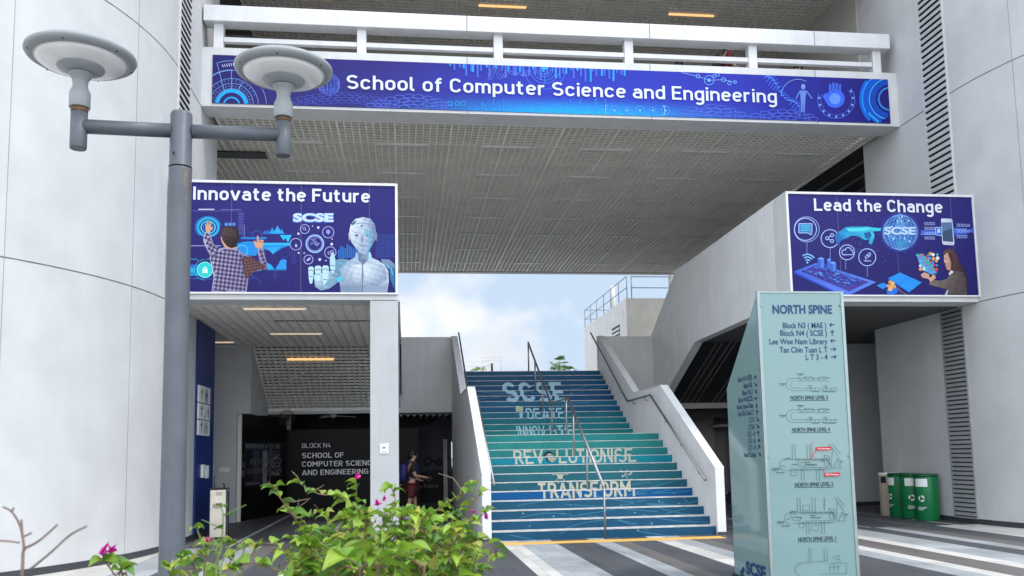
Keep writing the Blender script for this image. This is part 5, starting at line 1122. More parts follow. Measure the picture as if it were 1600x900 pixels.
A.poly([(392, 735), (512, 730), (518, 756), (396, 762)], RD); A.line([(392, 760), (352, 838)], 3.4, RD); A.line([(358, 690), (362, 830)], 3, RD); A.txt('You Are Here', 402, 752, 506, 13, rgb(240, 226, 226), .03)
A.crop(1190, 720, 5); A.poly([(484, 96), (604, 90), (610, 116), (488, 122)], RD); A.line([(488, 96), (456, 45)], 3.4, RD); A.txt('CEE Directory', 494, 112, 600, 12, rgb(240, 226, 226), .03)
tparent(A.build('floor_plans', None, M['ink'])); tparent(ln.build('plan_titles', M['line_ink'], None, fix=False))
# side pane lettering
SP = Plane((3.856, 0, 0), (0, -1, 0), (0, 0, 1), (-1, 0, 0)); mb = MB()
class AL(Art):
    def m(s, x, y): u, v = Art.m(s, x, y); return -u, v
A = AL(SP, H_TOTL, .0)
def ts(body, x0, x1, y0, y1, cap, bold=.015):
    (u0, v0), (u1, v1) = A.m(x0, y0), A.m(x1, y1); text(mb, SP, body, u0, u1, v0, cap, .0035, bold, slope=v1-v0)
rows = ('Block N1 (CEE)', 'Block N2', 'Block N2.1', 'Block N4 (SCSE)', 'North Spine Plaza', 'Tan Chin Tuan LT', 'LT1', 'LT1A', 'LT2 - 4', 'LT5 - 6', 'LT7 - 8', 'Food Outlet'); x0s = (1154, 1163, 1161, 1154.5, 1152.5, 1153.5, 1172, 1170, 1169, 1169.5, 1170.5, 1163.5); angs = (45, -45, -45, 180, -90, 90, -45, -45, 90, 0, 45, -45)
for k, (body, x0) in enumerate(zip(rows, x0s)):
    y = 593+k*10.85; xe = 1175.5+k*.62
    (u0, v0), (u1, v1) = A.m(x0, y+1.5), A.m(xe, y); text(mb, SP, body, u0, u1, (v0+v1)/2-.01, .058, .0035, .012)
    uc_, vc = A.m(1180.5+k*.62, y-3); a = R(angs[k]); s = .032
    for P in ([(-1, -.17), (.6, -.17), (.6, .17), (-1, .17)], [(1, 0), (.2, .75), (0, .5), (.55, 0)], [(1, 0), (.55, 0), (0, -.5), (.2, -.75)]): mb.face([SP.p(uc_+(p[0]*math.cos(a)-p[1]*math.sin(a))*s*1.6, vc+(p[0]*math.sin(a)+p[1]*math.cos(a))*s, .0035) for p in P])
(u0, v0), (u1, v1) = A.m(1167, 902), A.m(1198, 902); text(mb, SP, 'SCSE', u0, u1, (v0+v1)/2, .15, .0035, .05)
uc_, vc = A.m(1160.5, 893); 
for P in ([(-.1, 0), (.06, .12), (.12, .07), (.03, 0)], [(-.1, 0), (.03, 0), (.12, -.07), (.06, -.12)]): mb.face([SP.p(uc_+p[0]*.75, vc-.02+p[1]*.7, .0035) for p in P])
tparent(mb.build('side_lettering', M['navy_letter'], None, fix=False))

# ------------------------------------------------------------------ street lamp
lp = thing('street_lamp', 'grey twin-arm street lamp with two saucer shaped lamp heads', 'street lamp', (-1.64, 6.5, 0))
MB().lathe([(.095, 0), (.09, .1), (.082, 3.64), (.082, 3.655)], seg=32).build('pole', M['pole'], lp)
MB().lathe([(.084, 3.665), (.079, 3.67), (.078, 4.07), (.07, 4.085)], seg=32).build('pole_cap', M['pole'], lp)
b = MB()
for k, (a0, zb) in enumerate(((-58, 3.42), (-52, 3.2), (-47, 3.05), (-42, 3.3), (-38, 3.5))): b.face([(.0828*math.cos(R(a)), .0828*math.sin(R(a)), z) for a, z in ((a0, 3.64), (a0+5, 3.64), (a0+3.5, zb), (a0+2, zb))])
b.build('rust_stain', mat('rust_stain', (.17, .135, .115), .7, var=.3, scale=20), lp, fix=False)
MB().box(-.14, .14, -.14, .14, 0, .02).build('base_plate', M['pole'], lp, bevel=.004)
b = MB().tube([(-.03, -.078, 3.75), (-.03, -.09, 3.75)], .008, 8); b.build('bolt', M['black'], lp)
for (x, y, z, tilt) in ((-.67, -.15, 3.905, 0), (.725, .13, 3.985, 0)):
    d = Vector((x, y, z-3.945)); a = MB().tube([tuple(Vector((0, 0, 3.945))+d*.1), (x, y, z)], .052, 20).build('arm', M['pole'], lp)
    MB().lathe([(.052, -.17), (.057, -.16), (.057, .13)], (x, y, z), 24).build('end_post', M['pole'], a); MB().lathe([(.0575, .10), (.0578, .137)], (x, y, z), 24).build('rust_band', M['rust'], a)
    hd = MB().lathe([(.069, .135), (.071, .14), (.071, .245), (.052, .29), (.05, .31), (.056, .345), (.08, .385), (.085, .39)], (x, y, z), 32).build('lamp_head', M['lamp'], lp)
    MB().lathe([(.075, .392), (.155, .425), (.16, .433), (.15, .44)], (x, y, z), 40).build('base_ring', M['lamp'], hd)
    MB().lathe([(.15, .436), (.22, .448), (.28, .466), (.318, .492)], (x, y, z), 48).build('diffuser', M['lampglass'], hd)
    MB().lathe([(.316, .488), (.332, .486), (.362, .503), (.373, .522), (.37, .538), (.33, .565), (.2, .60), (.001, .618)], (x, y, z), 56).build('canopy', M['lamp'], hd)
    for k in range(6): A_ = R(30+k*60); b = MB().tube([(x+.346*math.cos(A_), y+.346*math.sin(A_), z+.496), (x+.346*math.cos(A_), y+.346*math.sin(A_), z+.489)], .006, 8); b.build('screw', M['black'], hd)

# ------------------------------------------------------------------ people
def skinned(name, verts, edges, rad, m, parent, root=0, sub=2):
    me = bpy.data.meshes.new(name); me.from_pydata(verts, edges, []); o = bpy.data.objects.new(name, me); COL.objects.link(o); o.parent = parent
    sk = o.modifiers.new('skin', 'SKIN'); sk.use_smooth_shade = True
    if not me.skin_vertices: me.attributes.new('skin', 'FLOAT', 'POINT') if False else None
    lay = me.skin_vertices[0].data if me.skin_vertices else None
    if lay is None:
        bm = bmesh.new(); bm.from_mesh(me); bm.verts.layers.skin.verify(); bm.to_mesh(me); bm.free(); lay = me.skin_vertices[0].data
    for i, r_ in enumerate(rad): lay[i].radius = (r_, r_) if not isinstance(r_, tuple) else r_; lay[i].use_root = (i == root)
    ss = o.modifiers.new('sub', 'SUBSURF'); ss.levels = sub; ss.render_levels = sub
    me.materials.append(m); return o
def person(label, loc, rz, group, shirt, shorts, pose, scale=1.0, hairm=None):
    """facing +x in local space"""
    t = thing('person', label, 'person', loc, group, rz); t.scale = (scale,)*3
    V, E, Rr = [], [], []
    def add(p, r_, par=None):
        V.append(p); Rr.append(r_)
        if par is not None: E.append((par, len(V)-1))
        return len(V)-1
    pel = add((0, 0, .93), (.15, .105)); sp = add((.01, 0, 1.10), (.14, .1), pel); chs = add((0, 0, 1.30), (.16, .105), sp); nk = add((.01, 0, 1.45), .058, chs); hd = add((.035, 0, 1.53), .066, nk); h2 = add((.05, 0, 1.61), .088, hd); h3 = add((.04, 0, 1.69), .06, h2)
    ns = add((.135, 0, 1.585), .016, h2)
    for s in (-1, 1):
        st = pose['legs'][0 if s < 0 else 1]
        hip = add((0, s*.09, .86), .095, pel); kn = add((st[0]*.5+.03, s*.095, .50), .06, hip); an = add((st[0], s*.095, .09), .04, kn); add((st[0]+.10, s*.1, .045), .035, an)
        sh = add((0, s*.185, 1.37), .065, chs); el, ha = pose['arms'][0 if s < 0 else 1]
        e_ = add((el[0], s*el[1], el[2]), .043, sh); w_ = add((ha[0], s*ha[1], ha[2]), .03, e_)
        d = (Vector((ha[0], s*ha[1], ha[2]))-Vector((el[0], s*el[1], el[2]))).normalized(); pm = Vector((ha[0], s*ha[1], ha[2]))+d*.07
        pa = add(tuple(pm), .034, w_); side = d.cross(Vector((0, 0, 1))).normalized() if abs(d.z) < .9 else Vector((1, 0, 0)); dn = d.cross(side)
        for k in range(4):
            f0 = pm+d*.03+side*(.024*(k-1.5)); f1 = f0+d*(.045-.006*abs(k-1.3))-dn*.008; f2 = f1+d*.022-dn*.02
            q = add(tuple(f0), .0095, pa); q = add(tuple(f1), .0085, q); add(tuple(f2), .007, q)
        q = add(tuple(pm-side*.035+d*.0), .0105, w_); add(tuple(pm-side*.05+d*.035-dn*.01), .0085, q)
    skinned('body', V, E, Rr, M['skin'], t)
    # shirt: torso and short sleeves
    V, E, Rr = [], [], []
    a = add((0, 0, .88), (.165, .12)); b_ = add((.01, 0, 1.1), (.155, .115), a); c = add((0, 0, 1.30), (.175, .12), b_); add((.005, 0, 1.42), (.075, .07), c)
    for s in (-1, 1):
        el, ha = pose['arms'][0 if s < 0 else 1]; sh = add((0, s*.185, 1.37), .08, c); m_ = Vector((0, s*.185, 1.37)).lerp(Vector((el[0], s*el[1], el[2])), .75); add(tuple(m_), .068, sh)
    skinned('shirt', V, E, Rr, shirt, t)
    V, E, Rr = [], [], []
    a = add((0, 0, .90), (.165, .12))
    for s in (-1, 1):
        st = pose['legs'][0 if s < 0 else 1]; hip = add((0, s*.09, .84), .112, a); add((st[0]*.42+.02, s*.098, .50 if pose.get('shorts', 1) else .1), .088, hip)
    skinned('shorts' if pose.get('shorts', 1) else 'trousers', V, E, Rr, shorts, t)
    hb = MB().ell((.028, 0, 1.655), (.112, .098, .095), 20, 12); hb.ell((-.02, 0, 1.60), (.07, .085, .10), 16, 10); hb.build('hair', hairm or M['hair'], t)
    for s in (-1, 1):
        st = pose['legs'][0 if s < 0 else 1]; MB().ell((st[0]+.06, s*.1, .05), (.135, .048, .052)).build('shoe', M['shoe'], t); MB().ell((.04, s*.092, 1.59), (.018, .012, .03), 8, 6).build('ear', M['skin'], t); MB().ell((.122, s*.032, 1.615), (.008, .012, .007), 8, 6).build('eye', M['hair'], t)
    return t
def backpack(label, loc, rz, m, scale=1):
    t = thing('backpack', label, 'backpack', loc, None, rz); t.scale = (scale,)*3
    MB().ell((-.21, 0, 1.17), (.12, .155, .245), 20, 12).build('pack', m, t); MB().ell((-.31, 0, 1.08), (.05, .11, .12), 16, 10).build('front_pocket', m, t)
    for s in (-1, 1): MB().tube([(-.12, s*.1, 1.38), (-.03, s*.115, 1.47), (.08, s*.115, 1.43), (.135, s*.12, 1.28), (.07, s*.15, 1.06), (-.12, s*.12, .98)], .018, 8).build('strap', m, t)
P1 = dict(legs=((-.16,), (.12,)), arms=(((.05, .24, 1.10), (.28, .15, 1.06)), ((-.02, .24, 1.09), (.18, .2, 1.0))))
person('person in black shirt and maroon shorts looking at a phone', (.16, 21.2, 0), R(8), None, M['shirtb'], M['maroon'], P1, .95)
backpack('navy blue backpack on the person in maroon shorts', (.16, 21.2, 0), R(8), M['navy'], .95)
ph = thing('mobile_phone', 'dark phone held by the person in maroon shorts', 'phone', (.53, 21.12, 1.03), None, R(8)); MB().box(-.004, .004, -.036, .036, 0, .15).build('phone_case', M['black'], ph, bevel=.003); MB().box(-.006, -.0042, -.032, .032, .008, .142).build('screen', M['darkglass'], ph); ph.rotation_euler = (0, R(50), R(8))
P2 = dict(legs=((-.2,), (.18,)), arms=(((.03, .25, 1.10), (.2, .22, .96)), ((-.05, .25, 1.09), (.10, .24, .9))), shorts=0)
person('person in dark red shirt with black backpack walking behind the upper railing', (7.56, 18.75, 9.4), R(-6), 'people behind the upper railing', M['shirtr'], M['shirtb'], P2, .97)
backpack('black backpack on the person in dark red shirt', (7.56, 18.75, 9.4), R(-6), M['black'], .97)
P3 = dict(legs=((-.05,), (.08,)), arms=(((-.02, .24, 1.10), (.05, .25, .9)), ((-.02, .24, 1.09), (.05, .25, .9))), shorts=0)
person('person whose dark hair just shows above the ledge, nearer the middle of the footbridge', (6.75, 19.85, 9.4), R(0), 'people behind the upper railing', M['shirtb'], M['shirtb'], P3, .97)
person('person whose dark hair just shows above the ledge, nearer the right tower', (9.86, 19.75, 9.4), R(180), 'people behind the upper railing', M['shirtr'], M['shirtb'], P3, .97)

# ------------------------------------------------------------------ things beyond the stair head
pb = thing('plant_room', 'cream rooftop plant room with railing on its roof beyond the stairs', 'building', (10.56, 40, 3.85))
MB().box(0, 6, 0, 9.8, 0, 5.0).build('wall', M['cream'], pb); MB().box(.02, 6, -.02, .0, 0, 5.0).build('painted_shade_front', M['tan'], pb)  # thin darker sheet over the cream front, its shade painted as colour
b = MB()
for y in (0.0, 1.6, 3.3, 4.9, 6.6, 8.2, 9.8): b.tube([(.06, y, 5.0), (.06, y, 6.06)], .022, 6)
for x in (.3, 2.2, 4.2): b.tube([(x, .05, 5.0), (x, .05, 6.06)], .025, 6)
for z in (5.52, 6.06): b.tube([(.06, 0, z), (.06, 9.8, z)], .02, 6); b.tube([(.3, .05, z), (5, .05, z)], .025, 6); b.tube([(.06, 9.7, z), (3, 9.7, z)], .02, 6)
b.build('roof_railing', mat('galvanised_rail', (.16, .18, .20), .45, metal=.5), pb); MB().tube([(.5, 4.6, 5), (.5, 4.6, 6.5)], .13, 12).build('flue', M['cream'], pb); MB().tube([(2.55, 1.0, 5), (2.55, 1.0, 7)], .1, 12).build('flue', M['tan'], pb)
lv = MB().box(-.012, 0, 1.35, 2.95, 3.05, 3.95).build('louvre_window', M['dark'], pb); b = MB(); [b.box(-.05, -.014, 1.35, 2.95, 3.1+.2*k, 3.2+.2*k) for k in range(4)]; b.build('blades', M['white'], lv)
dr = MB().box(-.03, 0, 5.2, 7.0, 0, 2.3).build('door', M['white'], pb); b = MB(); [b.box(-.034, -.0305, 5.3+.9*k, 5.32+.9*k, .1, 2.2) for k in range(2)]; b.box(-.034, -.0305, 5.3, 7, 1.15, 1.18); b.build('panel_groove', M['joint'], dr); MB().box(-.04, -.0305, 6.0, 6.1, 1.3, 1.6).build('handle', M['dark'], dr)
fb = thing('far_roof', 'distant low roof with thin rails and small vents beyond the stair head', 'building', (7, 84, 3.85)); MB().box(-8, 6, 0, 8, 0, 5.72).build('wall', M['cream'], fb)
b = MB()
for z in (6.3, 6.75): b.tube([(-4.2, .1, z), (1.2, .1, z)], .015, 5)
for x in (-4.2, -2.4, -.3, 1.2, 1.0, 2.4): b.tube([(x, .1, 5.7), (x, .1, 6.78)], .015, 5)
b.build('roof_railing', M['hazy'], fb)
b = MB()
for x in (.6, 2.5): b.tube([(x, .4, 5.7), (x, .4, 7.2)], .02, 5)
b.tube([(.6, .4, 7.2), (2.5, .4, 7.2)], .02, 5); b.tube([(.6, .4, 6.9), (2.5, .4, 6.9)], .015, 5); b.tube([(-.9, .4, 5.8), (1.5, .4, 6.5)], .02, 5); b.build('antenna_frame', M['hazy'], fb); MB().tube([(1.55, .3, 5.7), (1.55, .3, 6.6)], .12, 8).build('vent', M['dark'], fb); MB().box(-2.7, -2.2, .2, .6, 5.7, 6.15).build('vent', M['beige'], fb)
def palm(label, loc, h, n, ln_, seed):
    rnd = random.Random(seed); t = thing('fan_palm', label, 'palm', loc, 'greenery above the stair head')
    MB().tube([(0, 0, 0), (.05, 0, h*.5), (0, 0, h)], [.12, .09, .07], 10).build('trunk', M['bark'], t); b = MB()
    for k in range(n):
        a, el = rnd.uniform(0, 6.28), rnd.uniform(-.35, 1.2); L0 = ln_*rnd.uniform(.5, .75); d = Vector((math.cos(a)*math.cos(el), math.sin(a)*math.cos(el), math.sin(el))); base = Vector((0, 0, h)); tip = base+d*L0; b.tube([tuple(base), tuple(tip)], .012, 4)
        s = d.cross(Vector((0, 0, 1))).normalized(); u = s.cross(d)
        for q in range(11):
            an = R(-80+16*q); dd = (d*math.cos(an)+s*math.sin(an)); ll_ = ln_*.62*rnd.uniform(.75, 1.1); m_ = tip+dd*ll_*.55+u*.03; e = tip+dd*ll_-Vector((0, 0, ll_*.22)); wv = u.cross(dd).normalized()*.028
            b.face([tip, m_+wv, e, m_-wv])
    b.build('fronds', M['palm'], t, fix=False)
palm('green fan palm rising above the stair head beside the plant room', (8.15, 45, 3.85), 2.25, 15, .55, 3)
palm('lower fan palm just right of the taller palm above the stairs', (8.75, 45.6, 3.85), 1.95, 12, .5, 5)
palm('tiny palm tip showing above the stairs left of the centre handrail', (3.9, 46, 3.85), 1.95, 12, .5, 8)

# ------------------------------------------------------------------ planter and bougainvillea in front
pt = thing('planter', 'low concrete planter bed holding the bougainvillea', 'planter', (-.15, 1.75, 0))
MB().box(-1.0, 1.0, -.85, .95, 0, .5).build('planter_wall', M['grey'], pt, bevel=.02); MB().box(-.92, .92, -.77, .87, .5, .53).build('soil', M['soil'], pt)
GR = [(.16, .29, .024), (.125, .25, .026), (.19, .33, .032), (.09, .19, .04), (.23, .34, .04), (.20, .32, .034), (.28, .30, .05)]
def leaf(b, base, d, L_, wd, rnd, droop=.35, cols=GR, fold=.32):
    d = d.normalized(); s = d.cross(Vector((0, 0, 1)))
    if s.length < .1: s = d.cross(Vector((1, 0, 0)))
    s.normalize(); roll = rnd.uniform(-.6, .6); u = s.cross(d); s, u = s*math.cos(roll)+u*math.sin(roll), u*math.cos(roll)-s*math.sin(roll)
    c = rnd.choice(cols); k_ = rnd.uniform(.7, 1.25); q_ = rnd.choice((.55, .8, .95, 1, 1, 1.1)); L_ *= q_; wd *= q_*rnd.uniform(.85, 1.1); c = tuple(v*k_ for v in c); n = 7; rows = []; cm = tuple(v*1.3 for v in c); tw_ = rnd.uniform(-.5, .5)
    for i in range(n+1):
        t = i/n; w_ = wd*(math.sin(math.pi*min(1, t*1.02)**.75)**.9 if 0 < t < 1 else 0)*(1-.25*t); p = base+d*(L_*(t-.15*t*t))-Vector((0, 0, 1))*(droop*L_*t*t*1.15)+s*(tw_*.18*L_*t*t)
        rows.append((p-s*w_/2+u*(fold*w_), p, p+s*w_/2+u*(fold*w_)))
    for i in range(n):
        for j in (0, 1): b.face([rows[i][j], rows[i][j+1], rows[i+1][j+1], rows[i+1][j]], (c, cm, cm, c) if j == 0 else (cm, c, c, cm), smooth=True)
def flower(b, c, rnd, s=.02):
    for k in range(rnd.choice((6, 9))):
        a, el = rnd.uniform(0, 6.28), rnd.uniform(-.1, 1.3); d = Vector((math.cos(a)*math.cos(el), math.sin(a)*math.cos(el), math.sin(el)))
        leaf(b, Vector(c), d, s*rnd.uniform(.9, 1.4), s*rnd.uniform(.6, .9), rnd, -.1, [(.52, .012, .22), (.62, .02, .30), (.42, .01, .30)], .3)
def curve(p, n=10):
    p = [Vector(q) for q in p]; o = []
    for i in range(len(p)-1):
        a, b_, c, d = p[max(i-1, 0)], p[i], p[i+1], p[min(i+2, len(p)-1)]
        for k in range(n): t = k/n; o.append(.5*((2*b_)+(c-a)*t+(2*a-5*b_+4*c-d)*t*t+(3*b_-a-3*c+d)*t**3))
    return o+[p[-1]]
BUSH = [0]
def bush(label, root, branches, flowers, seed, leafL=(.045, .068), dens=1.0, twm='twig', nm='bougainvillea'):
    rnd = random.Random(seed); t = thing(nm, label, 'shrub', root, 'bougainvillea plants in the planter'); rt = Vector(root); st, lv_ = MB(), MB()
    for br_, r0, bare in branches:
        P = curve([Vector(q)-rt for q in br_], 8); n = len(P)
        st.tube([tuple(q) for q in P], [max(.0012, r0*(1-.75*i/n)) for i in range(n)], 6)
        acc = 0
        for i in range(1, n):
            acc += (P[i]-P[i-1]).length
            if acc > .017/dens and i > n*bare:
                acc = 0; d = (P[i]-P[i-1]).normalized(); a = rnd.uniform(0, 6.28); sd_ = Vector((math.cos(a), math.sin(a)*.8, rnd.uniform(-.15, .5))); leaf(lv_, P[i], (sd_+d*.35), rnd.uniform(*leafL), rnd.uniform(.55, .72)*leafL[1]*.9, rnd, rnd.uniform(.2, .6))
                if rnd.random() < .14: e = P[i]+(sd_+Vector((0, 0, .5))).normalized()*rnd.uniform(.02, .045); st.tube([tuple(P[i]), tuple(e)], [.0012, .0006], 5)
        for k in range(4): a = rnd.uniform(0, 6.28); leaf(lv_, P[-1], Vector((math.cos(a), math.sin(a), rnd.uniform(.0, .7))), rnd.uniform(leafL[0]*.7, leafL[1]*.9), leafL[1]*.5, rnd, .3)
    if nm == 'bougainvillea' and len(branches) > 20:
        dt_ = MB(); up = [q for q in branches]
        for k in range(46):
            br_ = rnd.choice(up)[0]; P = [Vector(q)-rt for q in br_]; a = P[-2].lerp(P[-1], rnd.random()); e = a+Vector((rnd.uniform(-.07, .07), rnd.uniform(-.05, .03), rnd.uniform(-.01, .06))); m2 = a.lerp(e, .5)+Vector((rnd.uniform(-.01, .01), 0, rnd.uniform(-.008, .012)))
            dt_.tube([tuple(a), tuple(m2), tuple(e)], [.0016, .0012, .0007], 5)
            if k % 2: dt_.tube([tuple(m2), tuple(m2+Vector((rnd.uniform(-.025, .025), 0, rnd.uniform(.005, .03))))], [.001, .0005], 5)
        tag(dt_.build('dry_twigs', M['drytwig'], t), kind='stuff')
    st.build('stems', M[twm], t); lv_.build('leaves', M['leaf'], t, fix=False)
    for c, s in flowers:
        b = MB(); flower(b, Vector(c)-rt, rnd, s*.78); b.build('flower', M['bract'], t, fix=False)
    return t
rnd = random.Random(11)
root = (.0, 2.1, .53)
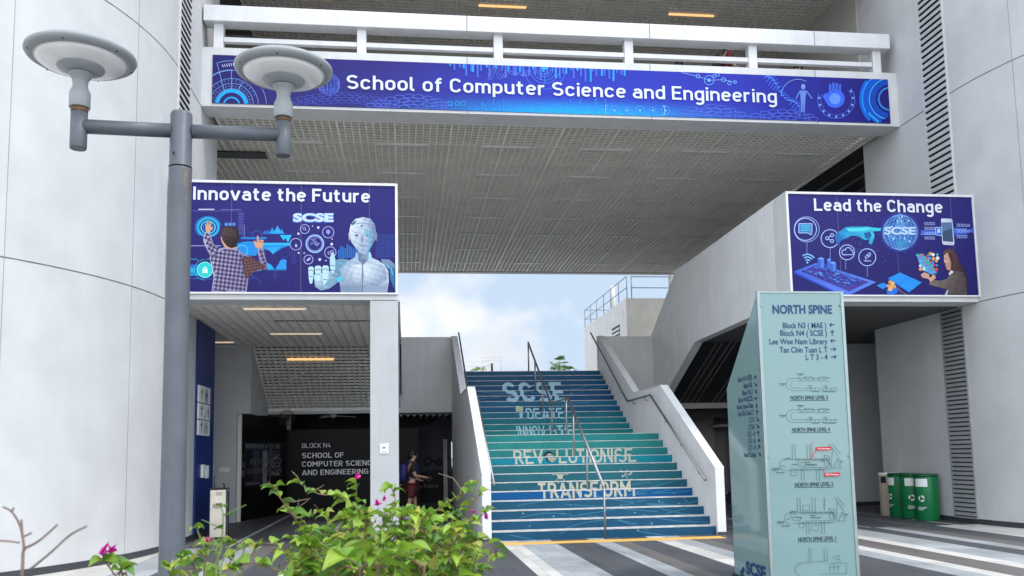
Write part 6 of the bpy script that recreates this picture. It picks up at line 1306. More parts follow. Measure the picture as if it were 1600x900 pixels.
bush('large leafy bougainvillea bush with magenta flowers in front of the lobby', (0.02, 2.12, 0.53), [([(0.02, 2.12, 0.53), (-0.041, 2.135, 0.874), (-0.112, 2.15, 1.218), (-0.078, 2.2, 1.312), (-0.118, 2.22, 1.373), (-0.166, 2.2, 1.405), (-0.213, 2.18, 1.415), (-0.254, 2.15, 1.443)], 0.0045, 0.45), ([(0.02, 2.12, 0.53), (-0.035, 2.11, 0.874), (-0.109, 2.1, 1.217), (-0.153, 2.1, 1.27), (-0.231, 2.1, 1.333), (-0.271, 2.1, 1.384), (-0.304, 2.1, 1.431)], 0.004, 0.5), ([(0.02, 2.12, 0.53), (-0.004, 2.16, 0.87), (-0.052, 2.2, 1.209), (-0.093, 2.25, 1.315), (-0.117, 2.25, 1.379), (-0.123, 2.25, 1.434)], 0.003, 0.5), ([(0.02, 2.12, 0.53), (0.002, 2.16, 0.87), (-0.052, 2.2, 1.209), (-0.03, 2.2, 1.294), (0.027, 2.2, 1.337), (0.081, 2.2, 1.366), (0.131, 2.2, 1.399), (0.169, 2.2, 1.426)], 0.0045, 0.4), ([(0.02, 2.12, 0.53), (0.04, 2.135, 0.879), (0.041, 2.15, 1.228), (0.112, 2.1, 1.318), (0.168, 2.1, 1.348), (0.194, 2.1, 1.364)], 0.004, 0.45), ([(0.02, 2.12, 0.53), (0.008, 2.21, 0.879), (-0.038, 2.3, 1.228), (-0.046, 2.3, 1.309), (-0.024, 2.3, 1.374), (-0.034, 2.3, 1.42)], 0.002, 0.6), ([(0.02, 2.12, 0.53), (-0.089, 2.06, 0.882), (-0.16, 2.0, 1.233), (-0.234, 2.0, 1.263), (-0.288, 2.05, 1.306), (-0.343, 2.05, 1.309), (-0.402, 2.05, 1.318)], 0.003, 0.4), ([(0.02, 2.12, 0.53), (-0.074, 2.01, 0.885), (-0.165, 1.9, 1.24), (-0.26, 1.9, 1.266), (-0.316, 1.9, 1.285), (-0.361, 1.9, 1.273)], 0.003, 0.4), ([(0.02, 2.12, 0.53), (-0.045, 2.16, 0.871), (-0.145, 2.2, 1.212), (-0.212, 2.25, 1.287), (-0.259, 2.25, 1.351), (-0.294, 2.25, 1.368)], 0.003, 0.4), ([(0.02, 2.12, 0.53), (0.021, 2.21, 0.862), (0.011, 2.3, 1.194), (0.096, 2.35, 1.267), (0.165, 2.35, 1.35), (0.204, 2.35, 1.4)], 0.003, 0.4), ([(0.02, 2.12, 0.53), (0.067, 2.06, 0.881), (0.081, 2.0, 1.231), (0.147, 2.0, 1.271), (0.191, 2.0, 1.299), (0.209, 2.0, 1.267)], 0.003, 0.4), ([(0.02, 2.12, 0.53), (-0.057, 2.21, 0.864), (-0.103, 2.3, 1.198), (-0.192, 2.4, 1.322), (-0.226, 2.4, 1.357), (-0.26, 2.4, 1.348)], 0.003, 0.4), ([(0.02, 2.12, 0.53), (-0.023, 2.171, 0.849), (-0.048, 2.223, 1.167), (-0.071, 2.203, 1.252), (-0.058, 2.183, 1.328)], 0.0018, 0.45), ([(0.02, 2.12, 0.53), (0.058, 2.047, 0.864), (0.126, 1.974, 1.198), (0.118, 1.954, 1.235), (0.135, 1.934, 1.264)], 0.0024, 0.45), ([(0.02, 2.12, 0.53), (-0.115, 2.063, 0.869), (-0.233, 2.006, 1.207), (-0.223, 1.986, 1.232), (-0.245, 1.966, 1.252)], 0.0028, 0.45), ([(0.02, 2.12, 0.53), (0.069, 2.216, 0.84), (0.081, 2.311, 1.149), (0.149, 2.291, 1.207), (0.181, 2.271, 1.258)], 0.0025, 0.45), ([(0.02, 2.12, 0.53), (0.025, 2.112, 0.856), (0.046, 2.105, 1.181), (0.078, 2.085, 1.254), (0.134, 2.065, 1.318)], 0.0016, 0.45), ([(0.02, 2.12, 0.53), (-0.007, 2.216, 0.842), (-0.033, 2.311, 1.153), (-0.021, 2.291, 1.262), (0.005, 2.271, 1.361)], 0.0027, 0.45), ([(0.02, 2.12, 0.53), (-0.069, 2.224, 0.843), (-0.178, 2.328, 1.156), (-0.138, 2.308, 1.221), (-0.135, 2.288, 1.279)], 0.0015, 0.45), ([(0.02, 2.12, 0.53), (0.023, 2.251, 0.835), (0.062, 2.382, 1.139), (0.098, 2.362, 1.246), (0.128, 2.342, 1.345)], 0.0015, 0.45), ([(0.02, 2.12, 0.53), (-0.053, 2.059, 0.867), (-0.113, 1.998, 1.203), (-0.128, 1.978, 1.227), (-0.171, 1.958, 1.244)], 0.0029, 0.45), ([(0.02, 2.12, 0.53), (-0.055, 2.247, 0.839), (-0.159, 2.374, 1.148), (-0.129, 2.354, 1.212), (-0.119, 2.334, 1.267)], 0.0027, 0.45), ([(0.02, 2.12, 0.53), (-0.096, 2.025, 0.874), (-0.199, 1.929, 1.217), (-0.207, 1.909, 1.239), (-0.222, 1.889, 1.255)], 0.0029, 0.45), ([(0.02, 2.12, 0.53), (0.033, 2.096, 0.858), (0.075, 2.073, 1.185), (0.099, 2.053, 1.239), (0.145, 2.033, 1.284)], 0.0016, 0.45), ([(0.02, 2.12, 0.53), (-0.011, 2.048, 0.867), (-0.035, 1.975, 1.204), (0.019, 1.955, 1.222), (0.039, 1.935, 1.235)], 0.0023, 0.45), ([(0.02, 2.12, 0.53), (-0.052, 2.264, 0.837), (-0.157, 2.407, 1.143), (-0.171, 2.387, 1.202), (-0.179, 2.367, 1.252)], 0.0016, 0.45), ([(0.02, 2.12, 0.53), (-0.125, 2.268, 0.839), (-0.281, 2.415, 1.147), (-0.272, 2.395, 1.199), (-0.281, 2.375, 1.244)], 0.0029, 0.45), ([(0.02, 2.12, 0.53), (0.013, 2.136, 0.853), (0.009, 2.152, 1.176), (0.062, 2.132, 1.266), (0.089, 2.112, 1.349)], 0.0019, 0.45), ([(0.02, 2.12, 0.53), (0.08, 2.312, 0.824), (0.141, 2.504, 1.118), (0.178, 2.484, 1.154), (0.216, 2.464, 1.181)], 0.0026, 0.45), ([(0.02, 2.12, 0.53), (-0.045, 2.042, 0.87), (-0.121, 1.965, 1.209), (-0.106, 1.945, 1.27), (-0.124, 1.925, 1.325)], 0.0029, 0.45), ([(0.02, 2.12, 0.53), (-0.029, 2.024, 0.871), (-0.067, 1.928, 1.212), (-0.043, 1.908, 1.278), (-0.038, 1.888, 1.338)], 0.0028, 0.45), ([(0.02, 2.12, 0.53), (0.058, 2.221, 0.839), (0.08, 2.321, 1.147), (0.098, 2.301, 1.189), (0.094, 2.281, 1.223)], 0.002, 0.45), ([(0.02, 2.12, 0.53), (-0.037, 2.245, 0.839), (-0.106, 2.37, 1.147), (-0.139, 2.35, 1.216), (-0.155, 2.33, 1.275)], 0.0029, 0.45), ([(0.02, 2.12, 0.53), (-0.003, 2.173, 0.849), (-0.051, 2.226, 1.167), (-0.022, 2.206, 1.27), (-0.006, 2.186, 1.365)], 0.0022, 0.45), ([(0.02, 2.12, 0.53), (0.016, 2.108, 0.857), (0.023, 2.096, 1.183), (0.032, 2.076, 1.22), (0.024, 2.056, 1.25)], 0.0027, 0.45), ([(0.02, 2.12, 0.53), (0.084, 2.219, 0.838), (0.145, 2.317, 1.146), (0.152, 2.297, 1.18), (0.122, 2.277, 1.206)], 0.0023, 0.45), ([(0.02, 2.12, 0.53), (-0.074, 2.3, 0.832), (-0.186, 2.479, 1.134), (-0.196, 2.459, 1.171), (-0.221, 2.439, 1.199)], 0.0026, 0.45), ([(0.02, 2.12, 0.53), (-0.05, 2.184, 0.849), (-0.142, 2.248, 1.167), (-0.173, 2.228, 1.205), (-0.197, 2.208, 1.235)], 0.0024, 0.45), ([(0.02, 2.12, 0.53), (-0.02, 2.004, 0.874), (-0.037, 1.888, 1.217), (-0.012, 1.868, 1.255), (0.017, 1.848, 1.286)], 0.0025, 0.45), ([(0.02, 2.12, 0.53), (0.002, 2.009, 0.872), (0.013, 1.897, 1.214), (0.016, 1.877, 1.259), (0.037, 1.857, 1.297)], 0.0016, 0.45), ([(0.02, 2.12, 0.53), (-0.063, 2.058, 0.868), (-0.154, 1.996, 1.205), (-0.136, 1.976, 1.284), (-0.115, 1.956, 1.355)], 0.0021, 0.45), ([(0.02, 2.12, 0.53), (-0.038, 2.288, 0.832), (-0.089, 2.457, 1.133), (-0.049, 2.437, 1.226), (-0.001, 2.417, 1.309)], 0.0019, 0.45), ([(0.02, 2.12, 0.53), (-0.103, 2.117, 0.86), (-0.23, 2.113, 1.19), (-0.216, 2.093, 1.221), (-0.21, 2.073, 1.244)], 0.0016, 0.45), ([(0.02, 2.12, 0.53), (-0.019, 2.306, 0.829), (-0.069, 2.493, 1.127), (-0.105, 2.473, 1.191), (-0.133, 2.453, 1.245)], 0.0027, 0.45), ([(0.02, 2.12, 0.53), (-0.029, 2.189, 0.847), (-0.086, 2.257, 1.163), (-0.079, 2.237, 1.257), (-0.106, 2.217, 1.342)], 0.003, 0.45), ([(0.02, 2.12, 0.53), (-0.068, 1.996, 0.877), (-0.127, 1.871, 1.223), (-0.108, 1.851, 1.249), (-0.095, 1.831, 1.268)], 0.0024, 0.45), ([(0.02, 2.12, 0.53), (0.024, 2.117, 0.856), (-0.009, 2.114, 1.182), (-0.007, 2.094, 1.212), (0.016, 2.074, 1.233)], 0.0019, 0.45), ([(0.02, 2.12, 0.53), (-0.033, 2.292, 0.831), (-0.085, 2.464, 1.132), (-0.108, 2.444, 1.161), (-0.111, 2.424, 1.18)], 0.003, 0.45), ([(0.02, 2.12, 0.53), (-0.049, 2.315, 0.828), (-0.088, 2.51, 1.125), (-0.1, 2.49, 1.214), (-0.094, 2.47, 1.292)], 0.0022, 0.45), ([(0.02, 2.12, 0.53), (0.027, 2.091, 0.86), (0.031, 2.061, 1.189), (0.033, 2.041, 1.252), (0.012, 2.021, 1.308)], 0.0015, 0.45), ([(0.02, 2.12, 0.53), (-0.056, 2.249, 0.839), (-0.171, 2.378, 1.148), (-0.174, 2.358, 1.177), (-0.159, 2.338, 1.197)], 0.0017, 0.45), ([(0.02, 2.12, 0.53), (-0.055, 2.149, 0.853), (-0.099, 2.179, 1.176), (-0.114, 2.159, 1.229), (-0.137, 2.139, 1.274)], 0.0026, 0.45), ([(0.02, 2.12, 0.53), (0.021, 2.168, 0.848), (0.024, 2.217, 1.165), (0.044, 2.197, 1.244), (0.079, 2.177, 1.314)], 0.0023, 0.45), ([(0.02, 2.12, 0.53), (-0.053, 2.187, 0.848), (-0.159, 2.254, 1.166), (-0.143, 2.234, 1.209), (-0.11, 2.214, 1.243)], 0.0022, 0.45), ([(0.02, 2.12, 0.53), (0.073, 2.0, 0.872), (0.109, 1.879, 1.213), (0.111, 1.859, 1.263), (0.117, 1.839, 1.305)], 0.0024, 0.45), ([(0.02, 2.12, 0.53), (-0.011, 2.292, 0.83), (-0.017, 2.463, 1.13), (-0.003, 2.443, 1.201), (0.02, 2.423, 1.263)], 0.0028, 0.45), ([(0.02, 2.12, 0.53), (-0.031, 2.017, 0.872), (-0.064, 1.913, 1.214), (-0.085, 1.893, 1.246), (-0.118, 1.873, 1.272)], 0.0021, 0.45), ([(0.02, 2.12, 0.53), (0.025, 2.042, 0.867), (0.044, 1.963, 1.203), (0.062, 1.943, 1.229), (0.077, 1.923, 1.247)], 0.0022, 0.45), ([(0.02, 2.12, 0.53), (-0.099, 2.259, 0.839), (-0.242, 2.398, 1.148), (-0.242, 2.378, 1.201), (-0.22, 2.358, 1.244)], 0.0027, 0.45), ([(0.02, 2.12, 0.53), (0.031, 2.23, 0.838), (0.079, 2.34, 1.145), (0.077, 2.32, 1.253), (0.035, 2.3, 1.354)], 0.0026, 0.45), ([(0.02, 2.12, 0.53), (0.072, 2.205, 0.84), (0.14, 2.29, 1.15), (0.139, 2.27, 1.238), (0.121, 2.25, 1.318)], 0.0017, 0.45), ([(0.02, 2.12, 0.53), (0.038, 2.194, 0.843), (0.092, 2.267, 1.155), (0.112, 2.247, 1.246), (0.157, 2.227, 1.327)], 0.0024, 0.45), ([(0.02, 2.12, 0.53), (-0.079, 2.018, 0.875), (-0.208, 1.917, 1.219), (-0.198, 1.897, 1.271), (-0.193, 1.877, 1.315)], 0.0026, 0.45), ([(0.02, 2.12, 0.53), (-0.071, 2.097, 0.862), (-0.151, 2.074, 1.193), (-0.175, 2.054, 1.249), (-0.198, 2.034, 1.296)], 0.0029, 0.45), ([(0.02, 2.12, 0.53), (-0.07, 2.044, 0.87), (-0.164, 1.968, 1.21), (-0.192, 1.948, 1.245), (-0.219, 1.928, 1.274)], 0.0029, 0.45), ([(0.02, 2.12, 0.53), (-0.023, 2.175, 0.848), (-0.037, 2.229, 1.166), (-0.002, 2.209, 1.248), (0.013, 2.189, 1.323)], 0.0023, 0.45), ([(0.02, 2.12, 0.53), (-0.103, 2.235, 0.842), (-0.192, 2.349, 1.153), (-0.176, 2.329, 1.229), (-0.176, 2.309, 1.295)], 0.0025, 0.45), ([(0.02, 2.12, 0.53), (0.02, 2.035, 0.868), (0.022, 1.951, 1.205), (0.018, 1.931, 1.291), (0.031, 1.911, 1.369)], 0.0028, 0.45), ([(0.02, 2.12, 0.53), (-0.006, 2.005, 0.874), (-0.068, 1.889, 1.218), (-0.101, 1.869, 1.252), (-0.106, 1.849, 1.279)], 0.0017, 0.45), ([(0.02, 2.12, 0.53), (0.031, 2.033, 0.867), (0.07, 1.945, 1.204), (0.059, 1.925, 1.281), (0.036, 1.905, 1.35)], 0.0027, 0.45), ([(0.02, 2.12, 0.53), (-0.006, 2.072, 0.863), (-0.022, 2.023, 1.196), (-0.0, 2.003, 1.265), (0.013, 1.983, 1.325)], 0.002, 0.45), ([(0.02, 2.12, 0.53), (-0.059, 2.205, 0.845), (-0.139, 2.291, 1.16), (-0.181, 2.271, 1.196), (-0.218, 2.251, 1.222)], 0.0028, 0.45), ([(0.02, 2.12, 0.53), (-0.016, 2.236, 0.839), (-0.029, 2.351, 1.147), (-0.031, 2.331, 1.208), (-0.0, 2.311, 1.259)], 0.0015, 0.45), ([(0.02, 2.12, 0.53), (-0.06, 2.151, 0.854), (-0.171, 2.183, 1.178), (-0.229, 2.163, 1.207), (-0.25, 2.143, 1.228)], 0.0022, 0.45), ([(0.02, 2.12, 0.53), (-0.023, 2.147, 0.853), (-0.056, 2.173, 1.175), (-0.035, 2.153, 1.242), (0.012, 2.133, 1.3)], 0.0017, 0.45), ([(0.02, 2.12, 0.53), (-0.052, 2.045, 0.869), (-0.106, 1.969, 1.207), (-0.103, 1.949, 1.236), (-0.086, 1.929, 1.257)], 0.0017, 0.45), ([(0.02, 2.12, 0.53), (-0.018, 2.006, 0.874), (-0.072, 1.891, 1.218), (-0.111, 1.871, 1.273), (-0.141, 1.851, 1.321)], 0.0029, 0.45), ([(0.02, 2.12, 0.53), (-0.003, 2.303, 0.829), (-0.04, 2.485, 1.127), (0.008, 2.465, 1.199), (0.042, 2.445, 1.262)], 0.0019, 0.45), ([(0.02, 2.12, 0.53), (-0.007, 2.061, 0.865), (-0.026, 2.001, 1.2), (0.007, 1.981, 1.281), (0.058, 1.961, 1.353)], 0.0016, 0.45), ([(0.02, 2.12, 0.53), (0.074, 2.096, 0.857), (0.11, 2.073, 1.184), (0.131, 2.053, 1.25), (0.168, 2.033, 1.308)], 0.0026, 0.45), ([(0.02, 2.12, 0.53), (-0.027, 2.213, 0.844), (-0.112, 2.307, 1.157), (-0.154, 2.287, 1.234), (-0.207, 2.267, 1.302)], 0.0021, 0.45), ([(0.02, 2.12, 0.53), (-0.094, 2.248, 0.841), (-0.247, 2.377, 1.151), (-0.287, 2.357, 1.227), (-0.29, 2.337, 1.292)], 0.0023, 0.45), ([(0.02, 2.12, 0.53), (-0.015, 2.026, 0.871), (-0.084, 1.931, 1.212), (-0.044, 1.911, 1.277), (-0.03, 1.891, 1.336)], 0.0022, 0.45), ([(0.02, 2.12, 0.53), (-0.086, 2.011, 0.875), (-0.185, 1.903, 1.22), (-0.213, 1.883, 1.276), (-0.213, 1.863, 1.324)], 0.0019, 0.45), ([(0.02, 2.12, 0.53), (-0.016, 2.007, 0.873), (-0.045, 1.894, 1.216), (-0.09, 1.874, 1.302), (-0.114, 1.854, 1.38)], 0.0023, 0.45), ([(0.02, 2.12, 0.53), (-0.027, 2.097, 0.861), (-0.082, 2.074, 1.191), (-0.053, 2.054, 1.281), (-0.027, 2.034, 1.364)], 0.0029, 0.45), ([(0.02, 2.12, 0.53), (0.041, 2.001, 0.872), (0.072, 1.881, 1.214), (0.088, 1.861, 1.286), (0.105, 1.841, 1.351)], 0.0024, 0.45), ([(0.02, 2.12, 0.53), (-0.017, 2.292, 0.83), (-0.031, 2.463, 1.13), (-0.009, 2.443, 1.179), (0.016, 2.423, 1.219)], 0.0027, 0.45), ([(0.02, 2.12, 0.53), (-0.068, 2.024, 0.873), (-0.127, 1.927, 1.215), (-0.149, 1.907, 1.272), (-0.191, 1.887, 1.322)], 0.002, 0.45), ([(0.02, 2.12, 0.53), (-0.096, 2.022, 0.874), (-0.176, 1.925, 1.217), (-0.187, 1.905, 1.275), (-0.204, 1.885, 1.325)], 0.0019, 0.45), ([(0.02, 2.12, 0.53), (0.005, 2.06, 0.865), (-0.004, 2.0, 1.199), (0.017, 1.98, 1.289), (0.046, 1.96, 1.371)], 0.0016, 0.45), ([(0.02, 2.12, 0.53), (-0.018, 2.175, 0.848), (-0.061, 2.231, 1.166), (-0.09, 2.211, 1.21), (-0.13, 2.191, 1.245)], 0.0026, 0.45), ([(0.02, 2.12, 0.53), (-0.003, 2.208, 0.842), (-0.007, 2.296, 1.154), (-0.032, 2.276, 1.194), (-0.073, 2.256, 1.225)], 0.0026, 0.45), ([(0.02, 2.12, 0.53), (0.02, 2.038, 0.868), (0.006, 1.955, 1.205), (0.037, 1.935, 1.268), (0.09, 1.915, 1.323)], 0.0019, 0.45), ([(0.02, 2.12, 0.53), (-0.066, 2.243, 0.839), (-0.122, 2.366, 1.148), (-0.156, 2.346, 1.253), (-0.152, 2.326, 1.347)], 0.0016, 0.45), ([(0.02, 2.12, 0.53), (-0.042, 2.304, 0.83), (-0.092, 2.487, 1.129), (-0.119, 2.467, 1.167), (-0.123, 2.447, 1.196)], 0.0021, 0.45), ([(0.02, 2.12, 0.53), (-0.021, 2.185, 0.847), (-0.064, 2.25, 1.164), (-0.086, 2.23, 1.268), (-0.124, 2.21, 1.364)], 0.0016, 0.45), ([(0.02, 2.12, 0.53), (-0.048, 2.14, 0.855), (-0.102, 2.16, 1.179), (-0.136, 2.14, 1.221), (-0.19, 2.12, 1.255)], 0.0017, 0.45), ([(0.02, 2.12, 0.53), (0.056, 2.136, 0.851), (0.09, 2.152, 1.172), (0.129, 2.132, 1.234), (0.147, 2.112, 1.288)], 0.0029, 0.45), ([(0.02, 2.12, 0.53), (0.1, 2.029, 0.867), (0.142, 1.937, 1.203), (0.146, 1.917, 1.25), (0.154, 1.897, 1.29)], 0.0016, 0.45), ([(0.02, 2.12, 0.53), (-0.078, 2.151, 0.854), (-0.158, 2.183, 1.177), (-0.21, 2.163, 1.223), (-0.254, 2.143, 1.26)], 0.0018, 0.45), ([(0.02, 2.12, 0.53), (-0.057, 2.111, 0.859), (-0.113, 2.102, 1.188), (-0.151, 2.082, 1.239), (-0.172, 2.062, 1.283)], 0.002, 0.45), ([(0.02, 2.12, 0.53), (0.1, 2.271, 0.83), (0.154, 2.422, 1.129), (0.173, 2.402, 1.166), (0.2, 2.382, 1.194)], 0.0017, 0.45), ([(0.02, 2.12, 0.53), (-0.048, 2.05, 0.868), (-0.092, 1.98, 1.205), (-0.06, 1.96, 1.295), (-0.043, 1.94, 1.378)], 0.0029, 0.45), ([(0.02, 2.12, 0.53), (0.061, 2.217, 0.839), (0.112, 2.314, 1.147), (0.111, 2.294, 1.228), (0.1, 2.274, 1.3)], 0.0027, 0.45), ([(0.02, 2.12, 0.53), (-0.14, 2.186, 0.851), (-0.263, 2.251, 1.171), (-0.272, 2.231, 1.218), (-0.272, 2.211, 1.257)], 0.002, 0.45), ([(0.02, 2.12, 0.53), (-0.02, 2.149, 0.853), (-0.085, 2.179, 1.175), (-0.11, 2.159, 1.246), (-0.128, 2.139, 1.309)], 0.003, 0.45), ([(0.02, 2.12, 0.53), (0.07, 2.213, 0.84), (0.113, 2.306, 1.149), (0.149, 2.286, 1.196), (0.161, 2.266, 1.235)], 0.002, 0.45), ([(0.02, 2.12, 0.53), (-0.005, 2.088, 0.861), (-0.036, 2.055, 1.192), (-0.014, 2.035, 1.248), (0.037, 2.015, 1.296)], 0.002, 0.45), ([(0.02, 2.12, 0.53), (0.041, 2.095, 0.858), (0.096, 2.069, 1.185), (0.076, 2.049, 1.228), (0.072, 2.029, 1.263)], 0.0026, 0.45), ([(0.02, 2.12, 0.53), (0.074, 2.306, 0.826), (0.108, 2.492, 1.121), (0.104, 2.472, 1.176), (0.084, 2.452, 1.222)], 0.0028, 0.45), ([(0.02, 2.12, 0.53), (0.034, 2.163, 0.848), (0.045, 2.206, 1.166), (0.017, 2.186, 1.255), (0.008, 2.166, 1.334)], 0.003, 0.45), ([(0.02, 2.12, 0.53), (-0.034, 2.122, 0.858), (-0.121, 2.124, 1.185), (-0.099, 2.104, 1.283), (-0.089, 2.084, 1.374)], 0.0028, 0.45), ([(0.02, 2.12, 0.53), (0.013, 2.03, 0.869), (0.016, 1.941, 1.207), (0.014, 1.921, 1.271), (0.008, 1.901, 1.328)], 0.0026, 0.45), ([(0.02, 2.12, 0.53), (0.025, 2.095, 0.858), (0.056, 2.069, 1.186), (0.097, 2.049, 1.264), (0.129, 2.029, 1.335)], 0.0028, 0.45), ([(0.02, 2.12, 0.53), (-0.001, 2.068, 0.864), (-0.052, 2.016, 1.198), (-0.015, 1.996, 1.235), (0.016, 1.976, 1.264)], 0.0027, 0.45), ([(0.02, 2.12, 0.53), (0.02, 2.133, 0.853), (0.037, 2.147, 1.175), (0.064, 2.127, 1.242), (0.061, 2.107, 1.302)], 0.002, 0.45), ([(0.02, 2.12, 0.53), (-0.018, 2.056, 0.866), (-0.064, 1.992, 1.202), (-0.042, 1.972, 1.224), (0.005, 1.952, 1.238)], 0.0023, 0.45), ([(0.02, 2.12, 0.53), (-0.078, 2.188, 0.848), (-0.141, 2.256, 1.165), (-0.16, 2.236, 1.245), (-0.193, 2.216, 1.317)], 0.0026, 0.45), ([(0.02, 2.12, 0.53), (-0.015, 2.306, 0.829), (-0.085, 2.492, 1.128), (-0.057, 2.472, 1.167), (-0.057, 2.452, 1.198)], 0.0025, 0.45), ([(0.02, 2.12, 0.53), (-0.083, 2.268, 0.836), (-0.158, 2.416, 1.142), (-0.187, 2.396, 1.193), (-0.184, 2.376, 1.234)], 0.0018, 0.45), ([(0.02, 2.12, 0.53), (-0.1, 2.195, 0.849), (-0.246, 2.27, 1.167), (-0.232, 2.25, 1.241), (-0.236, 2.23, 1.306)], 0.0026, 0.45), ([(0.02, 2.12, 0.53), (0.062, 2.296, 0.827), (0.136, 2.471, 1.123), (0.128, 2.451, 1.174), (0.11, 2.431, 1.216)], 0.0029, 0.45), ([(0.02, 2.12, 0.53), (-0.072, 2.062, 0.868), (-0.183, 2.004, 1.205), (-0.195, 1.984, 1.277), (-0.204, 1.964, 1.34)], 0.0025, 0.45), ([(0.02, 2.12, 0.53), (-0.1, 2.171, 0.852), (-0.209, 2.223, 1.173), (-0.236, 2.203, 1.231), (-0.235, 2.183, 1.279)], 0.0024, 0.45), ([(0.02, 2.12, 0.53), (0.062, 2.308, 0.826), (0.087, 2.496, 1.121), (0.049, 2.476, 1.194), (0.048, 2.456, 1.256)], 0.0026, 0.45), ([(0.02, 2.12, 0.53), (-0.062, 2.151, 0.854), (-0.135, 2.181, 1.177), (-0.127, 2.161, 1.268), (-0.136, 2.141, 1.351)], 0.0029, 0.45), ([(0.02, 2.12, 0.53), (-0.04, 2.221, 0.842), (-0.086, 2.323, 1.153), (-0.114, 2.303, 1.22), (-0.147, 2.283, 1.277)], 0.0019, 0.45), ([(0.02, 2.12, 0.53), (0.021, 2.011, 0.871), (0.057, 1.903, 1.211), (0.071, 1.883, 1.263), (0.102, 1.863, 1.308)], 0.0025, 0.45), ([(0.02, 2.12, 0.53), (-0.004, 2.15, 0.852), (-0.063, 2.18, 1.174), (-0.104, 2.16, 1.268), (-0.147, 2.14, 1.354)], 0.0021, 0.45), ([(0.02, 2.12, 0.53), (-0.146, 2.258, 0.84), (-0.274, 2.397, 1.149), (-0.252, 2.377, 1.213), (-0.25, 2.357, 1.269)], 0.002, 0.45), ([(0.02, 2.12, 0.53), (-0.034, 2.12, 0.858), (-0.126, 2.119, 1.186), (-0.155, 2.099, 1.249), (-0.151, 2.079, 1.303)], 0.0018, 0.45), ([(0.02, 2.12, 0.53), (-0.031, 2.022, 0.872), (-0.083, 1.925, 1.213), (-0.057, 1.905, 1.269), (-0.061, 1.885, 1.319)], 0.0025, 0.45), ([(0.02, 2.12, 0.53), (-0.098, 2.248, 0.841), (-0.227, 2.376, 1.151), (-0.243, 2.356, 1.211), (-0.267, 2.336, 1.262)], 0.0029, 0.45), ([(0.02, 2.12, 0.53), (0.039, 2.002, 0.873), (0.032, 1.885, 1.215), (0.022, 1.865, 1.302), (0.017, 1.845, 1.382)], 0.0028, 0.45), ([(0.02, 2.12, 0.53), (0.098, 2.32, 0.823), (0.154, 2.519, 1.115), (0.181, 2.499, 1.195), (0.173, 2.479, 1.267)], 0.0017, 0.45), ([(0.02, 2.12, 0.53), (-0.054, 2.318, 0.828), (-0.126, 2.516, 1.126), (-0.112, 2.496, 1.153), (-0.091, 2.476, 1.17)], 0.0019, 0.45)], [((-0.123, 2.25, 1.445), 0.024), ((-0.066, 2.15, 1.383), 0.02), ((-0.051, 2.2, 1.391), 0.018), ((0.189, 2.05, 1.35), 0.02), ((0.163, 2.1, 1.361), 0.012), ((-0.211, 1.9, 1.248), 0.02), ((-0.152, 1.9, 1.249), 0.02)], 21, (.034, .057), 1.35)
bush('few big bougainvillea leaves on a pale twig close to the viewer', (0.0, 1.45, 0.53), [([(0.0, 1.45, 0.53), (-0.041, 1.35, 0.92), (-0.065, 1.25, 1.31), (-0.028, 1.2, 1.354), (-0.007, 1.18, 1.37)], 0.0045, 0.62), ([(0.0, 1.45, 0.53), (-0.012, 1.325, 0.923), (-0.037, 1.2, 1.316), (-0.028, 1.2, 1.35), (-0.045, 1.2, 1.371)], 0.003, 0.6), ([(0.0, 1.45, 0.53), (-0.067, 1.375, 0.917), (-0.104, 1.3, 1.304), (-0.067, 1.3, 1.339), (-0.086, 1.3, 1.356)], 0.003, 0.6), ([(0.0, 1.45, 0.53), (-0.001, 1.375, 0.914), (0.025, 1.3, 1.299), (0.025, 1.3, 1.335), (0.006, 1.3, 1.352)], 0.003, 0.6)], [], 22, (.05, .072), .6)
bush('small bougainvillea with one magenta flower at the foot of the lamp post', (-0.42, 1.9, 0.53), [([(-0.42, 1.9, 0.53), (-0.419, 1.9, 0.883), (-0.415, 1.9, 1.236), (-0.411, 1.9, 1.288), (-0.407, 1.9, 1.324)], 0.003, 0.45), ([(-0.42, 1.9, 0.53), (-0.44, 1.875, 0.881), (-0.426, 1.85, 1.231), (-0.439, 1.85, 1.282), (-0.452, 1.85, 1.31)], 0.003, 0.4), ([(-0.42, 1.9, 0.53), (-0.42, 1.925, 0.879), (-0.41, 1.95, 1.228), (-0.381, 1.95, 1.267), (-0.363, 1.95, 1.299)], 0.003, 0.4), ([(-0.42, 1.9, 0.53), (-0.413, 1.9, 0.877), (-0.437, 1.9, 1.224), (-0.425, 1.9, 1.256), (-0.439, 1.9, 1.289)], 0.003, 0.4), ([(-0.42, 1.9, 0.53), (-0.414, 1.85, 0.885), (-0.439, 1.8, 1.239), (-0.454, 1.8, 1.27), (-0.461, 1.8, 1.296)], 0.003, 0.4), ([(-0.42, 1.9, 0.53), (-0.42, 1.925, 0.872), (-0.396, 1.95, 1.214), (-0.41, 1.95, 1.248), (-0.426, 1.95, 1.269)], 0.003, 0.4)], [((-0.407, 1.9, 1.33), 0.02)], 23, (.035, .055))
bush('low bougainvillea sprig with a large magenta flower by the white tower base', (-0.5, 1.55, 0.53), [([(-0.5, 1.55, 0.53), (-0.504, 1.55, 0.904), (-0.47, 1.55, 1.279), (-0.483, 1.55, 1.313), (-0.5, 1.55, 1.337)], 0.0025, 0.6), ([(-0.5, 1.55, 0.53), (-0.467, 1.55, 0.904), (-0.46, 1.55, 1.279), (-0.475, 1.55, 1.305), (-0.471, 1.55, 1.321)], 0.002, 0.6)], [((-0.503, 1.55, 1.345), 0.026), ((-0.494, 1.56, 1.348), 0.022)], 24, (.03, .05), .6)
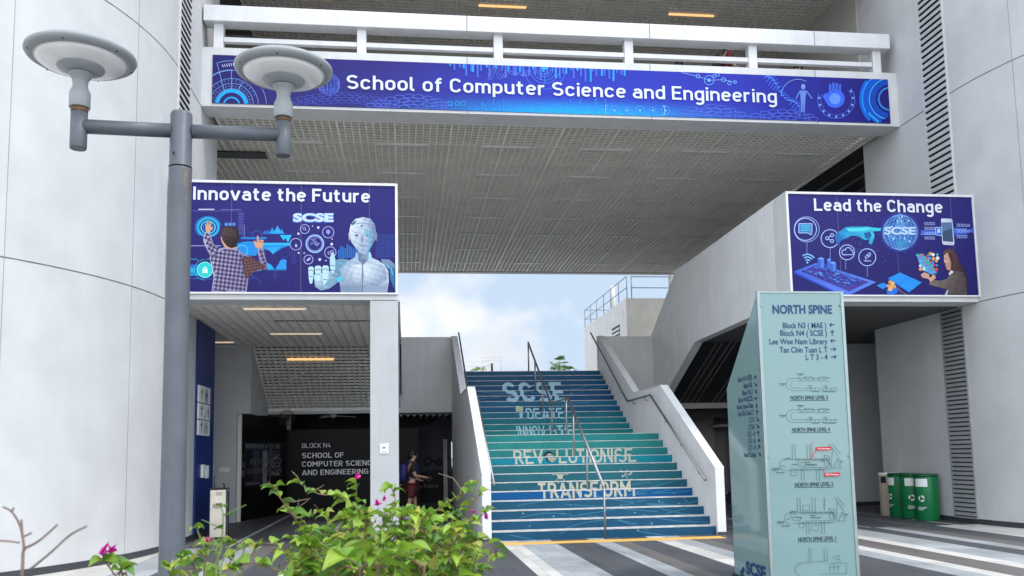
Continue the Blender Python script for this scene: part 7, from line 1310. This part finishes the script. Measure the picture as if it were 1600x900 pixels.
bush('thin green upright weed with small paired leaves before the fountain', (-0.3, 1.5, 0.53), [([(-0.3, 1.5, 0.53), (-0.285, 1.5, 0.91), (-0.307, 1.5, 1.291), (-0.301, 1.5, 1.352), (-0.298, 1.5, 1.404), (-0.302, 1.5, 1.425)], 0.003, 0.5), ([(-0.3, 1.5, 0.53), (-0.297, 1.5, 0.92), (-0.302, 1.5, 1.311), (-0.322, 1.48, 1.355), (-0.332, 1.46, 1.396)], 0.0015, 0.7), ([(-0.3, 1.5, 0.53), (-0.316, 1.5, 0.92), (-0.302, 1.5, 1.311), (-0.273, 1.5, 1.331), (-0.261, 1.5, 1.361)], 0.0015, 0.7)], [], 25, (.016, .028), .9, 'greenstem', 'weed')
bare = thing('bare_twig', 'bare brown forked twig without leaves before the white tower', 'twig', (-0.445, 1.12, 0.53), None); rt = Vector((-0.445, 1.12, 0.53)); b = MB()
for br_, r0, _ in [([(-0.445, 1.12, 0.53), (-0.456, 1.11, 0.939), (-0.446, 1.1, 1.347), (-0.446, 1.1, 1.391), (-0.445, 1.1, 1.403), (-0.45, 1.1, 1.427), (-0.46, 1.1, 1.444), (-0.47, 1.1, 1.45)], 0.0045, 2), ([(-0.445, 1.1, 1.401), (-0.425, 1.09, 1.41), (-0.401, 1.08, 1.429)], 0.0035, 2), ([(-0.447, 1.1, 1.417), (-0.449, 1.1, 1.435)], 0.0025, 2), ([(-0.445, 1.1, 1.415), (-0.437, 1.1, 1.419)], 0.0018, 2), ([(-0.429, 1.08, 1.379), (-0.399, 1.06, 1.4), (-0.376, 1.05, 1.419), (-0.355, 1.04, 1.429)], 0.003, 2), ([(-0.45, 1.1, 1.408), (-0.462, 1.1, 1.41), (-0.472, 1.1, 1.411)], 0.002, 2), ([(-0.46, 1.1, 1.444), (-0.458, 1.1, 1.449)], 0.0018, 2)]:
    P = curve([Vector(q)-rt for q in br_], 5); b.tube([tuple(q) for q in P], [max(.0012, r0*.52*(1-.6*i/len(P))) for i in range(len(P))], 7)
b.build('stem', M['drytwig'], bare)
